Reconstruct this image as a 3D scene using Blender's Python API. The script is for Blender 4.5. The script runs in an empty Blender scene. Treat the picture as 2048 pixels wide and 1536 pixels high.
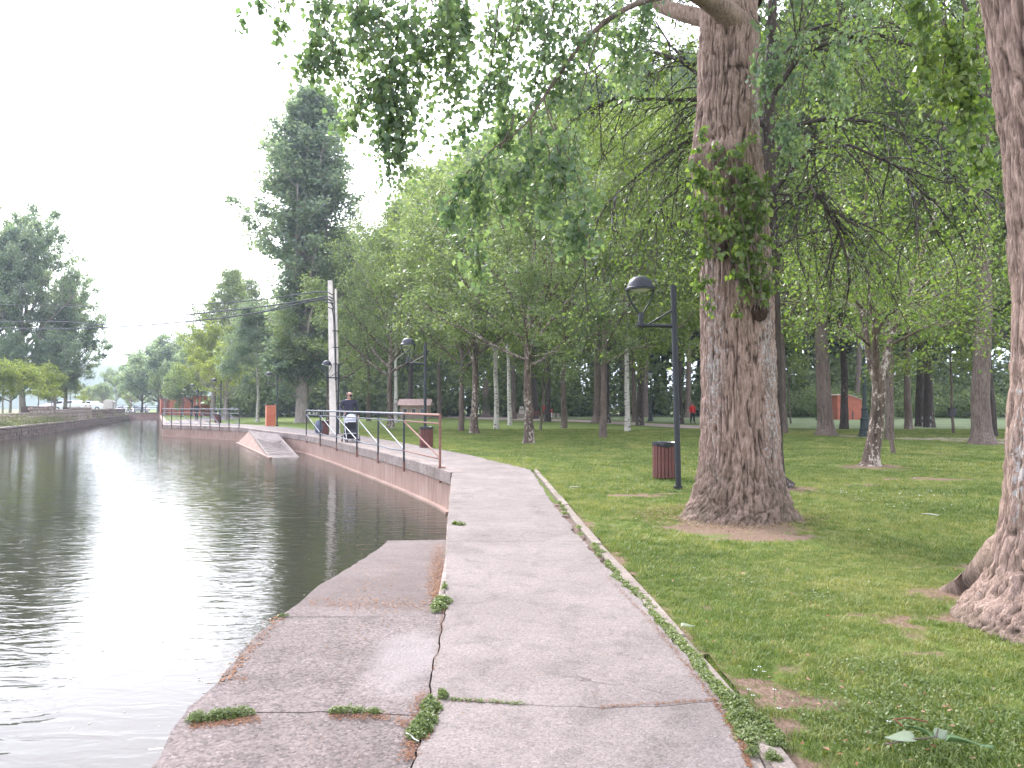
import bpy, bmesh, math, random
import numpy as np
from mathutils import Vector, Matrix
from mathutils.geometry import tessellate_polygon
R = math.radians
HAZE = 0.00055
SC = bpy.context.scene
COL = SC.collection

# ------------------------------------------------------------------ camera
F, CX, CY, EYE = 1547.0, 1024.0, 768.0, 1.3          # focal length and centre, in pixels of the 2048 wide photograph
PITCH = math.atan(45.0 / F)
cam_d = bpy.data.cameras.new('camera')
cam_d.sensor_width = 36.0
cam_d.lens = 36.0 * F / 2048.0
cam_d.clip_start = 0.05
cam_d.clip_end = 9000.0
cam = bpy.data.objects.new('camera', cam_d)
cam.location = (0, 0, EYE)
cam.rotation_euler = (R(90) + PITCH, 0, 0)
COL.objects.link(cam)
SC.camera = cam

# ------------------------------------------------------------------ sky, sun, exposure
SUN_EL, SUN_AZ = 38.0, -24.0                            # elevation; azimuth from +Y, negative = left
world = bpy.data.worlds.new('World')
SC.world = world
world.use_nodes = True
wn, wl = world.node_tree.nodes, world.node_tree.links
wn.clear()
wout = wn.new('ShaderNodeOutputWorld')
wbg = wn.new('ShaderNodeBackground'); wbg.inputs['Strength'].default_value = 0.1
wl.new(wbg.outputs[0], wout.inputs[0])
sky = wn.new('ShaderNodeTexSky'); sky.sky_type = 'NISHITA'; sky.sun_disc = False
sky.sun_elevation = R(SUN_EL); sky.sun_rotation = R(SUN_AZ); sky.dust_density = 3.0
tc = wn.new('ShaderNodeTexCoord')
# pale overcast layer, brighter around the veiled sun, with soft clouds
sd = Vector((math.sin(R(SUN_AZ)) * math.cos(R(SUN_EL)), math.cos(R(SUN_AZ)) * math.cos(R(SUN_EL)), math.sin(R(SUN_EL))))
dot = wn.new('ShaderNodeVectorMath'); dot.operation = 'DOT_PRODUCT'; dot.inputs[1].default_value = sd
wl.new(tc.outputs['Generated'], dot.inputs[0])
glow = wn.new('ShaderNodeMapRange'); glow.inputs['From Min'].default_value = -0.2; glow.inputs['From Max'].default_value = 1.0
glow.inputs['To Min'].default_value = 8.5; glow.inputs['To Max'].default_value = 13.0
wl.new(dot.outputs['Value'], glow.inputs['Value'])
cn = wn.new('ShaderNodeTexNoise'); cn.inputs['Scale'].default_value = 2.2; cn.inputs['Detail'].default_value = 5
cmap = wn.new('ShaderNodeMapping'); cmap.inputs['Scale'].default_value = (1, 1, 2.6)
wl.new(tc.outputs['Generated'], cmap.inputs[0]); wl.new(cmap.outputs[0], cn.inputs['Vector'])
cr = wn.new('ShaderNodeMapRange'); cr.inputs['From Min'].default_value = 0.3; cr.inputs['From Max'].default_value = 0.7
cr.inputs['To Min'].default_value = 0.78; cr.inputs['To Max'].default_value = 1.12
wl.new(cn.outputs['Fac'], cr.inputs['Value'])
cm = wn.new('ShaderNodeMath'); cm.operation = 'MULTIPLY'
gp2 = wn.new('ShaderNodeMapRange'); gp2.interpolation_type = 'SMOOTHSTEP'; gp2.inputs['From Min'].default_value = 0.42; gp2.inputs['From Max'].default_value = 1.0
gp2.inputs['To Min'].default_value = 0.0; gp2.inputs['To Max'].default_value = 6.5; wl.new(dot.outputs['Value'], gp2.inputs['Value'])
gadd = wn.new('ShaderNodeMath'); gadd.operation = 'ADD'; wl.new(glow.outputs[0], gadd.inputs[0]); wl.new(gp2.outputs[0], gadd.inputs[1])
wl.new(gadd.outputs[0], cm.inputs[0]); wl.new(cr.outputs[0], cm.inputs[1])
cc = wn.new('ShaderNodeVectorMath'); cc.operation = 'SCALE'; cc.inputs[0].default_value = (0.945, 0.945, 1.0)
wl.new(cm.outputs[0], cc.inputs['Scale'])
sxyz = wn.new('ShaderNodeSeparateXYZ'); wl.new(tc.outputs['Generated'], sxyz.inputs[0])
el_ = wn.new('ShaderNodeMapRange'); el_.inputs['From Min'].default_value = 0.12; el_.inputs['From Max'].default_value = 0.55; wl.new(sxyz.outputs['Z'], el_.inputs['Value'])
tint = wn.new('ShaderNodeMix'); tint.data_type = 'RGBA'; tint.inputs['A'].default_value = (0.955, 0.95, 1.0, 1); tint.inputs['B'].default_value = (0.80, 0.805, 1.0, 1)
wl.new(el_.outputs[0], tint.inputs['Factor']); wl.new(tint.outputs['Result'], cc.inputs[0])
wmix = wn.new('ShaderNodeMix'); wmix.data_type = 'RGBA'; wmix.inputs['Factor'].default_value = 0.80
wl.new(sky.outputs[0], wmix.inputs['A']); wl.new(cc.outputs[0], wmix.inputs['B'])
wl.new(wmix.outputs['Result'], wbg.inputs['Color'])

sun_d = bpy.data.lights.new('sun', 'SUN'); sun_d.energy = 1.5; sun_d.angle = R(14); sun_d.color = (1.0, 0.96, 0.9)
sun = bpy.data.objects.new('sun', sun_d); COL.objects.link(sun)
sun.rotation_euler = (-sd).to_track_quat('-Z', 'Y').to_euler()
SC.view_settings.view_transform = 'Standard'
SC.view_settings.look = 'None'
SC.view_settings.exposure = 2.1
SC.view_settings.gamma = 1.0
SC.view_settings.use_curve_mapping = False
SC.cycles.max_bounces = 8
SC.cycles.diffuse_bounces = 5
SC.cycles.glossy_bounces = 3
SC.cycles.transmission_bounces = 4
SC.cycles.volume_bounces = 0
SC.cycles.use_denoising = True

# ------------------------------------------------------------------ where a photographed point stands in the place
_c, _s = math.cos(PITCH), math.sin(PITCH)
def ray(px, py):
    dx, dz = (px - CX) / F, -(py - CY) / F
    return Vector((dx, _c - dz * _s, _s + dz * _c))
def G(px, py, z=0.0):
    d = ray(px, py); t = (z - EYE) / d.z
    return Vector((d.x * t, d.y * t, z))
def V(px, py, Y):
    d = ray(px, py); t = Y / d.y
    return Vector((d.x * t, Y, EYE + d.z * t))

# ------------------------------------------------------------------ noise and mesh helpers
def _h(i, j, k, s):
    n = (i * 374761393 + j * 668265263 + k * 2147483647 % 4294967291 + s * 1274126177) & 0xffffffff
    n = ((n ^ (n >> 13)) * 1274126177) & 0xffffffff
    return ((n ^ (n >> 16)) & 0xffff) / 65535.0
def noise3(x, y, z, seed=0):
    xi, yi, zi = np.floor(x).astype(np.int64), np.floor(y).astype(np.int64), np.floor(z).astype(np.int64)
    fx, fy, fz = x - xi, y - yi, z - zi
    fx, fy, fz = fx*fx*(3-2*fx), fy*fy*(3-2*fy), fz*fz*(3-2*fz)
    zi = zi * 7919
    r = 0
    for a in (0, 1):
        for b in (0, 1):
            for c in (0, 1):
                w = (fx if a else 1-fx) * (fy if b else 1-fy) * (fz if c else 1-fz)
                r = r + w * _h(xi + a, yi + b, (zi + c * 7919), seed)
    return r
def fbm(x, y, z, seed=0, o=3):
    r, a, t = 0, 1.0, 0
    for i in range(o):
        r = r + a * noise3(x * 2**i, y * 2**i, z * 2**i, seed + i); t += a; a *= .5
    return r / t

def np_mesh(name, verts, faces, mat=None, smooth=True, attrs=None, mats=None, midx=None):
    """faces: list of integer arrays (n,k)"""
    me = bpy.data.meshes.new(name)
    verts = np.asarray(verts, dtype=np.float32).reshape(-1, 3)
    faces = [np.asarray(f, dtype=np.int32) for f in faces if len(f)]
    nl = sum(f.size for f in faces); nf = sum(len(f) for f in faces)
    me.vertices.add(len(verts)); me.vertices.foreach_set('co', verts.ravel())
    me.loops.add(nl); me.polygons.add(nf)
    me.loops.foreach_set('vertex_index', np.concatenate([f.ravel() for f in faces]))
    tot = np.concatenate([np.full(len(f), f.shape[1], dtype=np.int32) for f in faces])
    st = np.concatenate([[0], np.cumsum(tot)[:-1]]).astype(np.int32)
    me.polygons.foreach_set('loop_start', st); me.polygons.foreach_set('loop_total', tot)
    me.update(calc_edges=True)
    if smooth: me.polygons.foreach_set('use_smooth', np.ones(nf, dtype=bool))
    for k, (dom, arr) in (attrs or {}).items():
        a = me.attributes.new(k, 'FLOAT', dom); a.data.foreach_set('value', np.asarray(arr, dtype=np.float32))
    for m in (mats or ([mat] if mat else [])): me.materials.append(m)
    if midx is not None: me.polygons.foreach_set('material_index', np.asarray(midx, dtype=np.int32))
    me.update()
    return me

def link(name, data, parent=None, loc=None, rot=None):
    o = bpy.data.objects.new(name, data); COL.objects.link(o)
    if parent is not None: o.parent = parent
    if loc is not None: o.location = loc
    if rot is not None: o.rotation_euler = rot
    return o
def tag(o, label=None, cat=None, group=None, kind=None):
    if label: o['label'] = label
    if cat: o['category'] = cat
    if group: o['group'] = group
    if kind: o['kind'] = kind
    return o
def thing(name, label, cat, loc=(0, 0, 0), rz=0.0, group=None):
    return tag(link(name, None, None, loc, (0, 0, rz)), label, cat, group)
def dup(root, loc=None, rz=None, label=None, sc=None):
    r = root.copy(); COL.objects.link(r)
    if loc is not None: r.location = loc
    if rz is not None: r.rotation_euler = (0, 0, rz)
    if sc is not None: r.scale = (sc, sc, sc) if not hasattr(sc, '__len__') else sc
    if label: r['label'] = label
    for ch in list(root.children):
        c = ch.copy(); COL.objects.link(c); c.parent = r
        for g in list(ch.children):
            d = g.copy(); COL.objects.link(d); d.parent = c
    return r

class MB:
    """collects solid shapes that make up ONE part"""
    def __init__(self): self.v = []; self.f = []
    def add(self, vs, fs):
        n = len(self.v); self.v += [tuple(v) for v in vs]; self.f += [tuple(i + n for i in f) for f in fs]; return self
    def box(self, c, s, rz=0.0, rx=0.0, ry=0.0):
        m = Matrix.Translation(c) @ Matrix.Rotation(rz, 4, 'Z') @ Matrix.Rotation(ry, 4, 'Y') @ Matrix.Rotation(rx, 4, 'X')
        vs = [m @ Vector((x*s[0]/2, y*s[1]/2, z*s[2]/2)) for x in (-1, 1) for y in (-1, 1) for z in (-1, 1)]
        return self.add(vs, [(0,1,3,2),(4,6,7,5),(0,4,5,1),(2,3,7,6),(0,2,6,4),(1,5,7,3)])
    def tube(self, pts, rad, n=8, cap=True):
        P = np.array([tuple(p) for p in pts], float); m = len(P)
        rad = np.full(m, rad, float) if not hasattr(rad, '__len__') else np.array(rad, float)
        vs, fs = tube(P, rad, n)
        fl = [tuple(q) for q in fs.tolist()]
        if cap: fl += [tuple(range(n - 1, -1, -1)), tuple((m-1)*n + i for i in range(n))]
        return self.add(vs.tolist(), fl)
    def lathe(self, prof, n=20, c=(0, 0, 0), close=False):
        vs = []; fs = []; m = len(prof)
        for r, z in prof:
            for i in range(n):
                a = 2*math.pi*i/n; vs.append((c[0]+r*math.cos(a), c[1]+r*math.sin(a), c[2]+z))
        for j in range(m-1):
            for i in range(n):
                fs.append((j*n+i, j*n+(i+1)%n, (j+1)*n+(i+1)%n, (j+1)*n+i))
        if close: fs += [tuple(range(n-1, -1, -1)), tuple((m-1)*n+i for i in range(n))]
        return self.add(vs, fs)
    def prism(self, poly, z0, z1):
        n = len(poly)
        vs = [(p[0], p[1], z0) for p in poly] + [(p[0], p[1], z1) for p in poly]
        fs = [(i, (i+1) % n, n+(i+1) % n, n+i) for i in range(n)]
        for t in tessellate_polygon([[Vector((p[0], p[1], 0)) for p in poly]]):
            a, b, c = t
            cr_ = (poly[b][0]-poly[a][0])*(poly[c][1]-poly[a][1]) - (poly[b][1]-poly[a][1])*(poly[c][0]-poly[a][0])
            if cr_ < 0: b, c = c, b
            fs.append((n+a, n+b, n+c)); fs.append((a, c, b))
        return self.add(vs, fs)
    def obj(self, name, mat, parent=None, smooth=False, bevel=0.0, loc=None, rot=None):
        me = bpy.data.meshes.new(name); me.from_pydata(self.v, [], self.f)
        bm = bmesh.new(); bm.from_mesh(me)
        bmesh.ops.recalc_face_normals(bm, faces=bm.faces)
        if bevel: bmesh.ops.bevel(bm, geom=list(bm.edges), offset=bevel, segments=1, affect='EDGES')
        bm.to_mesh(me); bm.free()
        if mat: me.materials.append(mat)
        if smooth:
            me.polygons.foreach_set('use_smooth', [True]*len(me.polygons))
            try: me.set_sharp_from_angle(angle=R(40))
            except Exception: pass
        return link(name, me, parent, loc, rot)

def tube(P, rad, n):
    T = np.gradient(P, axis=0) if len(P) > 1 else P
    T = T / (np.linalg.norm(T, axis=1, keepdims=True) + 1e-9)
    mt = np.abs(T.mean(0)); ref = np.zeros(3); ref[int(np.argmin(mt))] = 1.0
    U = np.cross(T, ref); U /= (np.linalg.norm(U, axis=1, keepdims=True) + 1e-9)
    W = np.cross(T, U)
    a = np.linspace(0, 2*np.pi, n, endpoint=False)
    vs = P[:, None] + rad[:, None, None] * (np.cos(a)[None, :, None]*U[:, None] + np.sin(a)[None, :, None]*W[:, None])
    m = len(P); j = np.arange(m-1)[:, None]*n; i = np.arange(n)[None]; k = (i+1) % n
    fs = np.stack([j+i, j+k, j+n+k, j+n+i], -1).reshape(-1, 4)
    return vs.reshape(-1, 3), fs

class Wood:
    def __init__(self): self.v = []; self.f = []; self.n = 0
    def add(self, P, rad, n):
        v, f = tube(np.asarray(P, float), np.asarray(rad, float), n)
        self.v.append(v); self.f.append(f + self.n); self.n += len(v)
    def mesh(self, name, mat):
        return np_mesh(name, np.concatenate(self.v), [np.concatenate(self.f)], mat)

def leaf_geo(rng, C, size, N=None, droop=0.0, aspect=0.8, wide=0.36):
    """kite shaped leaves at the points C"""
    n = len(C)
    if N is None:
        N = rng.normal(size=(n, 3)); N[:, 2] = np.abs(N[:, 2]) * 1.2 + 0.2
    N = N / np.linalg.norm(N, axis=1, keepdims=True)
    D = rng.normal(size=(n, 3)); D[:, 2] -= droop
    D -= (D*N).sum(1, keepdims=True)*N; D /= np.linalg.norm(D, axis=1, keepdims=True) + 1e-9
    S = np.cross(N, D)
    L = (size * rng.uniform(0.6, 1.3, n))[:, None]
    Wd = L * aspect * 0.5
    b = C; r = C + D*L*wide + S*Wd; t = C + D*L - N*L*0.12; l = C + D*L*wide - S*Wd
    v = np.stack([b, r, t, l], 1).reshape(-1, 3)
    f = np.arange(n*4).reshape(n, 4)
    return v, f
def leaf_mesh(name, rng, C, size, mat, N=None, droop=0.0, aspect=0.8, wide=0.36):
    v, f = leaf_geo(rng, C, size, N, droop, aspect, wide)
    return np_mesh(name, v, [f], mat, smooth=False, attrs={'tone': ('FACE', rng.uniform(0, 1, len(f)))})
# ------------------------------------------------------------------ materials
def mat(name):
    m = bpy.data.materials.new(name); m.use_nodes = True
    nt = m.node_tree; p = nt.nodes['Principled BSDF']
    return m, nt, p
def N_(nt, t, **kw):
    n = nt.nodes.new(t)
    for k, v in kw.items():
        if k in n.inputs.keys() if hasattr(n.inputs, 'keys') else False: n.inputs[k].default_value = v
        else: setattr(n, k, v)
    return n
def coords(nt, scale=(1, 1, 1), kind='Object'):
    t = nt.nodes.new('ShaderNodeTexCoord'); mp = nt.nodes.new('ShaderNodeMapping'); mp.inputs['Scale'].default_value = scale
    nt.links.new(t.outputs[kind], mp.inputs[0]); return mp.outputs[0]
def noise(nt, vec, scale, detail=4, rough=0.55, dist=0.0):
    n = nt.nodes.new('ShaderNodeTexNoise'); n.inputs['Scale'].default_value = scale; n.inputs['Detail'].default_value = detail
    n.inputs['Roughness'].default_value = rough; n.inputs['Distortion'].default_value = dist
    if vec is not None: nt.links.new(vec, n.inputs['Vector'])
    return n.outputs['Fac']
def voro(nt, vec, scale, feature='F1', out='Distance', rnd=1.0):
    n = nt.nodes.new('ShaderNodeTexVoronoi'); n.feature = feature; n.inputs['Scale'].default_value = scale
    n.inputs['Randomness'].default_value = rnd
    nt.links.new(vec, n.inputs['Vector']); return n.outputs[out]
def ramp(nt, fac, stops):
    r = nt.nodes.new('ShaderNodeValToRGB'); e = r.color_ramp.elements
    while len(e) < len(stops): e.new(0.5)
    for el, (p, c) in zip(e, stops):
        el.position = p; el.color = (c if hasattr(c, '__len__') else (c, c, c)) + ((1,) if not hasattr(c, '__len__') or len(c) == 3 else ()) if hasattr(c, '__len__') else (c, c, c, 1)
    nt.links.new(fac, r.inputs[0]); return r.outputs[0]
def mix(nt, fac, a, b, blend='MIX'):
    m = nt.nodes.new('ShaderNodeMix'); m.data_type = 'RGBA'; m.blend_type = blend; m.clamp_factor = True
    for k, x in (('Factor', fac), ('A', a), ('B', b)):
        if hasattr(x, 'links') or hasattr(x, 'is_linked'): nt.links.new(x, m.inputs[k])
        elif hasattr(x, '__len__'): m.inputs[k].default_value = tuple(x) + (1,)
        else: m.inputs[k].default_value = x
    return m.outputs['Result']
def math_(nt, op, a, b=0.0, clamp=False):
    m = nt.nodes.new('ShaderNodeMath'); m.operation = op; m.use_clamp = clamp
    for k, x in ((0, a), (1, b)):
        if hasattr(x, 'is_linked'): nt.links.new(x, m.inputs[k])
        else: m.inputs[k].default_value = x
    return m.outputs[0]
def bump(nt, p, h, strength=0.4, dist=0.01):
    b = nt.nodes.new('ShaderNodeBump'); b.inputs['Strength'].default_value = strength; b.inputs['Distance'].default_value = dist
    nt.links.new(h, b.inputs['Height']); nt.links.new(b.outputs[0], p.inputs['Normal']); return b
def attr(nt, name):
    a = nt.nodes.new('ShaderNodeAttribute'); a.attribute_name = name; return a.outputs['Fac']

def simple(name, col, rough=0.7, metal=0.0, var=0.25, nscale=6.0, bumpy=0.0):
    m, nt, p = mat(name)
    v = coords(nt)
    n = noise(nt, v, nscale, 5)
    c2 = tuple(max(0, x*(1-var)) for x in col); c1 = tuple(min(1, x*(1+var)) for x in col)
    nt.links.new(ramp(nt, n, [(0.3, c2), (0.7, c1)]), p.inputs['Base Color'])
    p.inputs['Roughness'].default_value = rough; p.inputs['Metallic'].default_value = metal
    if bumpy: bump(nt, p, noise(nt, v, nscale*8, 3), bumpy, 0.005)
    return m

def leaf_mat(name, c1, c2, c3=None, trans=0.35, rough=0.45, spec=0.35):
    m, nt, p = mat(name)
    t = attr(nt, 'tone')
    g = nt.nodes.new('ShaderNodeNewGeometry')
    big = noise(nt, g.outputs['Position'], 0.35, 2)
    oi = nt.nodes.new('ShaderNodeObjectInfo')
    f = math_(nt, 'ADD', math_(nt, 'MULTIPLY', t, 0.7), math_(nt, 'MULTIPLY', big, 0.45))
    f = math_(nt, 'ADD', f, math_(nt, 'MULTIPLY', oi.outputs['Random'], 0.25))
    col = ramp(nt, f, [(0.25, c1), (0.75, c2), (1.0, c3 or c2)])
    nt.links.new(col, p.inputs['Base Color']); p.inputs['Roughness'].default_value = rough
    p.inputs['Specular IOR Level'].default_value = spec
    tr = nt.nodes.new('ShaderNodeBsdfTranslucent')
    tc_ = mix(nt, 1.0, col, (1.7, 1.8, 0.9), 'MULTIPLY'); nt.links.new(tc_, tr.inputs['Color'])
    ms = nt.nodes.new('ShaderNodeMixShader'); ms.inputs[0].default_value = trans
    out = nt.nodes['Material Output']
    nt.links.new(p.outputs[0], ms.inputs[1]); nt.links.new(tr.outputs[0], ms.inputs[2]); nt.links.new(ms.outputs[0], out.inputs[0])
    return m

def bark(name, dark, light, lichen=None, lichen_amt=0.0, hor=False, scale=1.0, ridge=0.6, attrs=False):
    m, nt, p = mat(name)
    v = coords(nt, (9*scale, 9*scale, 1.6*scale) if not hor else (2*scale, 2*scale, 14*scale))
    n1 = noise(nt, v, 2.2, 6, 0.6, 1.0)
    n2 = noise(nt, coords(nt, (1, 1, .5)), 3.0*scale, 4)
    f = math_(nt, 'ADD', math_(nt, 'MULTIPLY', n1, 0.75), math_(nt, 'MULTIPLY', n2, 0.3))
    col = ramp(nt, f, [(0.38, dark), (0.62, light)] if not hor else [(0.43, dark), (0.50, light)])
    fine = noise(nt, coords(nt, (1, 1, 0.4)), 60, 3)
    col = mix(nt, 0.35, col, ramp(nt, fine, [(0.3, 0.45), (0.7, 1.0)]), 'MULTIPLY')
    if lichen:
        vo = noise(nt, coords(nt, (1, 1, 0.6)), 16*scale, 5, 0.7)
        zone = noise(nt, coords(nt, (1, 1, .35)), 1.6, 2)
        k = math_(nt, 'ADD', vo, math_(nt, 'MULTIPLY', zone, 0.5))
        if attrs: k = math_(nt, 'ADD', k, math_(nt, 'MULTIPLY', attr(nt, 'lichen'), 0.22))
        k = ramp(nt, k, [(0.92 - lichen_amt, 0.0), (0.96 - lichen_amt, 1.0)])
        col = mix(nt, k, col, lichen)
    if attrs:
        sp = noise(nt, coords(nt, (1, 1, 1)), 9, 4)
        mo = math_(nt, 'MULTIPLY', attr(nt, 'moss'), ramp(nt, sp, [(0.35, 0.2), (0.6, 1.0)]))
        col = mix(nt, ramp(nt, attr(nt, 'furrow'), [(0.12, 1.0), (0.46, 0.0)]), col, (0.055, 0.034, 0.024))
        col = mix(nt, mo, col, (0.085, 0.075, 0.045))
        col = mix(nt, attr(nt, 'bare'), col, (0.36, 0.30, 0.25))
    nt.links.new(col, p.inputs['Base Color']); p.inputs['Roughness'].default_value = 0.9; p.inputs['Specular IOR Level'].default_value = 0.2
    bump(nt, p, math_(nt, 'ADD', n1, math_(nt, 'MULTIPLY', fine, 0.25)), ridge, 0.03)
    return m

M = {}
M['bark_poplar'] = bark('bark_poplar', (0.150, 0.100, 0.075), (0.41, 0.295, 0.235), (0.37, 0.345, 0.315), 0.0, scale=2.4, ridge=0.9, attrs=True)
M['bark_limb'] = bark('bark_limb', (0.13, 0.09, 0.065), (0.34, 0.25, 0.19), None, 0, scale=1.6, ridge=0.9)
M['bark_grey'] = bark('bark_grey', (0.075, 0.055, 0.045), (0.20, 0.155, 0.125), (0.33, 0.31, 0.28), 0.02)
M['bark_mottled'] = bark('bark_mottled', (0.05, 0.036, 0.028), (0.17, 0.125, 0.095), (0.40, 0.35, 0.29), 0.13, scale=0.8)
M['bark_dark'] = bark('bark_dark', (0.03, 0.024, 0.02), (0.085, 0.066, 0.055), (0.28, 0.28, 0.26), 0.05)
M['bark_birch'] = bark('bark_birch', (0.07, 0.06, 0.05), (0.62, 0.58, 0.52), None, 0, hor=True)
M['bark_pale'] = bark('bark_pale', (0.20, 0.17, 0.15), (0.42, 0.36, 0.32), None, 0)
M['leaf_park'] = leaf_mat('leaf_park', (0.075, 0.112, 0.030), (0.142, 0.188, 0.052), (0.22, 0.26, 0.088), 0.48)
M['leaf_pale'] = leaf_mat('leaf_pale', (0.095, 0.135, 0.062), (0.165, 0.21, 0.10), (0.24, 0.28, 0.14), 0.45)
M['leaf_dark'] = leaf_mat('leaf_dark', (0.05, 0.088, 0.026), (0.09, 0.14, 0.036), (0.14, 0.19, 0.055), 0.45)
M['leaf_yellow'] = leaf_mat('leaf_yellow', (0.14, 0.18, 0.035), (0.24, 0.28, 0.06), (0.33, 0.35, 0.09), 0.45)
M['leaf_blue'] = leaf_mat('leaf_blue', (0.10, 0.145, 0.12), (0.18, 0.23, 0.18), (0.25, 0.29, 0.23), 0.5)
M['leaf_poplar'] = leaf_mat('leaf_poplar', (0.070, 0.120, 0.074), (0.125, 0.18, 0.105), (0.19, 0.25, 0.14), 0.55, 0.35, 0.5)
M['leaf_shoot'] = leaf_mat('leaf_shoot', (0.070, 0.12, 0.028), (0.13, 0.19, 0.048), (0.20, 0.25, 0.08), 0.5, 0.35, 0.5)
M['weed'] = leaf_mat('weed', (0.08, 0.115, 0.035), (0.14, 0.185, 0.058), (0.23, 0.26, 0.11), 0.3)
M['litter'] = leaf_mat('litter', (0.15, 0.065, 0.035), (0.235, 0.12, 0.065), (0.33, 0.21, 0.135), 0.1, 0.8, 0.1)
M['twig'] = simple('twig', (0.10, 0.075, 0.055), 0.9)
M['petal'] = simple('petal', (0.75, 0.74, 0.72), 0.8, var=0.05)

def lawn_mat():
    m, nt, p = mat('lawn_soil')
    g = coords(nt)
    n1 = noise(nt, g, 0.55, 4, 0.6); n2 = noise(nt, g, 5.0, 5, 0.65); n3 = noise(nt, coords(nt, (1, .6, 1)), 45.0, 4, 0.7)
    grass = ramp(nt, math_(nt, 'ADD', math_(nt, 'MULTIPLY', n1, 0.6), math_(nt, 'MULTIPLY', n3, 0.45)),
                 [(0.32, (0.070, 0.106, 0.024)), (0.52, (0.120, 0.165, 0.038)), (0.72, (0.175, 0.205, 0.06))])
    dry = ramp(nt, n2, [(0.58, 0.0), (0.74, 0.55)])
    c = mix(nt, dry, grass, (0.20, 0.17, 0.065))
    soil = ramp(nt, n3, [(0.3, (0.13, 0.085, 0.055)), (0.7, (0.27, 0.19, 0.135))])
    d = attr(nt, 'dirt')
    c = mix(nt, ramp(nt, math_(nt, 'ADD', d, math_(nt, 'MULTIPLY', math_(nt, 'SUBTRACT', n2, 0.5), 0.8)), [(0.18, 0.0), (0.40, 1.0)]), c, soil)
    nt.links.new(c, p.inputs['Base Color']); p.inputs['Roughness'].default_value = 0.95; p.inputs['Specular IOR Level'].default_value = 0.1
    bump(nt, p, n3, 0.9, 0.03)
    return m
M['lawn'] = lawn_mat()
def blade_mat(name, a, b, c):
    m, nt, p = mat(name)
    g = nt.nodes.new('ShaderNodeNewGeometry'); oi = nt.nodes.new('ShaderNodeObjectInfo')
    n = noise(nt, g.outputs['Position'], 0.55, 4, 0.6); n2 = noise(nt, g.outputs['Position'], 5.0, 3)
    f = math_(nt, 'ADD', math_(nt, 'MULTIPLY', n, 0.5), math_(nt, 'MULTIPLY', oi.outputs['Random'], 0.22))
    f = math_(nt, 'ADD', f, math_(nt, 'MULTIPLY', n2, 0.3))
    f = math_(nt, 'ADD', f, math_(nt, 'MULTIPLY', attr(nt, 'tone'), 0.12))
    col = ramp(nt, f, [(0.40, a), (0.55, b), (0.74, c)])
    nt.links.new(col, p.inputs['Base Color']); p.inputs['Roughness'].default_value = 0.5; p.inputs['Specular IOR Level'].default_value = 0.3
    tr = nt.nodes.new('ShaderNodeBsdfTranslucent'); nt.links.new(mix(nt, 1.0, col, (1.3, 1.35, 0.6), 'MULTIPLY'), tr.inputs['Color'])
    ms = nt.nodes.new('ShaderNodeMixShader'); ms.inputs[0].default_value = 0.3
    nt.links.new(p.outputs[0], ms.inputs[1]); nt.links.new(tr.outputs[0], ms.inputs[2]); nt.links.new(ms.outputs[0], nt.nodes['Material Output'].inputs[0])
    return m
M['blade'] = blade_mat('grass_blade', (0.080, 0.132, 0.028), (0.150, 0.205, 0.050), (0.33, 0.32, 0.12))

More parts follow.
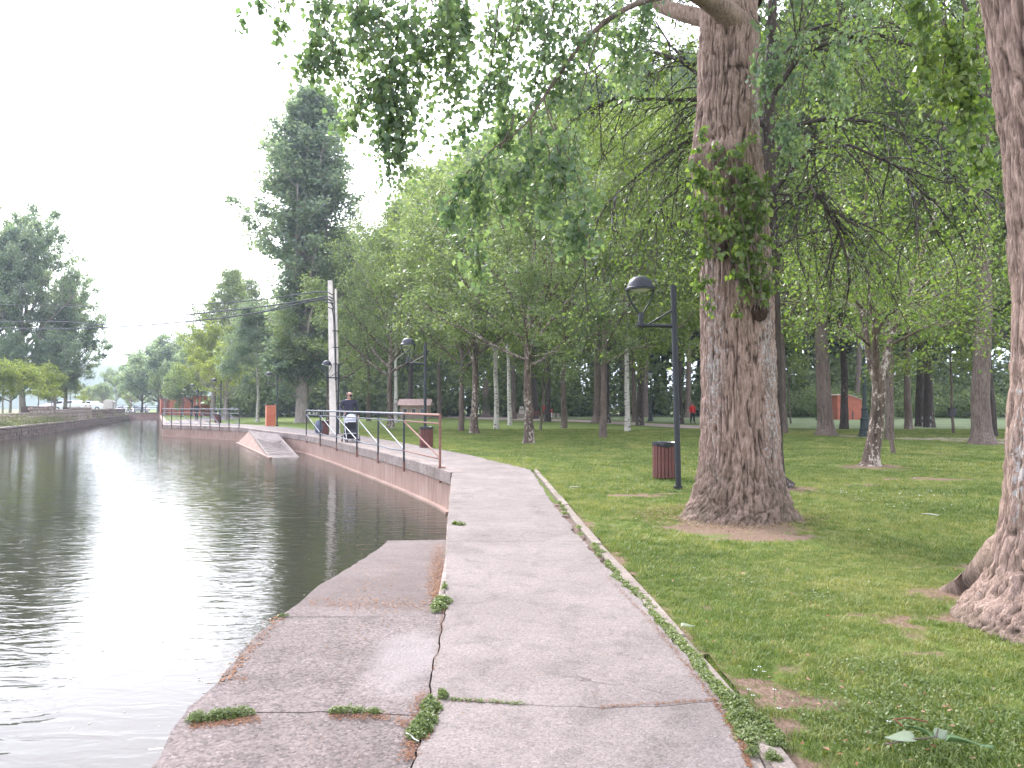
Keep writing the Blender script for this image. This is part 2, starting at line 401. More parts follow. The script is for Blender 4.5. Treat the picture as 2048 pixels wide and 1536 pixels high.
def concrete(name, lo, hi, spk, scale=1.0, blotch=(0.45, 0.40, 0.37), blotch_amt=0.0, coarse=0.5, cracks=False):
    m, nt, p = mat(name)
    v = coords(nt)
    big = noise(nt, v, 1.1, 5, 0.65)
    col = ramp(nt, big, [(0.3, lo), (0.7, hi)])
    st = noise(nt, v, 4.5, 6, 0.7, 0.8); col = mix(nt, 0.6, col, ramp(nt, st, [(0.34, 0.62), (0.50, 1.0), (0.7, 1.10)]), 'MULTIPLY')
    vo = nt.nodes.new('ShaderNodeTexVoronoi'); vo.inputs['Scale'].default_value = 75*scale; nt.links.new(v, vo.inputs['Vector'])
    sep = nt.nodes.new('ShaderNodeSeparateColor'); nt.links.new(vo.outputs['Color'], sep.inputs[0])
    peb = ramp(nt, sep.outputs[0], [(0.0, 0.50), (0.35, 0.80), (0.7, 1.0), (0.94, 1.08), (1.0, 1.45)])
    col = mix(nt, spk, col, peb, 'MULTIPLY')
    if cracks:
        wv = nt.nodes.new('ShaderNodeVectorMath'); wv.operation = 'ADD'; sc_ = nt.nodes.new('ShaderNodeTexNoise'); sc_.inputs['Scale'].default_value = 5.0; sc_.inputs['Detail'].default_value = 6; nt.links.new(v, sc_.inputs['Vector'])
        s2 = nt.nodes.new('ShaderNodeVectorMath'); s2.operation = 'SCALE'; s2.inputs['Scale'].default_value = 0.22; nt.links.new(sc_.outputs['Color'], s2.inputs[0]); nt.links.new(v, wv.inputs[0]); nt.links.new(s2.outputs[0], wv.inputs[1])
        e = voro(nt, wv.outputs[0], 0.75, 'DISTANCE_TO_EDGE'); on = ramp(nt, noise(nt, v, 0.8, 2), [(0.50, 0.0), (0.58, 0.75)])
        col = mix(nt, math_(nt, 'MULTIPLY', ramp(nt, e, [(0.0, 1.0), (0.005, 0.0)]), on), col, (0.06, 0.045, 0.035))
    f = noise(nt, v, 260, 2)
    col = mix(nt, 0.5, col, ramp(nt, f, [(0.3, 0.65), (0.7, 1.2)]), 'MULTIPLY')
    if blotch_amt:
        col = mix(nt, math_(nt, 'MULTIPLY', attr(nt, 'patch'), blotch_amt), col, blotch)
        col = mix(nt, math_(nt, 'MULTIPLY', attr(nt, 'slope_tone'), 0.55), col, (0.10, 0.075, 0.065))  # darker tone of the sloping slab
    nt.links.new(col, p.inputs['Base Color']); p.inputs['Roughness'].default_value = 0.9; p.inputs['Specular IOR Level'].default_value = 0.25
    h = math_(nt, 'ADD', math_(nt, 'MULTIPLY', vo.outputs['Distance'], -1.0), f)
    bump(nt, p, h, coarse, 0.006)
    return m
M['path'] = concrete('path_concrete', (0.182, 0.152, 0.134), (0.255, 0.217, 0.194), 0.65, 1.5, cracks=True)
M['ramp'] = concrete('ramp_concrete', (0.160, 0.130, 0.115), (0.242, 0.200, 0.181), 0.9, 1.0, (0.31, 0.275, 0.255), 0.62, 1.0)
M['kerb'] = concrete('kerb_concrete', (0.20, 0.165, 0.13), (0.31, 0.26, 0.215), 0.6, 1.0)
def wall_mat():
    m, nt, p = mat('wall_render')
    v = coords(nt, (1, 1, 1))
    st = noise(nt, coords(nt, (9, 9, 0.7)), 2.0, 6, 0.65)
    bl = noise(nt, v, 1.2, 4)
    col = ramp(nt, math_(nt, 'ADD', math_(nt, 'MULTIPLY', st, 0.7), math_(nt, 'MULTIPLY', bl, 0.3)), [(0.36, (0.205, 0.128, 0.094)), (0.5, (0.30, 0.195, 0.148)), (0.68, (0.41, 0.315, 0.25))])
    nt.links.new(col, p.inputs['Base Color']); p.inputs['Roughness'].default_value = 0.9
    bump(nt, p, noise(nt, v, 30, 4), 0.4, 0.02)
    return m
M['wall'] = wall_mat()
M['coping'] = concrete('coping_concrete', (0.20, 0.155, 0.13), (0.37, 0.31, 0.27), 0.7, 0.5)
M['stone'] = simple('field_stone', (0.21, 0.155, 0.125), 0.95, var=0.35, nscale=3, bumpy=0.5)
M['stone_pale'] = simple('pale_field_stone', (0.38, 0.30, 0.255), 0.95, var=0.3, nscale=3, bumpy=0.5)
M['mortar'] = simple('earth_mortar', (0.085, 0.06, 0.048), 0.95, var=0.4, nscale=2, bumpy=0.5)
M['gravel'] = concrete('walk_gravel', (0.34, 0.265, 0.22), (0.44, 0.36, 0.31), 0.4, 0.3)
M['soil'] = simple('bare_soil', (0.13, 0.085, 0.06), 0.95, var=0.4, nscale=8, bumpy=0.8)
M['meadow'] = simple('meadow_grass', (0.145, 0.185, 0.075), 0.95, var=0.35, nscale=0.4, bumpy=0.4)
def water_mat():
    m, nt, p = mat('canal_water')
    p.inputs['Base Color'].default_value = (0.032, 0.031, 0.020, 1); p.inputs['Roughness'].default_value = 0.02
    p.inputs['IOR'].default_value = 1.33; p.inputs['Specular IOR Level'].default_value = 0.5
    a = noise(nt, coords(nt, (1.0, 2.6, 1)), 2.2, 2, 0.5, 0.7)
    b = noise(nt, coords(nt, (1.6, 4.0, 1)), 6.0, 2, 0.5, 0.4)
    c = noise(nt, coords(nt, (0.5, 0.9, 1)), 0.6, 2)
    k = ramp(nt, c, [(0.35, 0.35), (0.65, 1.0)])
    h = math_(nt, 'ADD', math_(nt, 'MULTIPLY', a, 1.0), math_(nt, 'MULTIPLY', math_(nt, 'MULTIPLY', b, 0.20), k))
    bump(nt, p, h, 0.33, 0.03)
    return m
M['water'] = water_mat()
M['black_metal'] = simple('black_paint', (0.012, 0.015, 0.020), 0.5, 0.0, 0.3, 12)
M['rail_grey'] = simple('grey_rail_paint', (0.065, 0.078, 0.10), 0.5, 0.0, 0.35, 9)
M['rail_dark'] = simple('dark_rail_paint', (0.028, 0.032, 0.036), 0.6, 0.1, 0.4, 9)
M['rust'] = simple('rusty_paint', (0.22, 0.105, 0.075), 0.75, 0.1, 0.4, 14, 0.3)
M['green_metal'] = simple('green_black_paint', (0.010, 0.022, 0.020), 0.5, 0.0, 0.3, 8)
M['bin_wood'] = simple('bin_slat_paint', (0.125, 0.040, 0.030), 0.6, 0.0, 0.3, 5, 0.2)
M['bin_bag'] = simple('bin_liner', (0.012, 0.013, 0.018), 0.28, 0.0, 0.3, 9)
M['glass'] = simple('lamp_glass', (0.55, 0.56, 0.54), 0.2, 0.0, 0.1)
M['pole'] = simple('pole_concrete', (0.66, 0.60, 0.53), 0.85, 0.0, 0.15, 4, 0.3)
M['conduit'] = simple('conduit_plastic', (0.42, 0.38, 0.34), 0.7, 0.0, 0.15, 5)
M['cable'] = simple('cable_rubber', (0.045, 0.045, 0.05), 0.6)
M['orange'] = simple('orange_paint', (0.50, 0.135, 0.065), 0.7, 0.0, 0.15, 2)
M['orange_light'] = simple('pale_orange_paint', (0.62, 0.27, 0.16), 0.7, 0.0, 0.12, 2)
M['hut_orange'] = simple('hut_orange', (0.34, 0.10, 0.055), 0.75, 0.0, 0.2, 2)
M['pink_wall'] = simple('pink_plaster', (0.46, 0.32, 0.27), 0.85, 0.0, 0.15, 1)
M['tile'] = simple('roof_tile', (0.42, 0.29, 0.245), 0.85, 0.0, 0.3, 3)
M['dark'] = simple('dark_opening', (0.03, 0.03, 0.035), 0.5)
M['car_white'] = simple('white_car_paint', (0.75, 0.76, 0.78), 0.3, 0.0, 0.04)
M['car_grey'] = simple('grey_car_paint', (0.25, 0.27, 0.29), 0.3, 0.0, 0.04)
M['car_glass'] = simple('car_glass', (0.03, 0.035, 0.04), 0.1)
M['rubber'] = simple('tyre_rubber', (0.02, 0.02, 0.02), 0.8)
M['skin'] = simple('skin', (0.48, 0.27, 0.19), 0.55, 0.0, 0.08, 10)
M['hair'] = simple('brown_hair', (0.05, 0.032, 0.022), 0.7)
M['grey_hair'] = simple('grey_hair', (0.45, 0.42, 0.40), 0.7)
M['navy'] = simple('navy_knit', (0.030, 0.028, 0.050), 0.9, 0.0, 0.25, 20)
M['jeans'] = simple('dark_trousers', (0.022, 0.024, 0.034), 0.9)
M['bluejeans'] = simple('blue_jeans', (0.16, 0.20, 0.28), 0.9)
M['shorts'] = simple('dark_shorts', (0.025, 0.025, 0.03), 0.9)
M['red_cloth'] = simple('red_cloth', (0.55, 0.022, 0.02), 0.8, 0.0, 0.12)
M['white_cloth'] = simple('white_cloth', (0.62, 0.62, 0.64), 0.8, 0.0, 0.06)
M['black_cloth'] = simple('black_cloth', (0.013, 0.013, 0.018), 0.85)
M['grey_cloth'] = simple('light_grey_cloth', (0.45, 0.45, 0.50), 0.85, 0.0, 0.08)
M['alu'] = simple('brushed_aluminium', (0.55, 0.56, 0.58), 0.35, 0.7, 0.08)
M['bench'] = simple('grey_bench_stone', (0.33, 0.27, 0.23), 0.9, 0.0, 0.2, 4, 0.3)
M['slab_white'] = simple('white_stone', (0.60, 0.55, 0.50), 0.8, 0.0, 0.12, 3)
M['hill'] = simple('far_forest', (0.045, 0.075, 0.05), 0.95, 0.0, 0.3, 0.01)
# ------------------------------------------------------------------ the lie of the land
ZW = -0.82
rngG = np.random.default_rng(5)
def P2(px, py, z=0.0):
    g = G(px, py, z); return (g.x, g.y)
CRACK = [(-0.20, -4.0), (-0.24, 1.5)] + [P2(*p) for p in ((822, 1536), (845, 1455), (862, 1385), (866, 1330), (884, 1262), (890, 1205))]
PATH_L = [P2(*p) for p in ((892, 1120), (897, 1040), (901, 985), (905, 945))]
RAIL_L = [P2(*p) for p in ((885, 937), (812, 917), (760, 904), (717, 894), (676, 884), (643, 877), (615, 871), (555, 864), (480, 855), (405, 852), (326, 849.5))]
INNER = [P2(*p) for p in ((1060, 938), (950, 912), (850, 893), (720, 871), (620, 858.5), (553, 853), (495, 849))]
FARL = [P2(*p) for p in ((440, 846), (405, 843))]
PATH_R = [(0.80, -4.0), (0.82, 1.5)] + [P2(*p) for p in ((1500, 1536), (1478, 1470), (1440, 1400), (1360, 1300), (1290, 1215), (1165, 1080), (1100, 1000), (1060, 938))]
KERB_O = [(0.99, -4.0), (1.01, 1.5)] + [P2(*p) for p in ((1600, 1536), (1540, 1460), (1463, 1372), (1385, 1285), (1310, 1200), (1190, 1072), (1130, 1000), (1074, 938))]
RAMP_L = [(-0.95, -4.0), (-1.15, 1.2)] + [P2(*p) for p in ((300, 1536), (395, 1400), (478, 1305), (560, 1232))]
TOE_L, TOE_R = G(775, 1083, ZW), G(895, 1080, ZW)
# canal banks at the water
LB = [P2(-900, 1010, ZW), P2(-350, 925, ZW), P2(0, 882, ZW), P2(120, 863, ZW), P2(200, 849, ZW), P2(258, 839.5, ZW)]
FAR_R, FAR_L = P2(320, 838.5, ZW), P2(258, 838.5, ZW)

def poly_sheet(name, poly, z, m, kind='structure', sub=None):
    vs = [(p[0], p[1], z) for p in poly]
    me = bpy.data.meshes.new(name)
    tris = []
    for a, b, c in tessellate_polygon([[Vector((p[0], p[1], 0)) for p in poly]]):
        cr_ = (poly[b][0]-poly[a][0])*(poly[c][1]-poly[a][1]) - (poly[b][1]-poly[a][1])*(poly[c][0]-poly[a][0])
        tris.append((a, b, c) if cr_ > 0 else (a, c, b))
    me.from_pydata(vs, [], tris); me.materials.append(m)
    return tag(link(name, me), kind=kind)
BIG = 4200
# ground on the park side: from behind the camera along the canal to the far end of the water and out to the horizon
right_bank = [(0.2, -60), (0.2, 2.5), (0.1, 5.0), (0.0, 12.5), (-0.6, 15.6)] + [(p[0]+0.25, p[1]+0.1) for p in RAIL_L] + [(FAR_R[0]+0.3, FAR_R[1]+0.2)]
ground_poly = [(BIG, -60)] + [(BIG, BIG), (-BIG, BIG), (-BIG, FAR_L[1]+0.3), (FAR_L[0]-0.3, FAR_L[1]+0.3)] + right_bank[::-1]
ground = poly_sheet('ground', ground_poly, -0.06, M['lawn'])
left_poly = [(-BIG, -60), (-150, -60)] + [(p[0]-0.3, p[1]+0.25) for p in LB] + [(FAR_L[0]-0.3, FAR_L[1]+0.28), (-BIG, FAR_L[1]+0.28)]
poly_sheet('far_bank_ground', left_poly, -0.062, M['meadow'])
water = np_mesh('water', [(-260, -60, ZW), (4, -60, ZW), (4, 170, ZW), (-260, 170, ZW)], [np.array([[0, 1, 2, 3]])], M['water'])
tag(link('water', water), kind='structure')
tag(link('canal_bed', np_mesh('canal_bed', [(-262, -62, -2.2), (6, -62, -2.2), (6, 172, -2.2), (-262, 172, -2.2)], [np.array([[0, 1, 2, 3]])], M['soil'])), kind='structure')

# lawn with a fine grid near the walk, bare patches where the photograph has them
def in_poly(x, y, poly):
    c = np.zeros(x.shape, bool); n = len(poly)
    for i in range(n):
        x0, y0 = poly[i]; x1, y1 = poly[(i+1) % n]
        if y0 == y1: continue
        k = ((y0 > y) != (y1 > y)) & (x < (x1-x0)*(y-y0)/(y1-y0) + x0)
        c ^= k
    return c
DIRT = []   # (x, y, rx, ry, strength)
for px, py, rx, ry, s in ((1500, 1352, .10, .05, 1), (1545, 1370, .10, .06, .9), (1590, 1392, .17, .07, 1.1), (1625, 1402, .12, .05, .8), (1555, 1440, .09, .07, 1), (1570, 1325, .08, .05, .7),
                          (1400, 1345, .10, .05, .6), (1330, 1205, .09, .05, .6), (1350, 1240, .10, .05, .55), (1845, 1305, .16, .04, .7), (1450, 1050, .28, .22, .6), (1540, 1072, .45, .16, .8), (1375, 1052, .28, .12, .9), (1475, 1055, .80, .42, .62),
                          (1900, 1190, .35, .25, .6), (1900, 1240, .25, .12, .55), (1700, 1232, .15, .06, .5), (1255, 985, .5, .10, .7), (1300, 988, .3, .1, .6), (1357, 982, .25, .2, .6), (1095, 975, .3, .08, .6), (1165, 983, .2, .07, .7), (1160, 1038, .25, .05, .5), (1235, 1032, .25, .07, .5),
                          (1748, 933, .7, .5, .75), (1787, 908, .3, .3, .7), (1652, 872, 1.6, 1.4, .8), (1965, 888, 1.6, 1.2, .85), (1553, 975, .6, .5, .7), (1057, 887, .5, .5, .7), (949, 867, .9, .7, .8), (1206, 874, .5, .5, .5), (1255, 864, .5, .5, .7), (993, 857, .6, .6, .6), (1550, 995, .6, .25, .45),
                          (1905, 1125, .5, .15, .5), (1870, 955, 1.0, .3, .5), (1740, 965, 1.2, .3, .5), (1905, 905, 1.3, .5, .5), (1300, 851, 9, 1.6, .55), (1150, 844, 5, 1.5, .55), (1750, 876, 8, .9, .6), (1850, 884, 5, .8, .5), (1600, 1325, .1, .04, .3), (1720, 1290, .2, .06, .3)):
    g = G(px, py); DIRT.append((g.x, g.y, rx, ry, s))
def dirt_at(x, y):
    d = np.zeros_like(x)
    for cx, cy, rx, ry, s in DIRT:
        q = ((x-cx)/rx)**2 + ((y-cy)/ry)**2
        d = np.maximum(d, .86*s*np.exp(-q*0.6))
    # worn strip beside the kerb
    for (a, b) in zip(KERB_O[1:-2], KERB_O[2:-1]):
        ax, ay = a; bx, by = b
        t = np.clip(((x-ax)*(bx-ax) + (y-ay)*(by-ay)) / ((bx-ax)**2 + (by-ay)**2), 0, 1)
        dd = np.hypot(x-ax-t*(bx-ax), y-ay-t*(by-ay))
        d = np.maximum(d, 0.42*np.exp(-(dd/0.10)**2))
    nz = fbm(x*3.1, y*3.1, x*0+2, 3)
    return np.clip(d + np.clip((nz-0.63)*2.2, 0, 0.35), 0, 1.2)
LAWN_POLY = [(p[0]-0.03, p[1]) for p in KERB_O] + [(INNER[i][0]+0.0, INNER[i][1]) for i in range(len(INNER))] + [(-17, 60), (-17, 66), (40, 66), (40, -4)]
step = 0.085
gx, gy = np.meshgrid(np.arange(-6, 13, step), np.arange(-1.0, 26, step))
inside = in_poly(gx, gy, LAWN_POLY)
zz = -0.035 + 0.045*(fbm(gx*0.9, gy*0.9, gx*0+1, 11) - 0.5) + 0.02*(fbm(gx*4, gy*4, gx*0+1, 12) - 0.5)
for px, py, r_, h_ in ((1475, 1050, 1.15, .05), (2120, 1262, 1.3, .06), (1748, 930, .8, .05), (1555, 970, .8, .04)):
    g = G(px, py); zz += h_*np.exp(-((gx-g.x)**2 + (gy-g.y)**2)/r_**2)
dd = dirt_at(gx, gy); zz -= 0.012*np.clip(dd, 0, 1)
LAWN_Z = (gx[0, 0], gy[0, 0], step, zz)
def lawn_z(x, y):
    i = np.clip(((y-LAWN_Z[1])/step).astype(int), 0, zz.shape[0]-1); j = np.clip(((x-LAWN_Z[0])/step).astype(int), 0, zz.shape[1]-1)
    r = zz[i, j].copy(); out = (x < -6) | (x > 12.9) | (y > 25.9); r[out] = -0.05; return r
ny, nx = gx.shape
idx = np.arange(ny*nx).reshape(ny, nx)
q = np.stack([idx[:-1, :-1], idx[:-1, 1:], idx[1:, 1:], idx[1:, :-1]], -1).reshape(-1, 4)
okv = inside.ravel(); q = q[okv[q].all(1)]
me = np_mesh('lawn', np.stack([gx, gy, zz], -1), [q], M['lawn'], attrs={'dirt': ('POINT', dd.ravel())})
tag(link('lawn', me), kind='structure')
# soil below the weeds between slab and kerb
poly_sheet('verge_soil', PATH_R[:-1] + KERB_O[:-1][::-1], -0.045, M['soil'])

# ------------------------------------------------------------------ grass
def tuft(name, seed, n, rad, h0, h1, w):
    r = np.random.default_rng(seed)
    a = r.uniform(0, 2*np.pi, n); d = rad*np.sqrt(r.uniform(0, 1, n))
    b = np.stack([d*np.cos(a), d*np.sin(a), np.zeros(n)], 1)
    h = r.uniform(h0, h1, n)
    la = r.uniform(0, 2*np.pi, n); lean = r.uniform(0.15, 1.0, n)*h
    L = np.stack([np.cos(la), np.sin(la), np.zeros(n)], 1)
    S = np.stack([-np.sin(la+r.normal(0, .6, n)), np.cos(la), np.zeros(n)], 1)*(w*r.uniform(.6, 1.3, n))[:, None]
    up = np.array([0, 0, 1.0])
    mid = b + L*(lean*0.35)[:, None] + up*(h*0.6)[:, None]
    tip = b + L*lean[:, None] + up*(h*r.uniform(.7, 1, n))[:, None]
    v = np.stack([b-S, b+S, mid+S*.8, mid-S*.8, tip], 1).reshape(-1, 3)
    k = np.arange(n)[:, None]*5
    return np_mesh(name, v, [k+np.array([[0, 1, 2, 3]]), k+np.array([[3, 2, 4]])], M['blade'], smooth=False,
                   attrs={'tone': ('FACE', np.tile(r.uniform(0, 1, n), 2))})
def scatter(name, pts, rot, scl, coll, label, mat_=None):
    me = bpy.data.meshes.new(name); me.vertices.add(len(pts)); me.vertices.foreach_set('co', np.asarray(pts, np.float32).ravel())
    a = me.attributes.new('rz', 'FLOAT', 'POINT'); a.data.foreach_set('value', np.asarray(rot, np.float32))
    a = me.attributes.new('sc', 'FLOAT', 'POINT'); a.data.foreach_set('value', np.asarray(scl, np.float32))
    o = link(name, me); tag(o, label, 'grass', kind='stuff')
    ng = bpy.data.node_groups.new(name + '_nodes', 'GeometryNodeTree')
    ng.interface.new_socket('Geometry', in_out='INPUT', socket_type='NodeSocketGeometry')
    ng.interface.new_socket('Geometry', in_out='OUTPUT', socket_type='NodeSocketGeometry')
    gi, go = ng.nodes.new('NodeGroupInput'), ng.nodes.new('NodeGroupOutput')
    ci = ng.nodes.new('GeometryNodeCollectionInfo'); ci.inputs['Collection'].default_value = coll
    ci.inputs['Separate Children'].default_value = True; ci.inputs['Reset Children'].default_value = True
    ip = ng.nodes.new('GeometryNodeInstanceOnPoints'); ip.inputs['Pick Instance'].default_value = True
    r1 = ng.nodes.new('GeometryNodeInputNamedAttribute'); r1.data_type = 'FLOAT'; r1.inputs['Name'].default_value = 'rz'
    s1 = ng.nodes.new('GeometryNodeInputNamedAttribute'); s1.data_type = 'FLOAT'; s1.inputs['Name'].default_value = 'sc'
    cx = ng.nodes.new('ShaderNodeCombineXYZ'); rv = ng.nodes.new('FunctionNodeRandomValue'); rv.data_type = 'INT'
    for s in rv.inputs:
        if s.name == 'Max' and s.type == 'INT': s.default_value = len(coll.objects)-1
        if s.name == 'Min' and s.type == 'INT': s.default_value = 0
    L = ng.links.new
    L(gi.outputs[0], ip.inputs['Points']); L(ci.outputs[0], ip.inputs['Instance']); L(r1.outputs['Attribute'], cx.inputs[2])
    e2r = ng.nodes.new('FunctionNodeEulerToRotation'); L(cx.outputs[0], e2r.inputs[0]); L(e2r.outputs[0], ip.inputs['Rotation'])
    L(s1.outputs['Attribute'], ip.inputs['Scale'])
    out = [s for s in rv.outputs if s.type == 'INT'][0]; L(out, ip.inputs['Instance Index'])
    L(ip.outputs[0], go.inputs[0])
    md = o.modifiers.new('scatter', 'NODES'); md.node_group = ng
    return o
def tuft_coll(name, specs):
    c = bpy.data.collections.new(name)
    for i, s in enumerate(specs):
        o = bpy.data.objects.new(name + '_blade', tuft(name, 100+i, *s)); c.objects.link(o)
    return c
near_c = tuft_coll('near_tuft', [(34, .055, .008, .026, .0017), (30, .055, .010, .034, .0019), (38, .055, .006, .020, .0017), (26, .05, .012, .046, .002), (34, .06, .008, .027, .0017)])
mid_c = tuft_coll('mid_tuft', [(70, .20, .02, .055, .0050), (70, .22, .025, .065, .0055), (80, .2, .02, .045, .005)])
def grass_points(n, x0, x1, y0, y1, seed, thr=0.42):
    r = np.random.default_rng(seed)
    x = r.uniform(x0, x1, n); y = r.uniform(y0, y1, n)
    # only what the camera and a side step can see
    ok = (np.abs(x) < 0.80*y + 2.2) & in_poly(x, y, LAWN_POLY)
    x, y = x[ok], y[ok]
    d = dirt_at(x, y)
    ok = d + r.uniform(-.16, .16, len(x)) < thr
    x, y, d = x[ok], y[ok], d[ok]
    lush = fbm(x*0.8, y*0.8, x*0, 31)
    s = (0.55 + 0.95*lush)*r.uniform(.75, 1.25, len(x))*(1.0-0.45*np.clip(d*2, 0, 1))
    z = lawn_z(x, y)
    for cx, cy, rr in ((2.39, 8.4, .66), (3.28, 4.62, .62)):
        k = np.hypot(x-cx, y-cy) > rr
        x, y, z, s = x[k], y[k], z[k], s[k]
    return np.stack([x, y, z], 1), r.uniform(0, 6.28, len(x)), s
p1 = grass_points(56000, 0.8, 8.2, 0.6, 7.2, 1, .34)
p2 = grass_points(36000, -0.5, 13, 7.2, 16, 2, .38)
pn = [np.concatenate([a, b]) for a, b in zip(p1, p2)]
pn[2][len(p1[0]):] *= 1.35
scatter('grass', *pn, near_c, 'short mown lawn grass with clover beside the concrete walk')
p3 = grass_points(30000, -12, 30, 15.5, 46, 3, .5)
scatter('lawn_grass', *p3, mid_c, 'mown grass of the lawn under the park trees')

# ------------------------------------------------------------------ concrete walk, one object for each slab
def jag(a, b, seed, amp=0.012, st=0.06):
    a, b = Vector(a), Vector(b); n = max(2, int((b-a).length/st)); r = random.Random(seed)
    nrm = Vector((-(b-a).y, (b-a).x)).normalized(); out = []; w = 0
    for i in range(n+1):
        w = w*0.7 + r.uniform(-amp, amp)
        k = 0 if i in (0, n) else w
        out.append(tuple(a + (b-a)*i/n + nrm*k))
    return out
def jagline(pts, seed, amp=0.012, st=0.06):
    out = []
    for i in range(len(pts)-1): out += jag(pts[i], pts[i+1], seed+i, amp, st)[(1 if i else 0):]
    return out
def shift(pts, d):
    out = []
    for i, p in enumerate(pts):
        a, b = Vector(pts[max(0, i-1)]), Vector(pts[min(len(pts)-1, i+1)]); t = (b-a).normalized()
        out.append((p[0]-t.y*d, p[1]+t.x*d))
    return out
def clip_y(pts, y0, y1):
    """the stretch of a line whose points lie between two Y, ends interpolated"""
    def at(y):
        for a, b in zip(pts, pts[1:]):
            if (a[1]-y)*(b[1]-y) <= 0 and a[1] != b[1]:
                t = (y-a[1])/(b[1]-a[1]); return (a[0]+t*(b[0]-a[0]), y)
        return pts[0] if y < pts[0][1] else pts[-1]
    return [at(y0)] + [p for p in pts if y0 < p[1] < y1] + [at(y1)]
path = tag(link('path', None), kind='structure')
ramp_o = tag(link('boat_ramp', None), 'concrete boat ramp in the foreground, sloping into the canal beside the walk', 'ramp')
LJ = jagline(CRACK, 7, .009, .05); PLJ = jagline(PATH_L, 77, .006, .12); RJ = jagline(PATH_R, 177, .016, .06)
left_edge = LJ + PLJ + [(PATH_L[-1][0]-.04, 16.0)]
y_c1, y_c1r = 3.43, 3.44
cross1 = jagline([P2(862, 1392), P2(960, 1405), P2(1060, 1410), P2(1200, 1416), P2(1330, 1412), P2(1440, 1400)], 301, .006, .05)
def gridded_slab(name, poly, m, parent, thick=0.14, cell=0.12, attrs_fn=None):
    MBx = MB().prism(poly, -thick, 0.0)
    return MBx.obj(name, m, parent, bevel=0.0)
s0 = shift(clip_y(left_edge, -4, cross1[0][1]), -.003)
s0r = clip_y(RJ, -4, cross1[-1][1])
gridded_slab('path_slab', s0 + shift(cross1, -.0035)[1:-1] + s0r[::-1], M['path'], path)
sl = shift(clip_y(left_edge, cross1[0][1], 7.5), -.003); srr = clip_y(RJ, cross1[-1][1], 7.5)
gridded_slab('path_slab', shift(cross1, .0035)[1:-1][::-1] + sl + srr[::-1], M['path'], path)
sl = clip_y(left_edge, 7.506, 16.0); srr = clip_y(RJ, 7.506, 16.0)
gridded_slab('path_slab', sl + srr[::-1], M['path'], path)
# the walk along the railing
def lerp_line(pts, n):
    L = [0]
    for a, b in zip(pts, pts[1:]): L.append(L[-1] + math.dist(a, b))
    out = []
    for k in range(n+1):
        d = L[-1]*k/n
        for i in range(len(pts)-1):
            if d <= L[i+1] + 1e-9:
                t = (d-L[i])/(L[i+1]-L[i]); out.append((pts[i][0]+t*(pts[i+1][0]-pts[i][0]), pts[i][1]+t*(pts[i+1][1]-pts[i][1]))); break
    return out
OUT2 = [(PATH_L[-1][0], PATH_L[-1][1]+.8), *RAIL_L]
OUT2[0] = (PATH_L[-1][0]-.02, PATH_L[-1][1]+.25)
A_ = lerp_line([(PATH_L[-1][0]-.04, 16.004)] + RAIL_L[1:9], 9); B_ = lerp_line([(PATH_R[-1][0], 16.004)] + INNER[1:], 9)
for i in range(9):
    gp = 0.004 if i else 0.0
    a0, a1, b0, b1 = Vector(A_[i]), Vector(A_[i+1]), Vector(B_[i]), Vector(B_[i+1])
    da, db = (a1-a0).normalized()*gp, (b1-b0).normalized()*gp
    MB().prism([tuple(b0+db), tuple(b1-db), tuple(a1-da), tuple(a0+da)], -.14, 0).obj('path_slab', M['path'], path)
C_ = lerp_line(RAIL_L[8:], 3); D_ = [B_[-1]] + [P2(440, 846), P2(385, 842.5), P2(330, 841.5)]
for i in range(3):
    MB().prism([D_[i], D_[i+1], C_[i+1], C_[i]], -.14, 0).obj('path_slab', M['path'], path)
# far fork of the walk, bending away to the right behind the lawn
fork = [P2(405, 843.0), P2(455, 838.5), P2(500, 833), P2(540, 829.5), P2(560, 829), P2(548, 828), P2(480, 830), P2(430, 834), P2(370, 838), P2(340, 840.5)]
poly_sheet('walk', fork, -0.03, M['path'])

# ramp slabs: level near the camera, then falling into the water
def ramp_mesh(name, poly, mat_, parent, fz, thick=1.4, cell=0.07):
    xs = [p[0] for p in poly]; ys = [p[1] for p in poly]
    return None
RL = jagline(RAMP_L, 401, .012, .08)
crk = jagline([P2(362, 1437), P2(500, 1424), P2(640, 1421), P2(760, 1424), P2(848, 1432)], 405, .010, .05)
rl0 = clip_y(RL, -4, crk[0][1]); rr0 = shift(clip_y(LJ, -4, crk[-1][1]), .006)
rl1 = clip_y(RL, crk[0][1], RAMP_L[-1][1]); rr1 = shift(clip_y(LJ, crk[-1][1], RAMP_L[-1][1]), .006)
def slab_with_masks(poly, name, parent, z0, zt=lambda x, y: 0.0):
    """prism plus a finely gridded top carrying the pale patch and the darker slope"""
    n = len(poly)
    vs = [(p[0], p[1], z0) for p in poly] + [(p[0], p[1], zt(*p)) for p in poly]
    MBx = MB(); MBx.add(vs, [(i, (i+1) % n, n+(i+1) % n, n+i) for i in range(n)])
    MBx.obj(name + '_side', M['ramp'], parent)
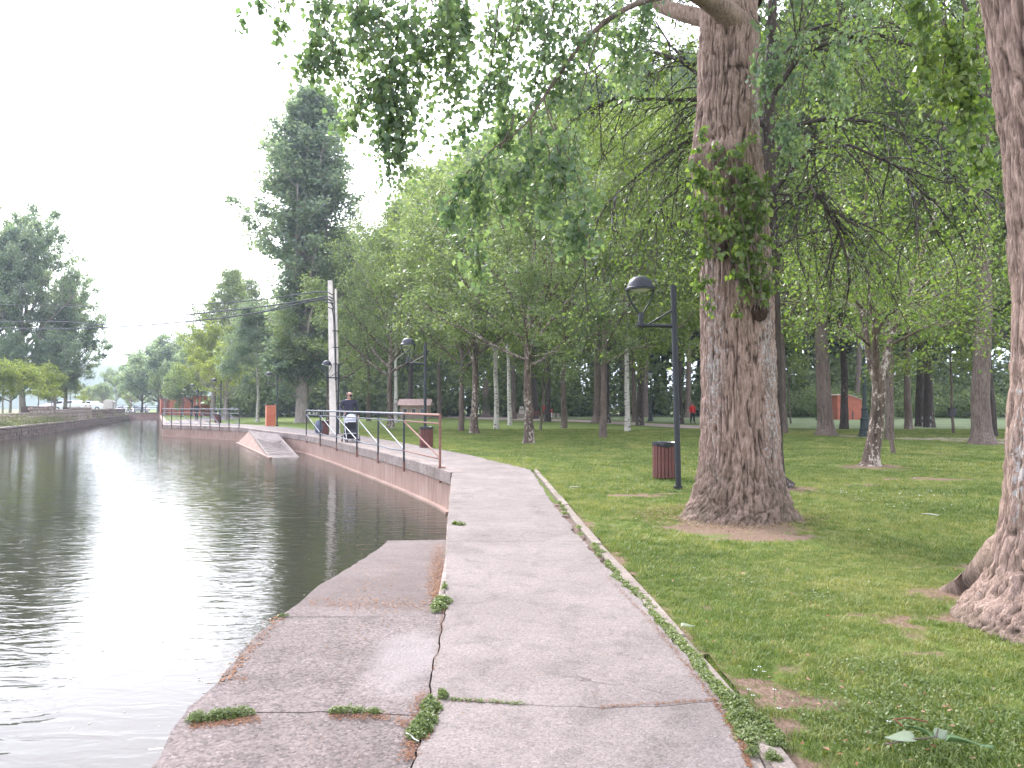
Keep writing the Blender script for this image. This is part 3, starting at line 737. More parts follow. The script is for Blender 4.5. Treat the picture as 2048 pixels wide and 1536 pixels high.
def ramp_top(name, poly, parent, zt, drop=1.3):
    x0, x1 = min(p[0] for p in poly), max(p[0] for p in poly); y0, y1 = min(p[1] for p in poly), max(p[1] for p in poly)
    bm = bmesh.new()
    n = len(poly)
    top = [bm.verts.new((p[0], p[1], 0)) for p in poly]
    f = bm.faces.new(top)
    if f.normal.z < 0 or f.calc_area() and (f.normal_update() or f.normal.z < 0): f.normal_flip()
    for k in range(1, int((y1-y0)/0.10)+1):
        bmesh.ops.bisect_plane(bm, geom=bm.verts[:]+bm.edges[:]+bm.faces[:], plane_co=(0, y0+k*0.10, 0), plane_no=(0, 1, 0))
    for k in range(1, int((x1-x0)/0.10)+1):
        bmesh.ops.bisect_plane(bm, geom=bm.verts[:]+bm.edges[:]+bm.faces[:], plane_co=(x0+k*0.10, 0, 0), plane_no=(1, 0, 0))
    be = [e for e in bm.edges if e.is_boundary]
    r = bmesh.ops.extrude_edge_only(bm, edges=be)
    newv = {v for v in r['geom'] if isinstance(v, bmesh.types.BMVert)}
    pc, dc = Vector(P2(812, 1318)), None
    for v in bm.verts:
        zt_ = zt(v.co.x, v.co.y)
        v.co.z = zt_ - (drop if v in newv else 0)
    bmesh.ops.recalc_face_normals(bm, faces=bm.faces)
    me = bpy.data.meshes.new(name); bm.to_mesh(me); bm.free()
    co = np.zeros(len(me.vertices)*3); me.vertices.foreach_get('co', co); co = co.reshape(-1, 3)
    x, y = co[:, 0], co[:, 1]
    q = ((x-pc.x)/.20)**2 + ((y-pc.y)/.55)**2
    nz = fbm(x*7, y*7, x*0, 61)
    patch = np.clip((1.15 - q + (nz-.5)*1.8), 0, 1)
    slope_tone = np.clip((y-RAMP_L[-1][1]-.05)/.35, 0, 1)*np.clip((1.05-(y-RAMP_L[-1][1])/9), .2, 1) * (0.55+.6*nz)  # darker from the crest of the slope, easing off towards the water
    for k, a in (('patch', patch), ('slope_tone', slope_tone)):
        at = me.attributes.new(k, 'FLOAT', 'POINT'); at.data.foreach_set('value', a.astype(np.float32))
    me.materials.append(M['ramp'])
    return link(name, me, parent)
flat = lambda x, y: -0.004 + 0.006*math.sin(x*3.1+y*1.7)*0.5
ramp_top('ramp_slab', rl0 + shift(crk, -.006)[1:-1] + rr0[::-1], ramp_o, flat)
ramp_top('ramp_slab', shift(crk, .006)[1:-1][::-1] + rl1 + rr1[::-1], ramp_o, flat)
yb = RAMP_L[-1][1]
def slope(x, y):
    t = max(0.0, (y-yb)/(TOE_L.y-yb)); s = t*t*(3-2*t)*0.25 + t*0.75
    return -0.004 + (ZW+0.015+0.004)*s
low = [RL[-1]] + jag(RAMP_L[-1], (TOE_L.x, TOE_L.y), 433, .012, .25)[1:] + [(TOE_R.x, TOE_R.y)] + [(p[0]-.006, p[1]) for p in clip_y(left_edge, yb, TOE_R.y-.02)[::-1]]
ramp_top('sloping_slab', low, ramp_o, slope)

# ------------------------------------------------------------------ kerb stones
kerb = tag(link('kerb', None), kind='structure')
K0, K1 = [], []
kin = shift(KERB_O, 0.085)
ko = lerp_line(KERB_O[1:], 15)
for i in range(15):
    a, b = Vector(ko[i]), Vector(ko[i+1]); d = (b-a).normalized(); nrm = Vector((-d.y, d.x))
    w = 0.085
    a2, b2 = a + d*.006, b - d*.006
    MB().prism([tuple(a2+nrm*w), tuple(a2), tuple(b2), tuple(b2+nrm*w)], -.16, 0.002+0.006*math.sin(i*2.3)).obj('kerb_stone', M['kerb'], kerb, bevel=.008)
# broken corner piece of the apron at the bottom edge
ap = tag(link('apron', None), kind='structure')
MB().prism([P2(1500, 1545), P2(1486, 1478), P2(1512, 1493), P2(1536, 1545)], -.1, -.006).obj('broken_slab', M['kerb'], ap, bevel=.004)
MB().prism([P2(1540, 1545), P2(1517, 1496), P2(1535, 1500), P2(1576, 1500), P2(1596, 1545)], -.1, -.012).obj('broken_slab', M['kerb'], ap, bevel=.004)

# ------------------------------------------------------------------ retaining walls of the park bank
def strip_wall(name, line, z0, z1, th, m, parent, side=1, seg=0.6, off=0.0):
    """vertical wall under a line, thickness to the land side"""
    ln = line
    fr = shift(ln, off); bk = shift(ln, -th*side)
    poly = fr + bk[::-1]
    return MB().prism(poly, z0, z1).obj(name, m, parent)
wall_line = [PATH_L[-1], RAIL_L[0]] + RAIL_L[1:]
wall_line[1] = (RAIL_L[0][0], RAIL_L[0][1])
bank = thing('retaining_wall', 'pinkish rendered canal wall with grey coping under the railings', 'wall')
wl_ = [(PATH_L[-1][0]-.01, PATH_L[-1][1]+.02)] + RAIL_L
strip_wall('wall_face', wl_, -1.6, -.25, .45, M['wall'], bank, off=.0)
cl = lerp_line(wl_, 22)
for i in range(22):
    a, b = Vector(cl[i]), Vector(cl[i+1]); d = (b-a).normalized(); n = Vector((-d.y, d.x)); a2, b2 = a+d*.008, b-d*.008
    pz = .035
    MB().prism([tuple(a2+n*pz), tuple(a2-n*.30), tuple(b2-n*.30), tuple(b2+n*pz)], -.247, .006).obj('coping_stone', M['coping'], bank, bevel=.012)
strip_wall('footing', wl_, -1.6, ZW+.045, .3, M['wall'], bank, off=.13)
# the end return of the bank and the canal's far right side
strip_wall('return_wall', [RAIL_L[-1], (FAR_R[0], FAR_R[1]-.2)], -1.6, -.02, .4, M['wall'], bank)
# low side of the walk beside the ramp
strip_wall('walk_side', [(p[0]-.012, p[1]) for p in [(-.5, 5.4)] + [p for p in left_edge if p[1] > 5.5 and p[1] < 14.9] + [PATH_L[-1]]], -1.6, -.02, .3, M['coping'], bank)

# slope with steps halfway along
wedge = thing('canal_slipway', 'pale concrete slipway wedge sloping from the walk into the canal beyond the near railing', 'ramp')
# top at the far end, toe at the near end, parallel to the wall
wA, wB = Vector(P2(560, 864.5)), Vector(P2(497, 858.5))                # along the coping
toeR, toeL = G(600, 914.5, ZW), G(541, 917, ZW)
bl = G(474, 886, ZW)
tL = Vector((wB.x-1.3, wB.y-1.0, -.02))
tL = G(499, 861.5, -.04); tR = G(556, 867.5, -.04); mid = G(541, 868, -.04)
vs = [tL, tR, Vector((toeR.x, toeR.y, ZW-.02)), Vector((toeL.x, toeL.y, ZW-.02)), Vector((bl.x, bl.y, ZW-.02))]
vb = [Vector((v.x, v.y, -1.7)) for v in vs]
MB().add(vs+vb, [(0, 4, 3), (4, 9, 8, 3), (3, 8, 7, 2), (2, 7, 6, 1), (1, 6, 5, 0), (0, 5, 9, 4)]).obj('side_wall', M['wall'], wedge)
MB().add(vs[:4], [(0, 3, 2, 1)]).obj('slope_face', M['path'], wedge)
# side lip and treads
def lipe(a, b, w, h, nm, m):
    d = (b-a); L = d.length; c = (a+b)/2
    o = MB().box((0, 0, 0), (w, L, h)).obj(nm, m, wedge); o.location = c + Vector((0, 0, h*.3)); o.rotation_euler = d.to_track_quat('Y', 'Z').to_euler(); return o
lipe(Vector(vs[0]), Vector(vs[3]), .09, .03, 'side_lip', M['path'])
lipe(Vector(vs[3]), Vector(vs[4]), .14, .09, 'footing_lip', M['wall'])
for k in range(7):
    t = 0.35 + k*0.085
    a = Vector(vs[0]).lerp(Vector(vs[3]), t); b = Vector(vs[1]).lerp(Vector(vs[2]), t)
    a = a.lerp(b, .08); b = a.lerp(b, .85); d = b-a
    o = MB().box((0, 0, 0), (d.length, .10, .012)).obj('tread', M['path'], wedge); o.location = (a+b)/2 + Vector((0, 0, .015)); o.rotation_euler = (0, 0, math.atan2(d.y, d.x))

# ------------------------------------------------------------------ far end and left bank of the canal
fw = thing('canal_end_wall', 'low pink wall closing the far end of the canal under a thin fence', 'wall')
MB().box(((FAR_L[0]+FAR_R[0])/2, FAR_R[1]+.2, -.75), (FAR_R[0]-FAR_L[0]+8, .4, 1.9)).obj('wall_face', M['wall'], fw)
MB().box(((FAR_L[0]+FAR_R[0])/2, FAR_R[1]+.15, .25), (FAR_R[0]-FAR_L[0]+8, .6, .12)).obj('coping', M['coping'], fw)
rS = random.Random(4)
def stone_mesh(seed, dims=(1, 1, 1)):
    r = random.Random(seed); bm = bmesh.new(); bmesh.ops.create_cube(bm, size=1)
    bmesh.ops.bevel(bm, geom=bm.edges[:], offset=.16, segments=1, affect='EDGES')
    for v in bm.verts: v.co += Vector([r.uniform(-.06, .06) for _ in range(3)])
    me = bpy.data.meshes.new('stone'); bm.to_mesh(me); bm.free(); return me
STN = [stone_mesh(s) for s in range(6)]; STN2 = [stone_mesh(s) for s in range(20, 25)]
for s in STN: s.materials.append(M['stone'])
for s in STN2: s.materials.append(M['stone_pale'])
def stone_wall(root, line, z0, z1, meshes, row=0.26, th=0.5, limit=300, core=True, z1f=None, coping=None):
    """courses of single stones on a mortar core; the line runs so that its left hand side faces the viewer"""
    cnt = 0; extra = MB()
    if core: MB().prism(shift(line, -.06) + shift(line, -th)[::-1], z0-.6, z1-.03).obj('mortar_core', M['mortar'], root)
    L = sum(math.dist(a, b) for a, b in zip(line, line[1:]))
    z = z0
    while z < z1-.05:
        h = min(row*rS.uniform(.75, 1.2), z1-z); d = rS.uniform(-.3, 0)
        while d < L:
            w = row*rS.uniform(1.0, 2.4)
            m_ = d+w/2
            if m_ > 0 and m_ < L:
                acc = 0
                for a, b in zip(line, line[1:]):
                    l = math.dist(a, b)
                    if acc+l >= m_:
                        t = (m_-acc)/l; a, b = Vector(a), Vector(b); c = a.lerp(b, t); ang = math.atan2((b-a).y, (b-a).x); nn = Vector((-(b-a).y, (b-a).x)).normalized(); break
                    acc += l
                loc = Vector((c.x, c.y, z+h/2)) + Vector((nn.x, nn.y, 0))*rS.uniform(-.10, -.03)
                if cnt < limit:
                    o = link('stone', rS.choice(meshes), root, loc, (rS.uniform(-.04, .04), rS.uniform(-.04, .04), ang)); o.scale = (w*.96, .22, h*.93)
                else: extra.box(tuple(loc), (w*.93, .22, h*.88), rz=ang)
                cnt += 1
            d += w
        z += h
    if extra.v:
        e = extra.obj('small_stones', meshes[0].materials[0], root, bevel=0); e['kind'] = 'stuff'
lbw = thing('stone_quay_wall', 'rough stone wall along the left bank of the canal', 'wall')
LBW = LB[1:] + [(LB[-1][0]+1.2, LB[-1][1]+.3)]
# faces the water: right hand side of the line from near to far, so walk it backwards
lineL = LBW[::-1]
vis = [LB[2], LB[3], LB[4], LB[5]]
stone_wall(lbw, ([ (LB[2][0]-.1*(LB[3][0]-LB[2][0]), LB[2][1]-.1*(LB[3][1]-LB[2][1])) ] + vis[1:])[::-1], ZW-.05, -.12, STN, row=.24, limit=300)
MB().prism(shift([LB[0], LB[1], LB[2]], .08) + shift([LB[0], LB[1], LB[2]], .55)[::-1], -1.5, -.13).obj('plain_wall', M['mortar'], lbw)
for a, b in zip(LB[:-1], LB[1:]):
    n_ = max(3, int(math.dist(a, b)/3))
    for k in range(n_):
        p, q_ = Vector(a).lerp(Vector(b), k/n_), Vector(a).lerp(Vector(b), (k+1)/n_); d = (q_-p).normalized(); n = Vector((d.y, -d.x))
        MB().prism([tuple(p+n*.07), tuple(q_+n*.07-d*.03), tuple(q_-n*.40-d*.03), tuple(p-n*.40)], -.118, .0).obj('coping_stone', M['coping'], lbw)
# upper terrace behind ruined walls
TZ = .62
ter = [(-200, 40), P2(-200, 828, TZ-1.2), P2(0, 841, .0), P2(75, 836.5, .0), P2(170, 830.5, .0), (P2(240, 827, .0)[0], 118), (-80, 150), (-200, 150)]
ter = [(-200, 48), (-36.0, 50.0), (-37.6, 55), (-39.4, 62), (-42.0, 70), (-43.6, 75), (-47.6, 86), (-60, 118), (-70, 128), (-200, 128)]
MB().prism(ter, -.4, TZ).obj('terrace', M['meadow']); tag(bpy.data.objects['terrace'], kind='structure')
def ruin(line, z1, label, meshes, row=.3, lim=200):
    w = thing('ruined_stone_wall', label, 'wall'); stone_wall(w, line, -.05, z1, meshes, row=row, limit=lim, th=.6); return w
ruin([(-38.6, 61.9), (-36.4, 55), (-34.2, 46)], .80, 'long low dry-stone wall at the left edge behind the bank weeds', STN2, .28, 260)
ruin([(-40.8, 69), (-38.65, 62)], 1.34, 'taller crumbling block of stone wall left of the gap in the ruins', STN2, .34)
ruin([(-42.3, 74), (-40.85, 69.1)], 1.05, 'low broken stone wall in the gap between two taller ruins', STN2, .3)
ruin([(-46.2, 85), (-42.35, 74.1)], 1.24, 'second tall ruined stone wall right of the gap', STN2, .34)
ruin([(-59.0, 118), (-46.25, 85.1)], 1.02, 'long grey ruined wall reaching towards the far end of the canal', STN, .4, 160)
blk = thing('stone_block', 'upright white stone block standing on the ruined wall by the far bank', 'block', (-52.6, 101, .98))
MB().box((0, 0, .55), (1.2, .8, 1.0), rz=.2, ry=.08).obj('block_face', M['slab_white'], blk, bevel=.06)
MB().box((.05, 0, 1.13), (.9, .7, .1), rz=.2, ry=.08).obj('block_top', M['slab_white'], blk, bevel=.03)

# gravel walk through the park, meadow behind it
gw = [(-9, 88), (-2, 76), (4, 60), (12.5, 42.8), (22, 33), (45, 22.0), (45, 24.5), (24, 35.3), (14.3, 45.2), (5.8, 64), (1, 80), (-5, 92)]
gw = [P2(600, 829), P2(880, 829), P2(1000, 834), P2(1150, 838.5), P2(1300, 845.5), P2(1560, 857.5), P2(2010, 876), P2(2400, 893), P2(2400, 903), P2(2010, 885.5), P2(1560, 865.5), P2(1300, 851), P2(1150, 842.5), P2(1000, 839), P2(880, 834), P2(600, 832)]
poly_sheet('gravel_walk', gw, -0.036, M['gravel'])
md = [P2(600, 828), P2(880, 828), P2(1000, 832.5), P2(1150, 837), P2(1300, 842.5), P2(1560, 854), P2(2010, 868), P2(2500, 884), P2(3000, 840), (260, 160), (-60, 160)]
poly_sheet('meadow', md, -0.045, M['meadow'])
# hill on the horizon
hx = np.linspace(-1, 1, 60); hy = np.linspace(0, 1, 20); HX, HY = np.meshgrid(hx, hy)
wx = -230 + HX*243; wy = 381 + HY*178
hz = .19*150*np.exp(-((HX-(-.18))/.33)**2)*np.sin(np.clip(HY*1.25, 0, 1)*math.pi/2*1.0)*(1-.0*HY) + 8*np.exp(-((HX-.35)/.4)**2)*np.clip(HY*1.4, 0, 1) + 3*fbm(HX*6, HY*6, HX*0, 9)*np.clip(HY*3, 0, 1) - 2
i_ = np.arange(60*20).reshape(20, 60); q = np.stack([i_[:-1, :-1], i_[:-1, 1:], i_[1:, 1:], i_[1:, :-1]], -1).reshape(-1, 4)
tag(link('hills', np_mesh('hills', np.stack([wx, wy, hz], -1), [q], M['hill'])), kind='structure')
# ------------------------------------------------------------------ trees
def unit(v): return v / (np.linalg.norm(v) + 1e-9)
def curve(rng, p, d, L, n, up=0.0, wob=0.12):
    pts = [p]; st = L/(n-1); d = unit(d)
    for i in range(n-1):
        d = unit(d + rng.normal(0, wob, 3) + np.array([0, 0, up/(n-1)]))
        pts.append(pts[-1] + d*st)
    return np.array(pts), d
def at(P, t):
    f = t*(len(P)-1); i = min(int(f), len(P)-2); return P[i] + (P[i+1]-P[i])*(f-i), unit(P[i+1]-P[i])
def grow(seed, H=12., r0=.2, fork=3., crown_r=3.5, style='round', limbs=14, subs=7, twigs=4, cl=14, spread=.32, leaf=.13, n_leaf=22000,
         lean=(0, 0), flare=1.5, droop=0.0, wood_n=8, low=None, limb_up=.5, twig_wood=True, top_taper=.25):
    """returns a wood collector and the leaf centres of one tree"""
    rng = np.random.default_rng(seed); W = Wood(); C = []
    lead = style in ('leader', 'column', 'weep')
    Ht = H*0.97 if lead else fork + (H-fork)*.45
    n = 16; t = np.linspace(0, 1, n)
    wob = np.cumsum(rng.normal(0, .035, (n, 2))*Ht/10, 0); wob -= wob[0]
    P = np.stack([lean[0]*t*Ht + wob[:, 0], lean[1]*t*Ht + wob[:, 1], t*Ht], 1)
    rad = r0*(1-(1-top_taper)*t**1.1) if not lead else r0*(1-.93*t)
    zz_ = np.array([0, .12, .3, .6]); base = np.stack([np.interp(zz_, P[:, 2], P[:, k]) for k in range(3)], 1)
    P = np.concatenate([base, P[P[:, 2] > .8]]); rad = np.concatenate([r0*np.array([flare, 1+(flare-1)*.5, 1+(flare-1)*.2, 1.03]), rad[-(len(P)-4):]])
    P[0, 2] = -.12
    # straightforward low stretch so that no limb hides the bole
    W.add(P, rad, wood_n+4)
    def trunk_at(z):
        return np.array([np.interp(z, P[:, 2], P[:, 0]), np.interp(z, P[:, 2], P[:, 1]), z]), np.interp(z, P[:, 2], rad)
    az = rng.uniform(0, 6.28)
    for i in range(limbs):
        u = (i+.5)/limbs
        az += 2.4 + rng.normal(0, .35)
        if style == 'round':
            z = fork + (Ht-fork)*u*1.0; el = R(18) + R(62)*u + rng.normal(0, .12)
            # reach so that the limb ends near the crown's surface
            L = math.hypot(crown_r*math.cos(el), (H-z)*math.sin(el))*rng.uniform(.82, 1.08)
        elif style == 'leader':
            z = fork + (H*.95-fork)*u; el = R(28) + R(30)*u
            L = crown_r*(1-.72*u**1.4)*rng.uniform(.75, 1.1)*(.75+.5*min(1, u*5))
        elif style == 'column':
            z = fork + (H*.84-fork)*u**.95; el = R(44) + R(30)*min(1, u*3.5)
            prof = min(1, .62+u*2.0)*(1-u)**.62
            L = (crown_r/math.cos(el)*.9)*max(.25, prof)*rng.uniform(.75, 1.15)
        else:
            z = fork + (H*.93-fork)*u; el = R(45)
            L = crown_r*(1.05-.75*u)*rng.uniform(.8, 1.1)
        p, rt = trunk_at(z)
        d = np.array([math.cos(az)*math.cos(el), math.sin(az)*math.cos(el), math.sin(el)])
        up = limb_up if style == 'round' else (.25 if style == 'leader' else (.9 if style == 'column' else -1.3))
        LP, ld = curve(rng, p, d, L, 8, up, .10)
        lr = min(rt*.62, .028*L+.012)
        W.add(LP, lr*np.linspace(1, .18, 8), 6 if L > 2 else 5)
        for j in range(subs):
            v = .22 + .78*(j+rng.uniform(0, .9))/subs
            q, dd = at(LP, min(v, .99))
            side = unit(np.cross(dd, rng.normal(size=3)))
            ang = rng.uniform(.5, 1.15)
            d2 = unit(dd*math.cos(ang) + side*math.sin(ang) + np.array([0, 0, .12 if style != 'weep' else -.5]))
            L2 = L*(.46-.20*v)*rng.uniform(.7, 1.2) + .25
            SP, _ = curve(rng, q, d2, L2, 5, .1 - droop, .14)
            W.add(SP, lr*(1-.75*v)*.5*np.linspace(1, .25, 5)+.003, 4)
            for k in range(twigs):
                w = .3 + .7*(k+rng.uniform(0, 1))/twigs
                q3, d3 = at(SP, min(w, .99))
                d3 = unit(d3 + rng.normal(0, .75, 3) + np.array([0, 0, -droop]))
                L3 = rng.uniform(.3, .75)*(1.0+L2*.12)*(1.8 if style == 'weep' else 1)
                TP, _ = curve(rng, q3, d3, L3, 3 if style != 'weep' else 5, -droop*1.5, .15)
                if twig_wood: W.add(TP, np.linspace(.008, .003, len(TP)), 3)
                C.append((TP[-1], TP[0], spread))
    # leaves clustered along the twigs
    nC = len(C); per = rng.multinomial(n_leaf, rng.dirichlet(np.full(nC, 2.2)))
    A = np.repeat(np.array([c[0] for c in C]), per, 0); B = np.repeat(np.array([c[1] for c in C]), per, 0)
    tt = rng.uniform(-.15, 1.1, (len(A), 1))
    X = A*tt + B*(1-tt) + rng.normal(0, spread*.5, (len(A), 3))*np.array([1, 1, .7])
    if low is not None: X = X[X[:, 2] > low]
    return W, X, rng
def tree_parts(seed, bark_m, leaf_m, leaf=.13, aspect=.7, droop=.2, **kw):
    W, X, rng = grow(seed, leaf=leaf, **kw)
    return W.mesh('trunk', M[bark_m]), leaf_mesh('crown', rng, X, leaf, M[leaf_m], droop=droop, aspect=aspect)
def plant(name, meshes, label, loc, rz=0, sc=1.0, group=None, cat='tree', szxy=1.0):
    t = thing(name, label, cat, loc, rz, group); t.scale = (sc*szxy, sc*szxy, sc)
    link('trunk', meshes[0], t); link('crown', meshes[1], t)
    return t
def top_h(py_top, Y): return EYE + (813-py_top)/F*Y

# shared kinds for the grove (each copied with its own size and turn)
KIND = {}
KIND['park'] = [tree_parts(40+i, 'bark_grey', 'leaf_park', leaf=.14, H=12., r0=.155, fork=2.6+.3*(i % 3), crown_r=4.2, limbs=15, subs=8, twigs=4, n_leaf=28000, spread=.45, droop=.35, limb_up=.35, flare=1.35) for i in range(5)]
KIND['pale'] = [tree_parts(60+i, 'bark_mottled', 'leaf_pale', leaf=.14, H=13., r0=.19, fork=2.9, crown_r=4.4, limbs=16, subs=8, twigs=4, n_leaf=30000, spread=.45, droop=.25, flare=1.6) for i in range(3)]
KIND['birch'] = [tree_parts(70+i, 'bark_birch', 'leaf_park', leaf=.11, H=13., r0=.14, fork=3.6, crown_r=2.6, style='leader', limbs=24, subs=5, twigs=4, n_leaf=20000, spread=.42, droop=.5, flare=1.3) for i in range(2)]
KIND['tall'] = [tree_parts(80+i, 'bark_grey', 'leaf_dark', leaf=.22, H=24., r0=.36, fork=6.5, crown_r=5.2, style='leader', limbs=30, subs=7, twigs=4, n_leaf=28000, spread=.65, droop=.2, flare=1.8) for i in range(3)]
KIND['dark'] = [tree_parts(90+i, 'bark_dark', 'leaf_park', leaf=.15, H=13., r0=.20, fork=3.0, crown_r=4.6, limbs=15, subs=8, twigs=4, n_leaf=28000, spread=.5, droop=.3, flare=1.4) for i in range(2)]
KIND['thin'] = [tree_parts(95, 'bark_grey', 'leaf_park', leaf=.11, H=7.5, r0=.07, fork=2.6, crown_r=1.7, style='leader', limbs=14, subs=5, twigs=3, n_leaf=6000, spread=.32, droop=.3, lean=(.07, 0), flare=1.3)]
rT = random.Random(12)
NM = {'park': 'park_tree', 'pale': 'park_tree', 'birch': 'birch_tree', 'tall': 'poplar_tree', 'dark': 'park_tree', 'thin': 'sapling'}
H0 = {'park': 12., 'pale': 13., 'birch': 13., 'tall': 24., 'dark': 13., 'thin': 7.5}
GROVE = [
 # base px, base py, kind, top py, label
 (949, 867, 'pale', 300, 'pale flaky-barked tree with flared foot, forking low, right of the railing end'),
 (1057, 887, 'pale', 285, 'black and white mottled trunk, nearest of the grove left of the lamp, leaning left'),
 (1206, 874, 'park', 230, 'smooth light brown tree with a tight V fork, left of the near lamp'),
 (1255, 863, 'birch', 250, 'white birch with yellow lichened foot, close left of the near lamp'),
 (993, 857, 'birch', 330, 'birch with a yellow-green foot between two mottled trunks'),
 (922, 863, 'park', 420, 'slender forked tree just right of the rusty railing end'),
 (1020, 850, 'birch', 340, 'thin speckled birch leaning left behind the mottled leaning tree'),
 (1080, 862, 'thin', 600, 'thin brown sapling just right of the black and white mottled trunk'),
 (1128, 856, 'park', 260, 'dark slim tree with a high spreading fork right of the red-jacketed walker'),
 (1095, 843, 'dark', 300, 'dark trunk directly behind the walker in the red jacket'),
 (1194, 846, 'tall', 160, 'thick dark trunk behind the V-forked tree'),
 (1213, 846, 'dark', 260, 'dark trunk with spreading foot, right behind the V-forked tree'),
 (1280, 851, 'dark', 240, 'brown tree leaning left between the white birch and the green lamp post'),
 (1270, 843, 'park', 330, 'small dark tree on the gravel edge right behind the white birch'),
 (1359, 847, 'dark', 250, 'black trunk half hidden behind the near lamp pole'),
 (1028, 838, 'park', 330, 'straight brown trunk on the gravel walk behind the thin speckled birch'),
 (1070, 838, 'dark', 300, 'broad dark tree across the gravel walk, left of the red-jacketed walker'),
 (1005, 823, 'tall', 150, 'big reddish-brown conical trunk far beyond the gravel walk'),
 (1160, 827, 'park', 380, 'thin dark tree beyond the gravel walk in the middle of the grove'),
 (1245, 832, 'park', 300, 'slim grey tree beyond the gravel walk left of the pale birch'),
 (1292, 834, 'tall', 120, 'pale grey leaning trunk beyond the walk beside the green lamp post'),
 (1376, 835, 'tall', 100, 'thick pale trunk far behind the lamp pole'),
 (782, 856, 'pale', 420, 'brown-trunked tree right of the man with the stroller'),
 (791, 845, 'birch', 410, 'leaning white birch just right of the stroller man'),
 (737, 842, 'park', 470, 'thin leafy tree immediately right of the man with the stroller'),
 (766, 827, 'birch', 470, 'far forked white birch between the man and the brown trunk'),
 (821, 835, 'dark', 400, 'dark tree in front of the pink building'),
 (879, 838, 'park', 360, 'dark slim tree just left of the railing end post'),
 (884, 829, 'birch', 380, 'curved white birch behind the rusty railing post'),
 (658, 845, 'pale', 500, 'tree half hidden behind the concrete utility pole'),
 (700, 832, 'dark', 470, 'dark far tree behind the head of the man with the stroller'),
 (469, 832, 'tall', 545, 'thick pinkish trunk behind the far railing, left of the orange cabinet'),
 (430, 834, 'park', 610, 'low-forked tree behind the far railing near the walkers'),
 (1553, 972, 'skip', 0, ''),
 (1566, 867, 'park', 60, 'grey tree with a side limb arching right, just right of the giant trunk'),
 (1582, 847, 'thin', 640, 'thin dark sapling on the meadow right of the giant trunk'),
 (1652, 871, 'tall', -420, 'tall straight grey trunk with a flared foot by the gravel walk'),
 (1688, 859, 'dark', 200, 'low-forking dark tree in front of the orange hut'),
 (1717, 835, 'tall', -60, 'pale thick trunk right beside the orange hut'),
 (1779, 879, 'park', 120, 'brown trunk behind the leaning sapling right of the ornate green lamp'),
 (1787, 908, 'thin', 520, 'thin leaning sapling right of the forked mottled tree'),
 (1817, 859, 'park', 160, 'small tree dividing into three stems on the meadow'),
 (1841, 853, 'dark', 130, 'left one of two dark trunks close together on the meadow'),
 (1859, 855, 'dark', 60, 'right, thicker one of two dark trunks close together on the meadow'),
 (1907, 867, 'thin', 560, 'thin crooked dark tree with a small black box hung on it'),
 (1965, 888, 'tall', -520, 'tall grey trunk with broad flared foot left of the right-hand giant trunk'),
 (1983, 874, 'dark', 60, 'dark trunk peeping out behind the tall grey trunk at the right'),
 (1600, 832, 'tall', -20, 'left one of the two pale trunks far right of the giant tree'),
 (1619, 832, 'tall', 10, 'right one of the two pale trunks far right of the giant tree'),
 (1700, 880, 'skip', 0, ''),
 (1450, 842, 'park', 200, 'leafy tree hidden behind the giant trunk'),
]
cnt = {k: 0 for k in KIND}
for px, py, kd, ty, lab in GROVE:
    if kd == 'skip': continue
    g = G(px, py, -.05); i = cnt[kd] % len(KIND[kd]); cnt[kd] += 1
    H = top_h(ty, g.y); s = H/H0[kd]
    sxy = min(1.25, max(.8, 1.0/s**.5))*rT.uniform(.92, 1.08)
    if kd == 'tall': sxy = min(.85, .95/s)
    plant(NM[kd], KIND[kd][i], lab, (g.x, g.y, -.05), rT.uniform(0, 6.28), s, None, 'tree', sxy)

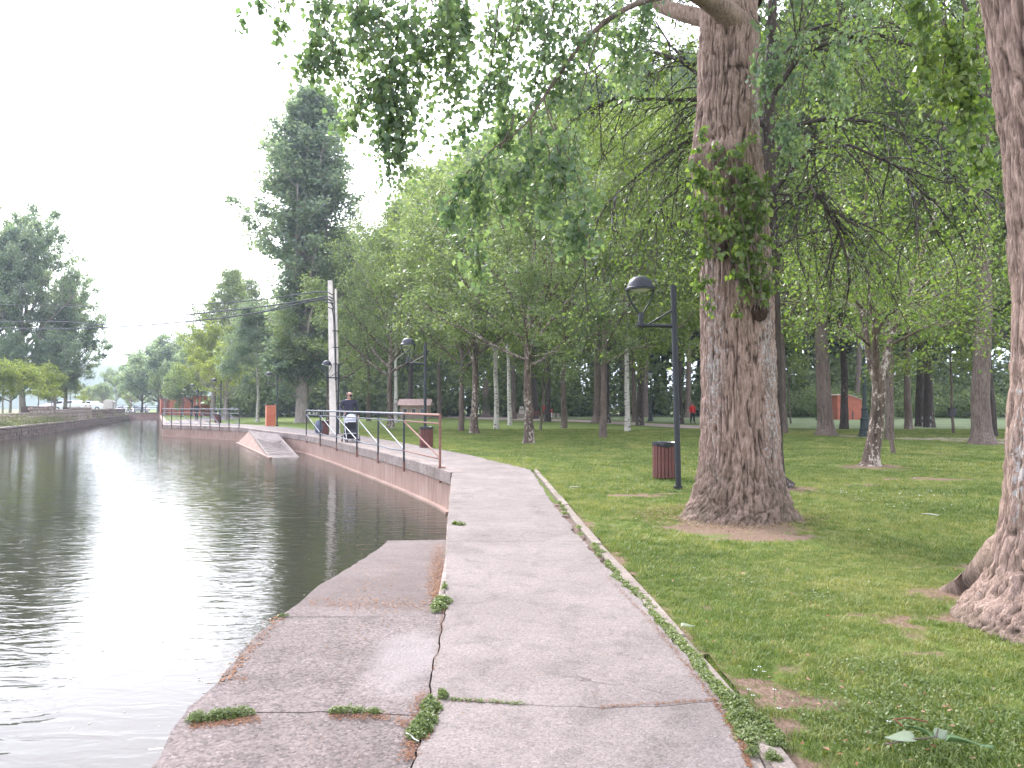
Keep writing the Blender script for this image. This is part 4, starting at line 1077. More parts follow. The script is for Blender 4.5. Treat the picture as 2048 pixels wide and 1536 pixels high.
# two unmistakable trees near the right: built for themselves
# forked mottled tree
def fork_tree():
    g = G(1748, 933, -.02); root = thing('forked_tree', 'mottled tree splitting into three long stems, alone on the right-hand lawn', 'tree', g)
    W = Wood(); rng = np.random.default_rng(301); Y = g.y; C = []
    def Q(px, py, dy=0): v = V(px, py, Y+dy); return np.array([v.x-g.x, v.y-g.y, v.z-g.z])
    main = np.array([Q(1741, 936), Q(1742, 925), Q(1744, 905), Q(1752, 860), Q(1757, 810), Q(1758, 770), Q(1750, 735)])
    W.add(main, [.30, .20, .17, .155, .145, .14, .12], 16)
    stems = [[(1758, 775, 0), (1742, 735, .1), (1735, 690, .3), (1728, 640, .5), (1712, 590, .8), (1700, 520, 1.1), (1690, 440, 1.4), (1680, 350, 1.6)],
             [(1757, 780, 0), (1752, 740, -.1), (1751, 690, -.3), (1748, 640, -.4), (1738, 560, -.6), (1735, 480, -.7), (1729, 420, -.8), (1738, 330, -.9)],
             [(1758, 775, 0), (1768, 735, .1), (1778, 690, .2), (1790, 650, .4), (1815, 600, .6), (1832, 545, .9), (1850, 480, 1.2), (1880, 400, 1.5)]]
    limbs = [((1740, 690, .2), (1690, 650, -.3), (1650, 625, -.8), (1600, 605, -1.2), (1560, 600, -1.5)), ((1752, 670, -.3), (1775, 630, -.6), (1810, 610, -1), (1850, 600, -1.5), (1900, 580, -2)),
             ((1785, 665, .4), (1800, 640, 1), (1850, 600, 1.6), (1900, 570, 2)), ((1712, 590, .8), (1680, 560, 1.2), (1640, 560, 1.4), (1600, 530, 1.7)), ((1815, 600, .6), (1860, 560, .3), (1910, 540, 0), (1950, 500, -.4)),
             ((1748, 640, -.4), (1700, 590, -1), (1660, 540, -1.5), (1640, 480, -2)), ((1780, 690, .2), (1830, 665, 0), (1880, 640, -.2), (1930, 650, -.3))]
    L = []
    for s in stems:
        P = np.array([Q(*p) for p in s]); W.add(P, np.linspace(.085, .02, len(P)), 9); L.append((P, .03))
    for s in limbs:
        P = np.array([Q(*p) for p in s]); W.add(P, np.linspace(.035, .010, len(P)), 7); L.append((P, .014))
    for P, r in L:
        for k in range(20):
            q, d = at(P, rng.uniform(.3, 1)); d2 = unit(d + rng.normal(0, .9, 3)+np.array([0, 0, .2]))
            S, _ = curve(rng, q, d2, rng.uniform(.5, 1.5), 5, .1, .2); W.add(S, np.linspace(r*.5, .004, 5), 4)
            for j in range(5):
                q3, d3 = at(S, rng.uniform(.3, 1)); T, _ = curve(rng, q3, d3+rng.normal(0, .8, 3), rng.uniform(.2, .6), 3, -.2, .2)
                W.add(T, [.005, .004, .002], 3); C.append((T[-1], T[0]))
    n = 9000; i = rng.integers(0, len(C), n); A = np.array([c[0] for c in C])[i]; B = np.array([c[1] for c in C])[i]; t = rng.uniform(0, 1.1, (n, 1))
    X = A*t + B*(1-t) + rng.normal(0, .13, (n, 3))
    link('trunk', W.mesh('trunk', M['bark_mottled']), root); link('crown', leaf_mesh('crown', rng, X, .085, M['leaf_shoot'], droop=.4, aspect=.6), root)
fork_tree()

# dark bare-branched tree right behind the giant poplar
def twiggy_tree():
    g = G(1552, 974, -.02); root = thing('dark_barked_tree', 'dark lichened tree with long bare twiggy limbs, right behind the giant trunk', 'tree', g)
    W = Wood(); rng = np.random.default_rng(77); Y = g.y; C = []
    def Q(px, py, dy=0): v = V(px, py, Y+dy); return np.array([v.x-g.x, v.y-g.y, v.z-g.z])
    main = np.array([Q(1560, 978), Q(1550, 955), Q(1547, 900), Q(1547, 800), Q(1546, 700), Q(1542, 560), Q(1540, 430), Q(1536, 300), Q(1540, 160), Q(1545, 0), Q(1550, -160)])
    W.add(main, [.26, .165, .15, .145, .14, .135, .125, .11, .09, .07, .03], 18)
    L_ = []
    def limb(pts, r): P = np.array([Q(*p) for p in pts]); W.add(P, np.linspace(r, r*.22, len(P)), 8); L_.append((P, r))
    limb([(1542, 420, 0), (1570, 400, -.2), (1600, 382, -.5), (1625, 385, -.8), (1650, 405, -1), (1680, 470, -1.2), (1700, 540, -1.4)], .065)
    limb([(1540, 400, 0), (1580, 340, -.5), (1620, 300, -1), (1700, 290, -1.4), (1790, 330, -1.6), (1860, 400, -1.8)], .045)
    limb([(1538, 330, 0), (1590, 250, .4), (1660, 235, .6), (1760, 245, .6), (1850, 290, .4), (1900, 360, .2)], .05)
    limb([(1540, 200, 0), (1600, 110, -.3), (1680, 75, -.8), (1760, 70, -1.2), (1850, 100, -1.5), (1930, 170, -1.8)], .05)
    limb([(1540, 130, 0), (1620, 60, .6), (1720, 30, 1.2), (1800, 50, 1.6)], .04)
    limb([(1538, 250, 0), (1480, 210, .5), (1400, 200, .9), (1300, 198, 1.1), (1230, 195, 1.2), (1180, 215, 1.2)], .052)
    limb([(1540, 180, 0), (1450, 110, .6), (1380, 130, .8), (1340, 90, 1), (1310, 40, 1.1)], .05)
    limb([(1538, 300, 0), (1460, 260, .3), (1390, 270, .6), (1300, 330, .9), (1220, 400, 1), (1170, 480, 1)], .04)
    limb([(1538, 260, 0), (1450, 190, -.1), (1360, 120, .2), (1280, 95, .5), (1200, 130, .8), (1130, 190, .9)], .045)
    limb([(1542, 500, 0), (1600, 470, .5), (1660, 460, 1), (1720, 500, 1.3), (1770, 560, 1.5)], .035)
    limb([(1540, 360, 0), (1480, 330, .6), (1400, 350, 1.1), (1330, 400, 1.4), (1280, 470, 1.5)], .035)
    limb([(1545, 60, 0), (1480, 0, .3), (1380, -40, .7), (1260, -20, 1), (1170, 60, 1.1)], .045)
    limb([(1546, 0, 0), (1640, -60, .2), (1760, -70, .4), (1880, 0, .5), (1960, 90, .5)], .045)
    for P, r in list(L_):
        for k in range(20):
            q, d = at(P, rng.uniform(.12, 1)); d2 = unit(d*.9 + rng.normal(0, .55, 3) + np.array([0, 0, -.35]))
            S, _ = curve(rng, q, d2, rng.uniform(.7, 2.0), 7, -.9, .13); W.add(S, np.linspace(r*.33, .005, 7), 5)
            for j in range(7):
                q3, d3 = at(S, rng.uniform(.15, 1)); T, _ = curve(rng, q3, d3+rng.normal(0, .5, 3), rng.uniform(.35, .9), 4, -.7, .15)
                W.add(T, [.007, .005, .004, .002], 3); C.append((T[-1], T[0]))
    n = 18000; i = rng.integers(0, len(C), n); A = np.array([c[0] for c in C])[i]; B = np.array([c[1] for c in C])[i]; t = rng.uniform(.2, 1.1, (n, 1))
    X = A*t + B*(1-t) + rng.normal(0, .12, (n, 3))
    link('trunk', W.mesh('trunk', M['bark_dark']), root); link('crown', leaf_mesh('crown', rng, X, .075, M['leaf_dark'], droop=.5, aspect=.55), root)
twiggy_tree()

# lombardy poplar, weeping birch, pale and yellow crowns behind the far railing
g = G(604, 845, -.05)
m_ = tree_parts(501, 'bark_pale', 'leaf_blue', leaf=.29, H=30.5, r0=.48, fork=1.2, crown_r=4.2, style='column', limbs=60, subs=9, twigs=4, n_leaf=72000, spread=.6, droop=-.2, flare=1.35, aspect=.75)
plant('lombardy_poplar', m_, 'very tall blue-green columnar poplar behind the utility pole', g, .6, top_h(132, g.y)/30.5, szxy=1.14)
g = G(515, 843, -.05)
m_ = tree_parts(502, 'bark_birch', 'leaf_blue', leaf=.2, H=13.5, r0=.17, fork=4.4, crown_r=3.5, style='weep', limbs=26, subs=7, twigs=5, n_leaf=36000, spread=.32, droop=.8, aspect=.5, lean=(-.02, 0))
plant('weeping_birch', m_, 'weeping birch with white trunk left of the orange cabinet', g, 1.0, top_h(600, g.y)/13.5, szxy=1.15)
m_pale2 = tree_parts(503, 'bark_pale', 'leaf_yellow', leaf=.2, H=13., r0=.3, fork=3.0, crown_r=5.2, limbs=18, subs=8, twigs=4, n_leaf=26000, spread=.5)
g = V(425, 826, 92); plant('linden_tree', m_pale2, 'yellow-green round tree behind the far railing', (g.x, g.y, -.05), 0, top_h(655, 92)/13.)
g = V(452, 826, 78); plant('linden_tree', m_pale2, 'smaller yellow-green tree between the lindens and the weeping birch', (g.x, g.y, -.05), 2, top_h(690, 78)/13., szxy=.9)
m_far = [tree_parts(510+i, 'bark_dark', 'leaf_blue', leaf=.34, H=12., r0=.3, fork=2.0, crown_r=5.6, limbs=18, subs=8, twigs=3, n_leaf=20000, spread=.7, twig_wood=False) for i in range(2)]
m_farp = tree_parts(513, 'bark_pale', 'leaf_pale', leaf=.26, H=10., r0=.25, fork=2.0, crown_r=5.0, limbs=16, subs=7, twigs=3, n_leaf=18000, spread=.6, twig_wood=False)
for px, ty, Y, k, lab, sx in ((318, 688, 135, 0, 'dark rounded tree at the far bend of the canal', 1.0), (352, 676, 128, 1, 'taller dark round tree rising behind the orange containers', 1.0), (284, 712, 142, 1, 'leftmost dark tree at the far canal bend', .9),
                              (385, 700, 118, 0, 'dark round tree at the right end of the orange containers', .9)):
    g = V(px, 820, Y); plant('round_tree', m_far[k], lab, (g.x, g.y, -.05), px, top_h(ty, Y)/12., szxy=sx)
for px, ty, Y, lab in ((365, 735, 108, 'pale green tree in front of the orange containers'), (262, 760, 150, 'small pale tree left of the dark trees at the canal bend'), (330, 742, 122, 'light green tree standing among the dark trees of the bend'),
                       (205, 770, 165, 'low pale green tree at the end of the ruins'), (180, 775, 170, 'pale bushy tree left of the white stone block'), (232, 742, 180, 'greyish thin tree below the hill')):
    g = V(px, 820, Y); plant('pale_tree', m_farp, lab, (g.x, g.y, -.05), px, top_h(ty, Y)/10., szxy=.85)
# tall light poplar behind the weeping birch
g = V(452, 820, 98); m_lp = tree_parts(520, 'bark_pale', 'leaf_pale', leaf=.24, H=19., r0=.35, fork=5., crown_r=4.0, style='leader', limbs=30, subs=7, twigs=3, n_leaf=13000, spread=.55, twig_wood=False)
plant('light_poplar', m_lp, 'tall thin-leaved tree showing above the weeping birch', (g.x, g.y, -.05), 0, top_h(540, 98)/19.)
g = V(500, 820, 104); plant('light_poplar', m_lp, 'tall airy tree left beside the columnar poplar', (g.x, g.y, -.05), 2, top_h(560, 104)/19.)
# big trees on the left bank
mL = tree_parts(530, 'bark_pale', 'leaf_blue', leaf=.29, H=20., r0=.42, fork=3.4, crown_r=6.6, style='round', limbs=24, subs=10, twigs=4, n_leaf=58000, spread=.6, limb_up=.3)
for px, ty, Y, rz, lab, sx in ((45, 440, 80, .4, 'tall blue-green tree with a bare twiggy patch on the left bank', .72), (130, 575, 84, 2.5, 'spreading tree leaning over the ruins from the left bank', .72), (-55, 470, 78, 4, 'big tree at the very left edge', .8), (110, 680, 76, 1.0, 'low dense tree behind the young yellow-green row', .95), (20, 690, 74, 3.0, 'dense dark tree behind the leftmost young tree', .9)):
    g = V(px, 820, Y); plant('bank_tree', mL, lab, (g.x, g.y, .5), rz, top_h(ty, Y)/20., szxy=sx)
mY = tree_parts(540, 'bark_pale', 'leaf_yellow', leaf=.16, H=4.6, r0=.085, fork=1.9, crown_r=1.9, limbs=12, subs=5, twigs=3, n_leaf=5500, spread=.32, flare=1.2)
for px, Y, ty, lab in ((5, 62, 732, 'leftmost young yellow-green tree on the terrace'), (46, 64, 735, 'second young yellow-green tree from the left, thin pale stem'), (76, 68, 738, 'young yellow-green tree rising behind the crumbling wall block'), (104, 73, 744, 'young yellow-green tree behind the gap in the ruins'), (140, 84, 760, 'smaller young tree beside the white car'), (-30, 61, 730, 'young yellow-green tree cut by the left edge')):
    g = V(px, 820, Y); plant('young_tree', mY, lab, (g.x, g.y, TZ-.05), px, (top_h(ty, Y)-TZ)/4.6, 'young trees on the terrace')

# deep wood behind everything: trees that nothing tells apart, and the undergrowth as one mass
mD = [tree_parts(550+i, 'bark_dark', 'leaf_park', leaf=.42, H=17., r0=.2, fork=2.4, crown_r=5.5, limbs=20, subs=7, twigs=3, n_leaf=22000, spread=.9, twig_wood=False) for i in range(2)]
rD = random.Random(3)
for k in range(56):
    px = 480 + (k % 28)*64 + rD.uniform(-25, 25); Y = rD.uniform(112, 124) if k < 28 else rD.uniform(128, 150)
    ty = np.interp(px, [480, 640, 760, 880, 1100, 1300, 1500, 1800, 2300], [640, 600, 500, 380, 240, 170, 110, 110, 40]) + rD.uniform(-20, 50)
    g = V(px, 820, Y); t = plant('wood_tree', mD[k % 2], 'tall leafy tree deep in the wood behind the park', (g.x, g.y, -.06), rD.uniform(0, 6), top_h(ty, Y)/17., 'trees of the deep wood', szxy=.9)
def bushes(name, n, x0, x1, Yr, hr, lm, seed, label, leaf=.3, per=700, kind='stuff', z=0):
    r = np.random.default_rng(seed); X = []
    for i in range(n):
        px = r.uniform(x0, x1); Y = r.uniform(*Yr); v = V(px, 813, Y); h = r.uniform(*hr)
        c = np.array([v.x, v.y, z + h*.5]); a = r.normal(size=(per, 3)); a /= np.linalg.norm(a, axis=1, keepdims=True); a *= r.uniform(.55, 1.05, (per, 1))
        X.append(c + a*np.array([h*.75, h*.75, h*.52]))
    X = np.concatenate(X); X = X[X[:, 2] > z-.1]
    o = link(name, leaf_mesh(name, r, X, leaf, M[lm])); tag(o, label, 'bushes', kind=kind); return o
bushes('undergrowth', 190, 455, 2300, (100, 116), (3.0, 9.5), 'leaf_pale', 9, 'green undergrowth closing the view between the trunks', .56, 480)
bushes('meadow_shrubs', 34, 1560, 2300, (86, 98), (2.2, 4.6), 'leaf_pale', 10, 'lighter shrubs on the edge of the meadow', .26, 900)
# distinct shrubs of the photograph: shaggy suckering stumps by the walk
def shaggy(px, py, hpx, label, seed):
    g = G(px, py, -.05); r = np.random.default_rng(seed); h = hpx/F*g.y
    root = thing('shaggy_tree', label, 'tree', g, 0)
    W = Wood(); W.add([(0, 0, -.1), (0, 0, .2), (.05, 0, h*.5), (0, 0, h*1.9)], [h*.38, h*.22, h*.17, h*.12], 12)
    X = []
    for k in range(60):
        a = r.uniform(0, 6.28); d = np.array([math.cos(a), math.sin(a), r.uniform(.2, 1.2)]); p = np.array([0, 0, r.uniform(.15, .8)*h])
        S, _ = curve(r, p, d, h*r.uniform(.3, .55), 5, .8, .1); W.add(S, np.linspace(.03, .008, 5), 4)
        X.append(S[r.integers(1, 5, 45)] + r.normal(0, .09, (45, 3)))
    link('trunk', W.mesh('trunk', M['bark_grey']), root); link('crown', leaf_mesh('crown', r, np.concatenate(X), .15, M['leaf_dark'], aspect=.5), root)
shaggy(912, 831, 40, 'stump-like trunk wrapped in shaggy shoots, left one of two by the gravel walk', 21)
shaggy(972, 835, 42, 'stump-like trunk wrapped in shaggy shoots, right one of two by the gravel walk', 22)
shaggy(1640, 0 or 840, 30, 'leafy stump beyond the meadow left of the orange hut', 23)
# weeds growing on the ledge of the left bank
M['leaf_bank'] = leaf_mat('leaf_bank', (.075, .08, .04), (.12, .125, .06), (.18, .18, .10))
mW = []
for s in range(3):
    r = np.random.default_rng(700+s); a = r.normal(size=(1500, 3))*np.array([.8, .5, .32]); a[:, 2] = np.abs(a[:, 2])*1.3
    mW.append(leaf_mesh('foliage', r, a, .13, M['leaf_bank' if s != 1 else 'leaf_dark'], aspect=.45, droop=-.6))
desc = ['brownish green', 'dark green', 'tall wispy', 'low pale', 'dense', 'drooping']
where = ['at the left edge of the bank', 'just right of the left edge', 'below the long dry-stone wall', 'at the end of the long dry-stone wall', 'below the crumbling wall block', 'beside the crumbling block', 'below the gap in the ruins',
         'below the second tall ruin', 'right of the second tall ruin', 'below the long grey ruin', 'halfway along the grey ruin', 'below the white stone block', 'at the far end of the left bank']
for i, w in enumerate(where):
    px = -5 + i*20.5; Y = np.interp(px, [0, 120, 200, 258], [50.5, 69, 96, 120]); 
    line_x = np.interp(Y, [p[1] for p in LB[2:]], [p[0] for p in LB[2:]])
    o = link('bank_shrub', mW[i % 3]); o.location = (line_x-.95, Y, -.02); o.rotation_euler = (0, 0, 1.1+i); s = (.62+.28*rT.random())*(.8+Y/220)*.85; o.scale = (s*1.3, s*.8, s*rT.uniform(.6, 1.15))
    tag(o, desc[i % 6]+' weed clump ' + w, 'shrub', 'weeds on the left canal ledge')

# ------------------------------------------------------------------ the two giant trunks
def giant_trunk(name, centre, radius, nth, nz, z1, seed, amp=.026, fl=(), lich=(), moss_h=.85, bare=None, freq=21.0, bulges=()):
    th = np.linspace(0, 2*np.pi, nth, endpoint=False); z = np.linspace(-.15, z1, nz); TH, Z = np.meshgrid(th, z)
    cx = np.interp(Z, centre[0], centre[1]); cy = np.interp(Z, centre[0], centre[2]); r = np.interp(Z, radius[0], radius[1])
    rz = noise3(np.cos(TH)*1.3+5, np.sin(TH)*1.3+5, Z*.5, seed); r = r*(1+.10*(rz-.5))
    for a, w, h, s in fl:
        dth = (TH-a+np.pi) % (2*np.pi) - np.pi; r = r + s*np.exp(-(dth/w)**2)*np.exp(-np.clip(Z, 0, 9)/h)
    for a, zc, w, hz_, s in bulges:
        dth = (TH-a+np.pi) % (2*np.pi) - np.pi; r = r + s*np.exp(-(dth/w)**2 - ((Z-zc)/hz_)**2)
    X, Y_ = np.cos(TH)*r, np.sin(TH)*r
    wx = fbm(X*6, Y_*6, Z*3, seed+1, 2)-.5
    a = fbm(X*freq+wx*2.2, Y_*freq+wx*2.2, Z*2.3+wx*2, seed+2, 2); b = noise3(X*freq*1.9+wx*2, Y_*freq*1.9, Z*4.5, seed+3); c = noise3(X*60, Y_*60, Z*26, seed+4)
    rid = np.clip(np.abs(2*a-1)*2.2, 0, 1)**.8; rid2 = np.clip(np.abs(2*b-1)*2.0, 0, 1)
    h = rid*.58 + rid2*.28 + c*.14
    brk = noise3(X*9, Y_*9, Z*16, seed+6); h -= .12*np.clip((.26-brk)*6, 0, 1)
    sc = np.interp(Z, [0, .6, 1.2, 99], [1.4, 1.2, 1, 1])
    bm_ = np.zeros_like(h)
    if bare is not None:
        a0, zc, wa, wz = bare; dth = (TH-a0+np.pi) % (2*np.pi) - np.pi
        q = np.abs(dth/wa)**3 + np.abs((Z-zc)/wz)**3 + (fbm(X*8, Y_*8, Z*5, seed+8)-.5)*1.6; bm_ = np.clip((1-q)*5, 0, 1)
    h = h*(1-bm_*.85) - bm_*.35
    r2 = r + amp*sc*(h-.5)
    VX, VY = cx+np.cos(TH)*r2, cy+np.sin(TH)*r2
    li = np.zeros_like(h)
    for a0, zc, wa, wz, s in lich:
        dth = (TH-a0+np.pi) % (2*np.pi) - np.pi; li = np.maximum(li, s*np.exp(-(dth/wa)**2 - ((Z-zc)/wz)**2))
    moss = np.clip(1-(Z)/moss_h, 0, 1)*fbm(X*3+9, Y_*3, Z*3, seed+9)*1.5
    i = np.arange(nth*nz).reshape(nz, nth); j = np.roll(i, -1, 1)
    q = np.stack([i[:-1], j[:-1], j[1:], i[1:]], -1).reshape(-1, 4)
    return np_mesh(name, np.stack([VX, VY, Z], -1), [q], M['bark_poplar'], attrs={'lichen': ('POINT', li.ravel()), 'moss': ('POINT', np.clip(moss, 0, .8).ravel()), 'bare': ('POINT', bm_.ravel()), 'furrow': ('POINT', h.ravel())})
gb = G(1475, 1045, 0); Yb = gb.y + .45
big = thing('giant_poplar', 'huge furrowed poplar with leafy shoots on its trunk, beside the near lamp', 'tree', (gb.x, Yb, -.02))
def pz(px, py, Y): v = V(px, py, Y); return (v.x - gb.x, 0, v.z)
rows = [(1058, 1342, 1602), (1030, 1362, 1588), (1000, 1380, 1576), (950, 1395, 1564), (900, 1401, 1560), (800, 1404, 1550), (700, 1403, 1547), (600, 1402, 1543), (500, 1402, 1538), (400, 1397, 1530), (310, 1386, 1520), (250, 1390, 1515), (180, 1397, 1514), (100, 1397, 1514), (20, 1400, 1512), (-200, 1395, 1500)]
zs, cxs, rs = [], [], []
for y, l, r_ in rows:
    a, b = V(l, y, Yb), V(r_, y, Yb); zs.append((a.z+b.z)/2); cxs.append((a.x+b.x)/2-gb.x); rs.append((b.x-a.x)/2*.985)
zs[0] = 0.0
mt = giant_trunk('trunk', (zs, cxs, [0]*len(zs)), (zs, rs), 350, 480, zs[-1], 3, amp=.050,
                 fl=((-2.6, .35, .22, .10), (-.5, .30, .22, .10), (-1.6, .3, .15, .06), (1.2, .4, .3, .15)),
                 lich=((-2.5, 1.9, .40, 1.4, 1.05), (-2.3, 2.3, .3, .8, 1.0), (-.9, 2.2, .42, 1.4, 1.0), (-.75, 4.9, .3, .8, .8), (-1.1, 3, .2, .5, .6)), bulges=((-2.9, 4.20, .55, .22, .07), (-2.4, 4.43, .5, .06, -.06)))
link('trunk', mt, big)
# right-hand giant, cut by the frame
gr_ = G(2105, 1262, 0); Yr = gr_.y
right = thing('leaning_poplar', 'massive lichened poplar trunk leaning in from the right edge of the picture', 'tree', (gr_.x, Yr, -.02))
rows = [(1268, 1922, 2400), (1230, 1938, 2375), (1180, 1980, 2350), (1130, 2003, 2335), (1050, 2016, 2330), (950, 2024, 2325), (850, 2028, 2320), (700, 2034, 2308), (550, 2034, 2300), (400, 2024, 2286), (250, 2010, 2268), (100, 1988, 2245), (0, 1974, 2225), (-250, 1945, 2180)]
zs2, cx2, rs2 = [], [], []
for y, l, r_ in rows:
    a, b = V(l, y, Yr), V(r_, y, Yr); zs2.append((a.z+b.z)/2); cx2.append((a.x+b.x)/2-gr_.x+.05); rs2.append((b.x-a.x)/2*.985)
zs2[0] = 0.0
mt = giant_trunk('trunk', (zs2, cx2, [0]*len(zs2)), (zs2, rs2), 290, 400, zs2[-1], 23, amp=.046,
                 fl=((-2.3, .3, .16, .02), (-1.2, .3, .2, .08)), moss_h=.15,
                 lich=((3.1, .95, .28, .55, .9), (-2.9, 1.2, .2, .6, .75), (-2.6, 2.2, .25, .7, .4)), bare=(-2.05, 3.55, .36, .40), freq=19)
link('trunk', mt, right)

# limbs, hanging branches and shoots of the giant
rngP = np.random.default_rng(88)
base = np.array([gb.x, Yb, -.02])
def Vb(px, py, Y): return np.array(V(px, py, Y)) - base
def limb_mesh(pts, rad, n=16):
    P = np.array([Vb(*p) for p in pts]); 
    # smooth resample
    t = np.linspace(0, len(P)-1, len(P)*5); Ps = np.stack([np.interp(t, np.arange(len(P)), P[:, k]) for k in range(3)], 1)
    for _ in range(3): Ps[1:-1] = (Ps[:-2]+Ps[1:-1]*2+Ps[2:])/4
    rr = np.interp(t, np.arange(len(rad)), rad)
    W = Wood(); W.add(Ps, rr, n); return W, Ps
lm = [([(1478, 55, Yb-.15), (1440, 15, Yb-.35), (1395, -15, Yb-.6), (1340, -35, Yb-.9), (1250, -70, Yb-1.3), (1120, -110, Yb-1.8), (980, -130, Yb-2.2), (820, -120, Yb-2.6)], [.18, .13, .105, .095, .08, .07, .05, .035]),
      ([(1480, 60, Yb+.1), (1420, 40, Yb+.2), (1370, 28, Yb+.5), (1320, 12, Yb+.8), (1270, -40, Yb+1.2), (1200, -120, Yb+1.5)], [.13, .11, .10, .09, .07, .04]),
      ([(1480, 0, Yb), (1490, -120, Yb+.1), (1500, -260, Yb), (1490, -420, Yb+.1), (1500, -700, Yb)], [.27, .25, .22, .18, .08]),
      ([(1500, -60, Yb), (1600, -160, Yb-.3), (1720, -230, Yb-.7), (1860, -260, Yb-1.0)], [.14, .11, .08, .04]),
      ([(1375, -10, Yb-.7), (1330, -8, Yb-1.3), (1268, 8, Yb-1.7), (1210, 42, Yb-1.9), (1160, 90, Yb-2.0), (1125, 140, Yb-2.1), (1090, 190, Yb-2.15), (1060, 240, Yb-2.2), (1010, 285, Yb-2.25)], [.035, .030, .027, .024, .021, .018, .014, .010, .006])]
for pts, rad in lm:
    W, Ps = limb_mesh(pts, rad); link('limb', W.mesh('limb', M['bark_grey'] if rad[0] < .05 else M['bark_limb']), big)
# hanging strands: pixel path, depth, leaves per strand, spread in metres
ST = []
def strand(pts, Y, n, sp, w=.008): ST.append((pts, Y, n, sp, w))
# far left arm
strand([(520, -120), (560, -40), (520, 0), (500, 18)], Yb-2.9, 45, .07)
strand([(640, -140), (600, -50), (570, 20), (555, 45)], Yb-2.9, 95, .09)
strand([(660, -140), (630, -30), (640, 60), (690, 125)], Yb-2.8, 330, .17)
strand([(680, -120), (650, 0), (625, 80), (612, 118)], Yb-2.7, 210, .13)
strand([(700, -120), (700, 0), (710, 50), (745, 110)], Yb-2.6, 220, .14)
# main cluster 700-940
strand([(820, -120), (815, 0), (790, 80), (750, 170), (735, 200)], Yb-2.6, 520, .20)
strand([(850, -120), (830, 40), (790, 150), (770, 240), (775, 300)], Yb-2.5, 560, .17)
strand([(860, -120), (870, 30), (850, 110), (830, 190), (810, 265)], Yb-2.4, 520, .17)
strand([(880, -120), (890, 10), (900, 100), (905, 190)], Yb-2.5, 420, .15)
strand([(900, -110), (930, 30), (935, 100), (928, 150)], Yb-2.3, 180, .12)
strand([(870, -110), (890, -10), (900, 20), (915, 50)], Yb-2.3, 160, .14)
strand([(780, -130), (770, -20), (760, 40), (740, 70)], Yb-2.6, 150, .14)
strand([(735, 160), (715, 200), (708, 225)], Yb-2.5, 110, .10)
strand([(740, -130), (720, -20), (740, 60), (760, 100)], Yb-2.4, 110, .14)
# 940-1100
strand([(990, -130), (975, 0), (985, 60), (1000, 110), (1000, 180)], Yb-2.2, 150, .11)
strand([(1010, -120), (1000, 60), (985, 150), (975, 215), (945, 250)], Yb-2.2, 300, .14)
strand([(1050, -110), (1020, 60), (1010, 150), (1010, 230), (1000, 270)], Yb-2.1, 330, .15)
strand([(1080, -110), (1060, 0), (1055, 40), (1040, 70)], Yb-2, 170, .14)
strand([(1110, -100), (1110, 20), (1080, 110), (1065, 190), (1060, 260)], Yb-2.1, 420, .17)
strand([(1150, -100), (1150, -10), (1135, 70), (1120, 130), (1095, 180)], Yb-2, 420, .18)
strand([(1190, -90), (1200, 0), (1180, 50), (1170, 90)], Yb-1.8, 240, .17)
strand([(1240, -80), (1240, 0), (1230, 60), (1245, 120), (1250, 150)], Yb-1.6, 330, .16)
strand([(1290, -60), (1290, 0), (1280, 60), (1270, 110)], Yb-1.5, 230, .16)
strand([(1200, -90), (1150, -20), (1100, 20), (1070, 40)], Yb-1.6, 200, .18)
strand([(1000, -100), (1010, -10), (1030, 30)], Yb-1.6, 120, .16)
# long hanging tails
strand([(1030, 230), (1010, 290), (980, 320), (950, 350), (945, 420), (950, 480), (965, 535)], Yb-2.5, 330, .12)
strand([(1010, 280), (960, 320), (920, 350), (895, 400), (900, 440)], Yb-2.5, 230, .12)
strand([(1060, 240), (1070, 300), (1060, 340), (1020, 370), (1000, 400)], Yb-2.4, 280, .14)
strand([(1090, 190), (1110, 260), (1130, 330), (1140, 400), (1155, 470)], Yb-2.6, 260, .13)
strand([(1100, 220), (1140, 300), (1170, 360), (1185, 430), (1160, 480)], Yb-2.7, 230, .13)
strand([(1080, 260), (1100, 330), (1110, 380), (1090, 410)], Yb-2.5, 200, .13)
strand([(1200, 60), (1170, 160), (1150, 240), (1150, 300)], Yb-2.2, 160, .12)
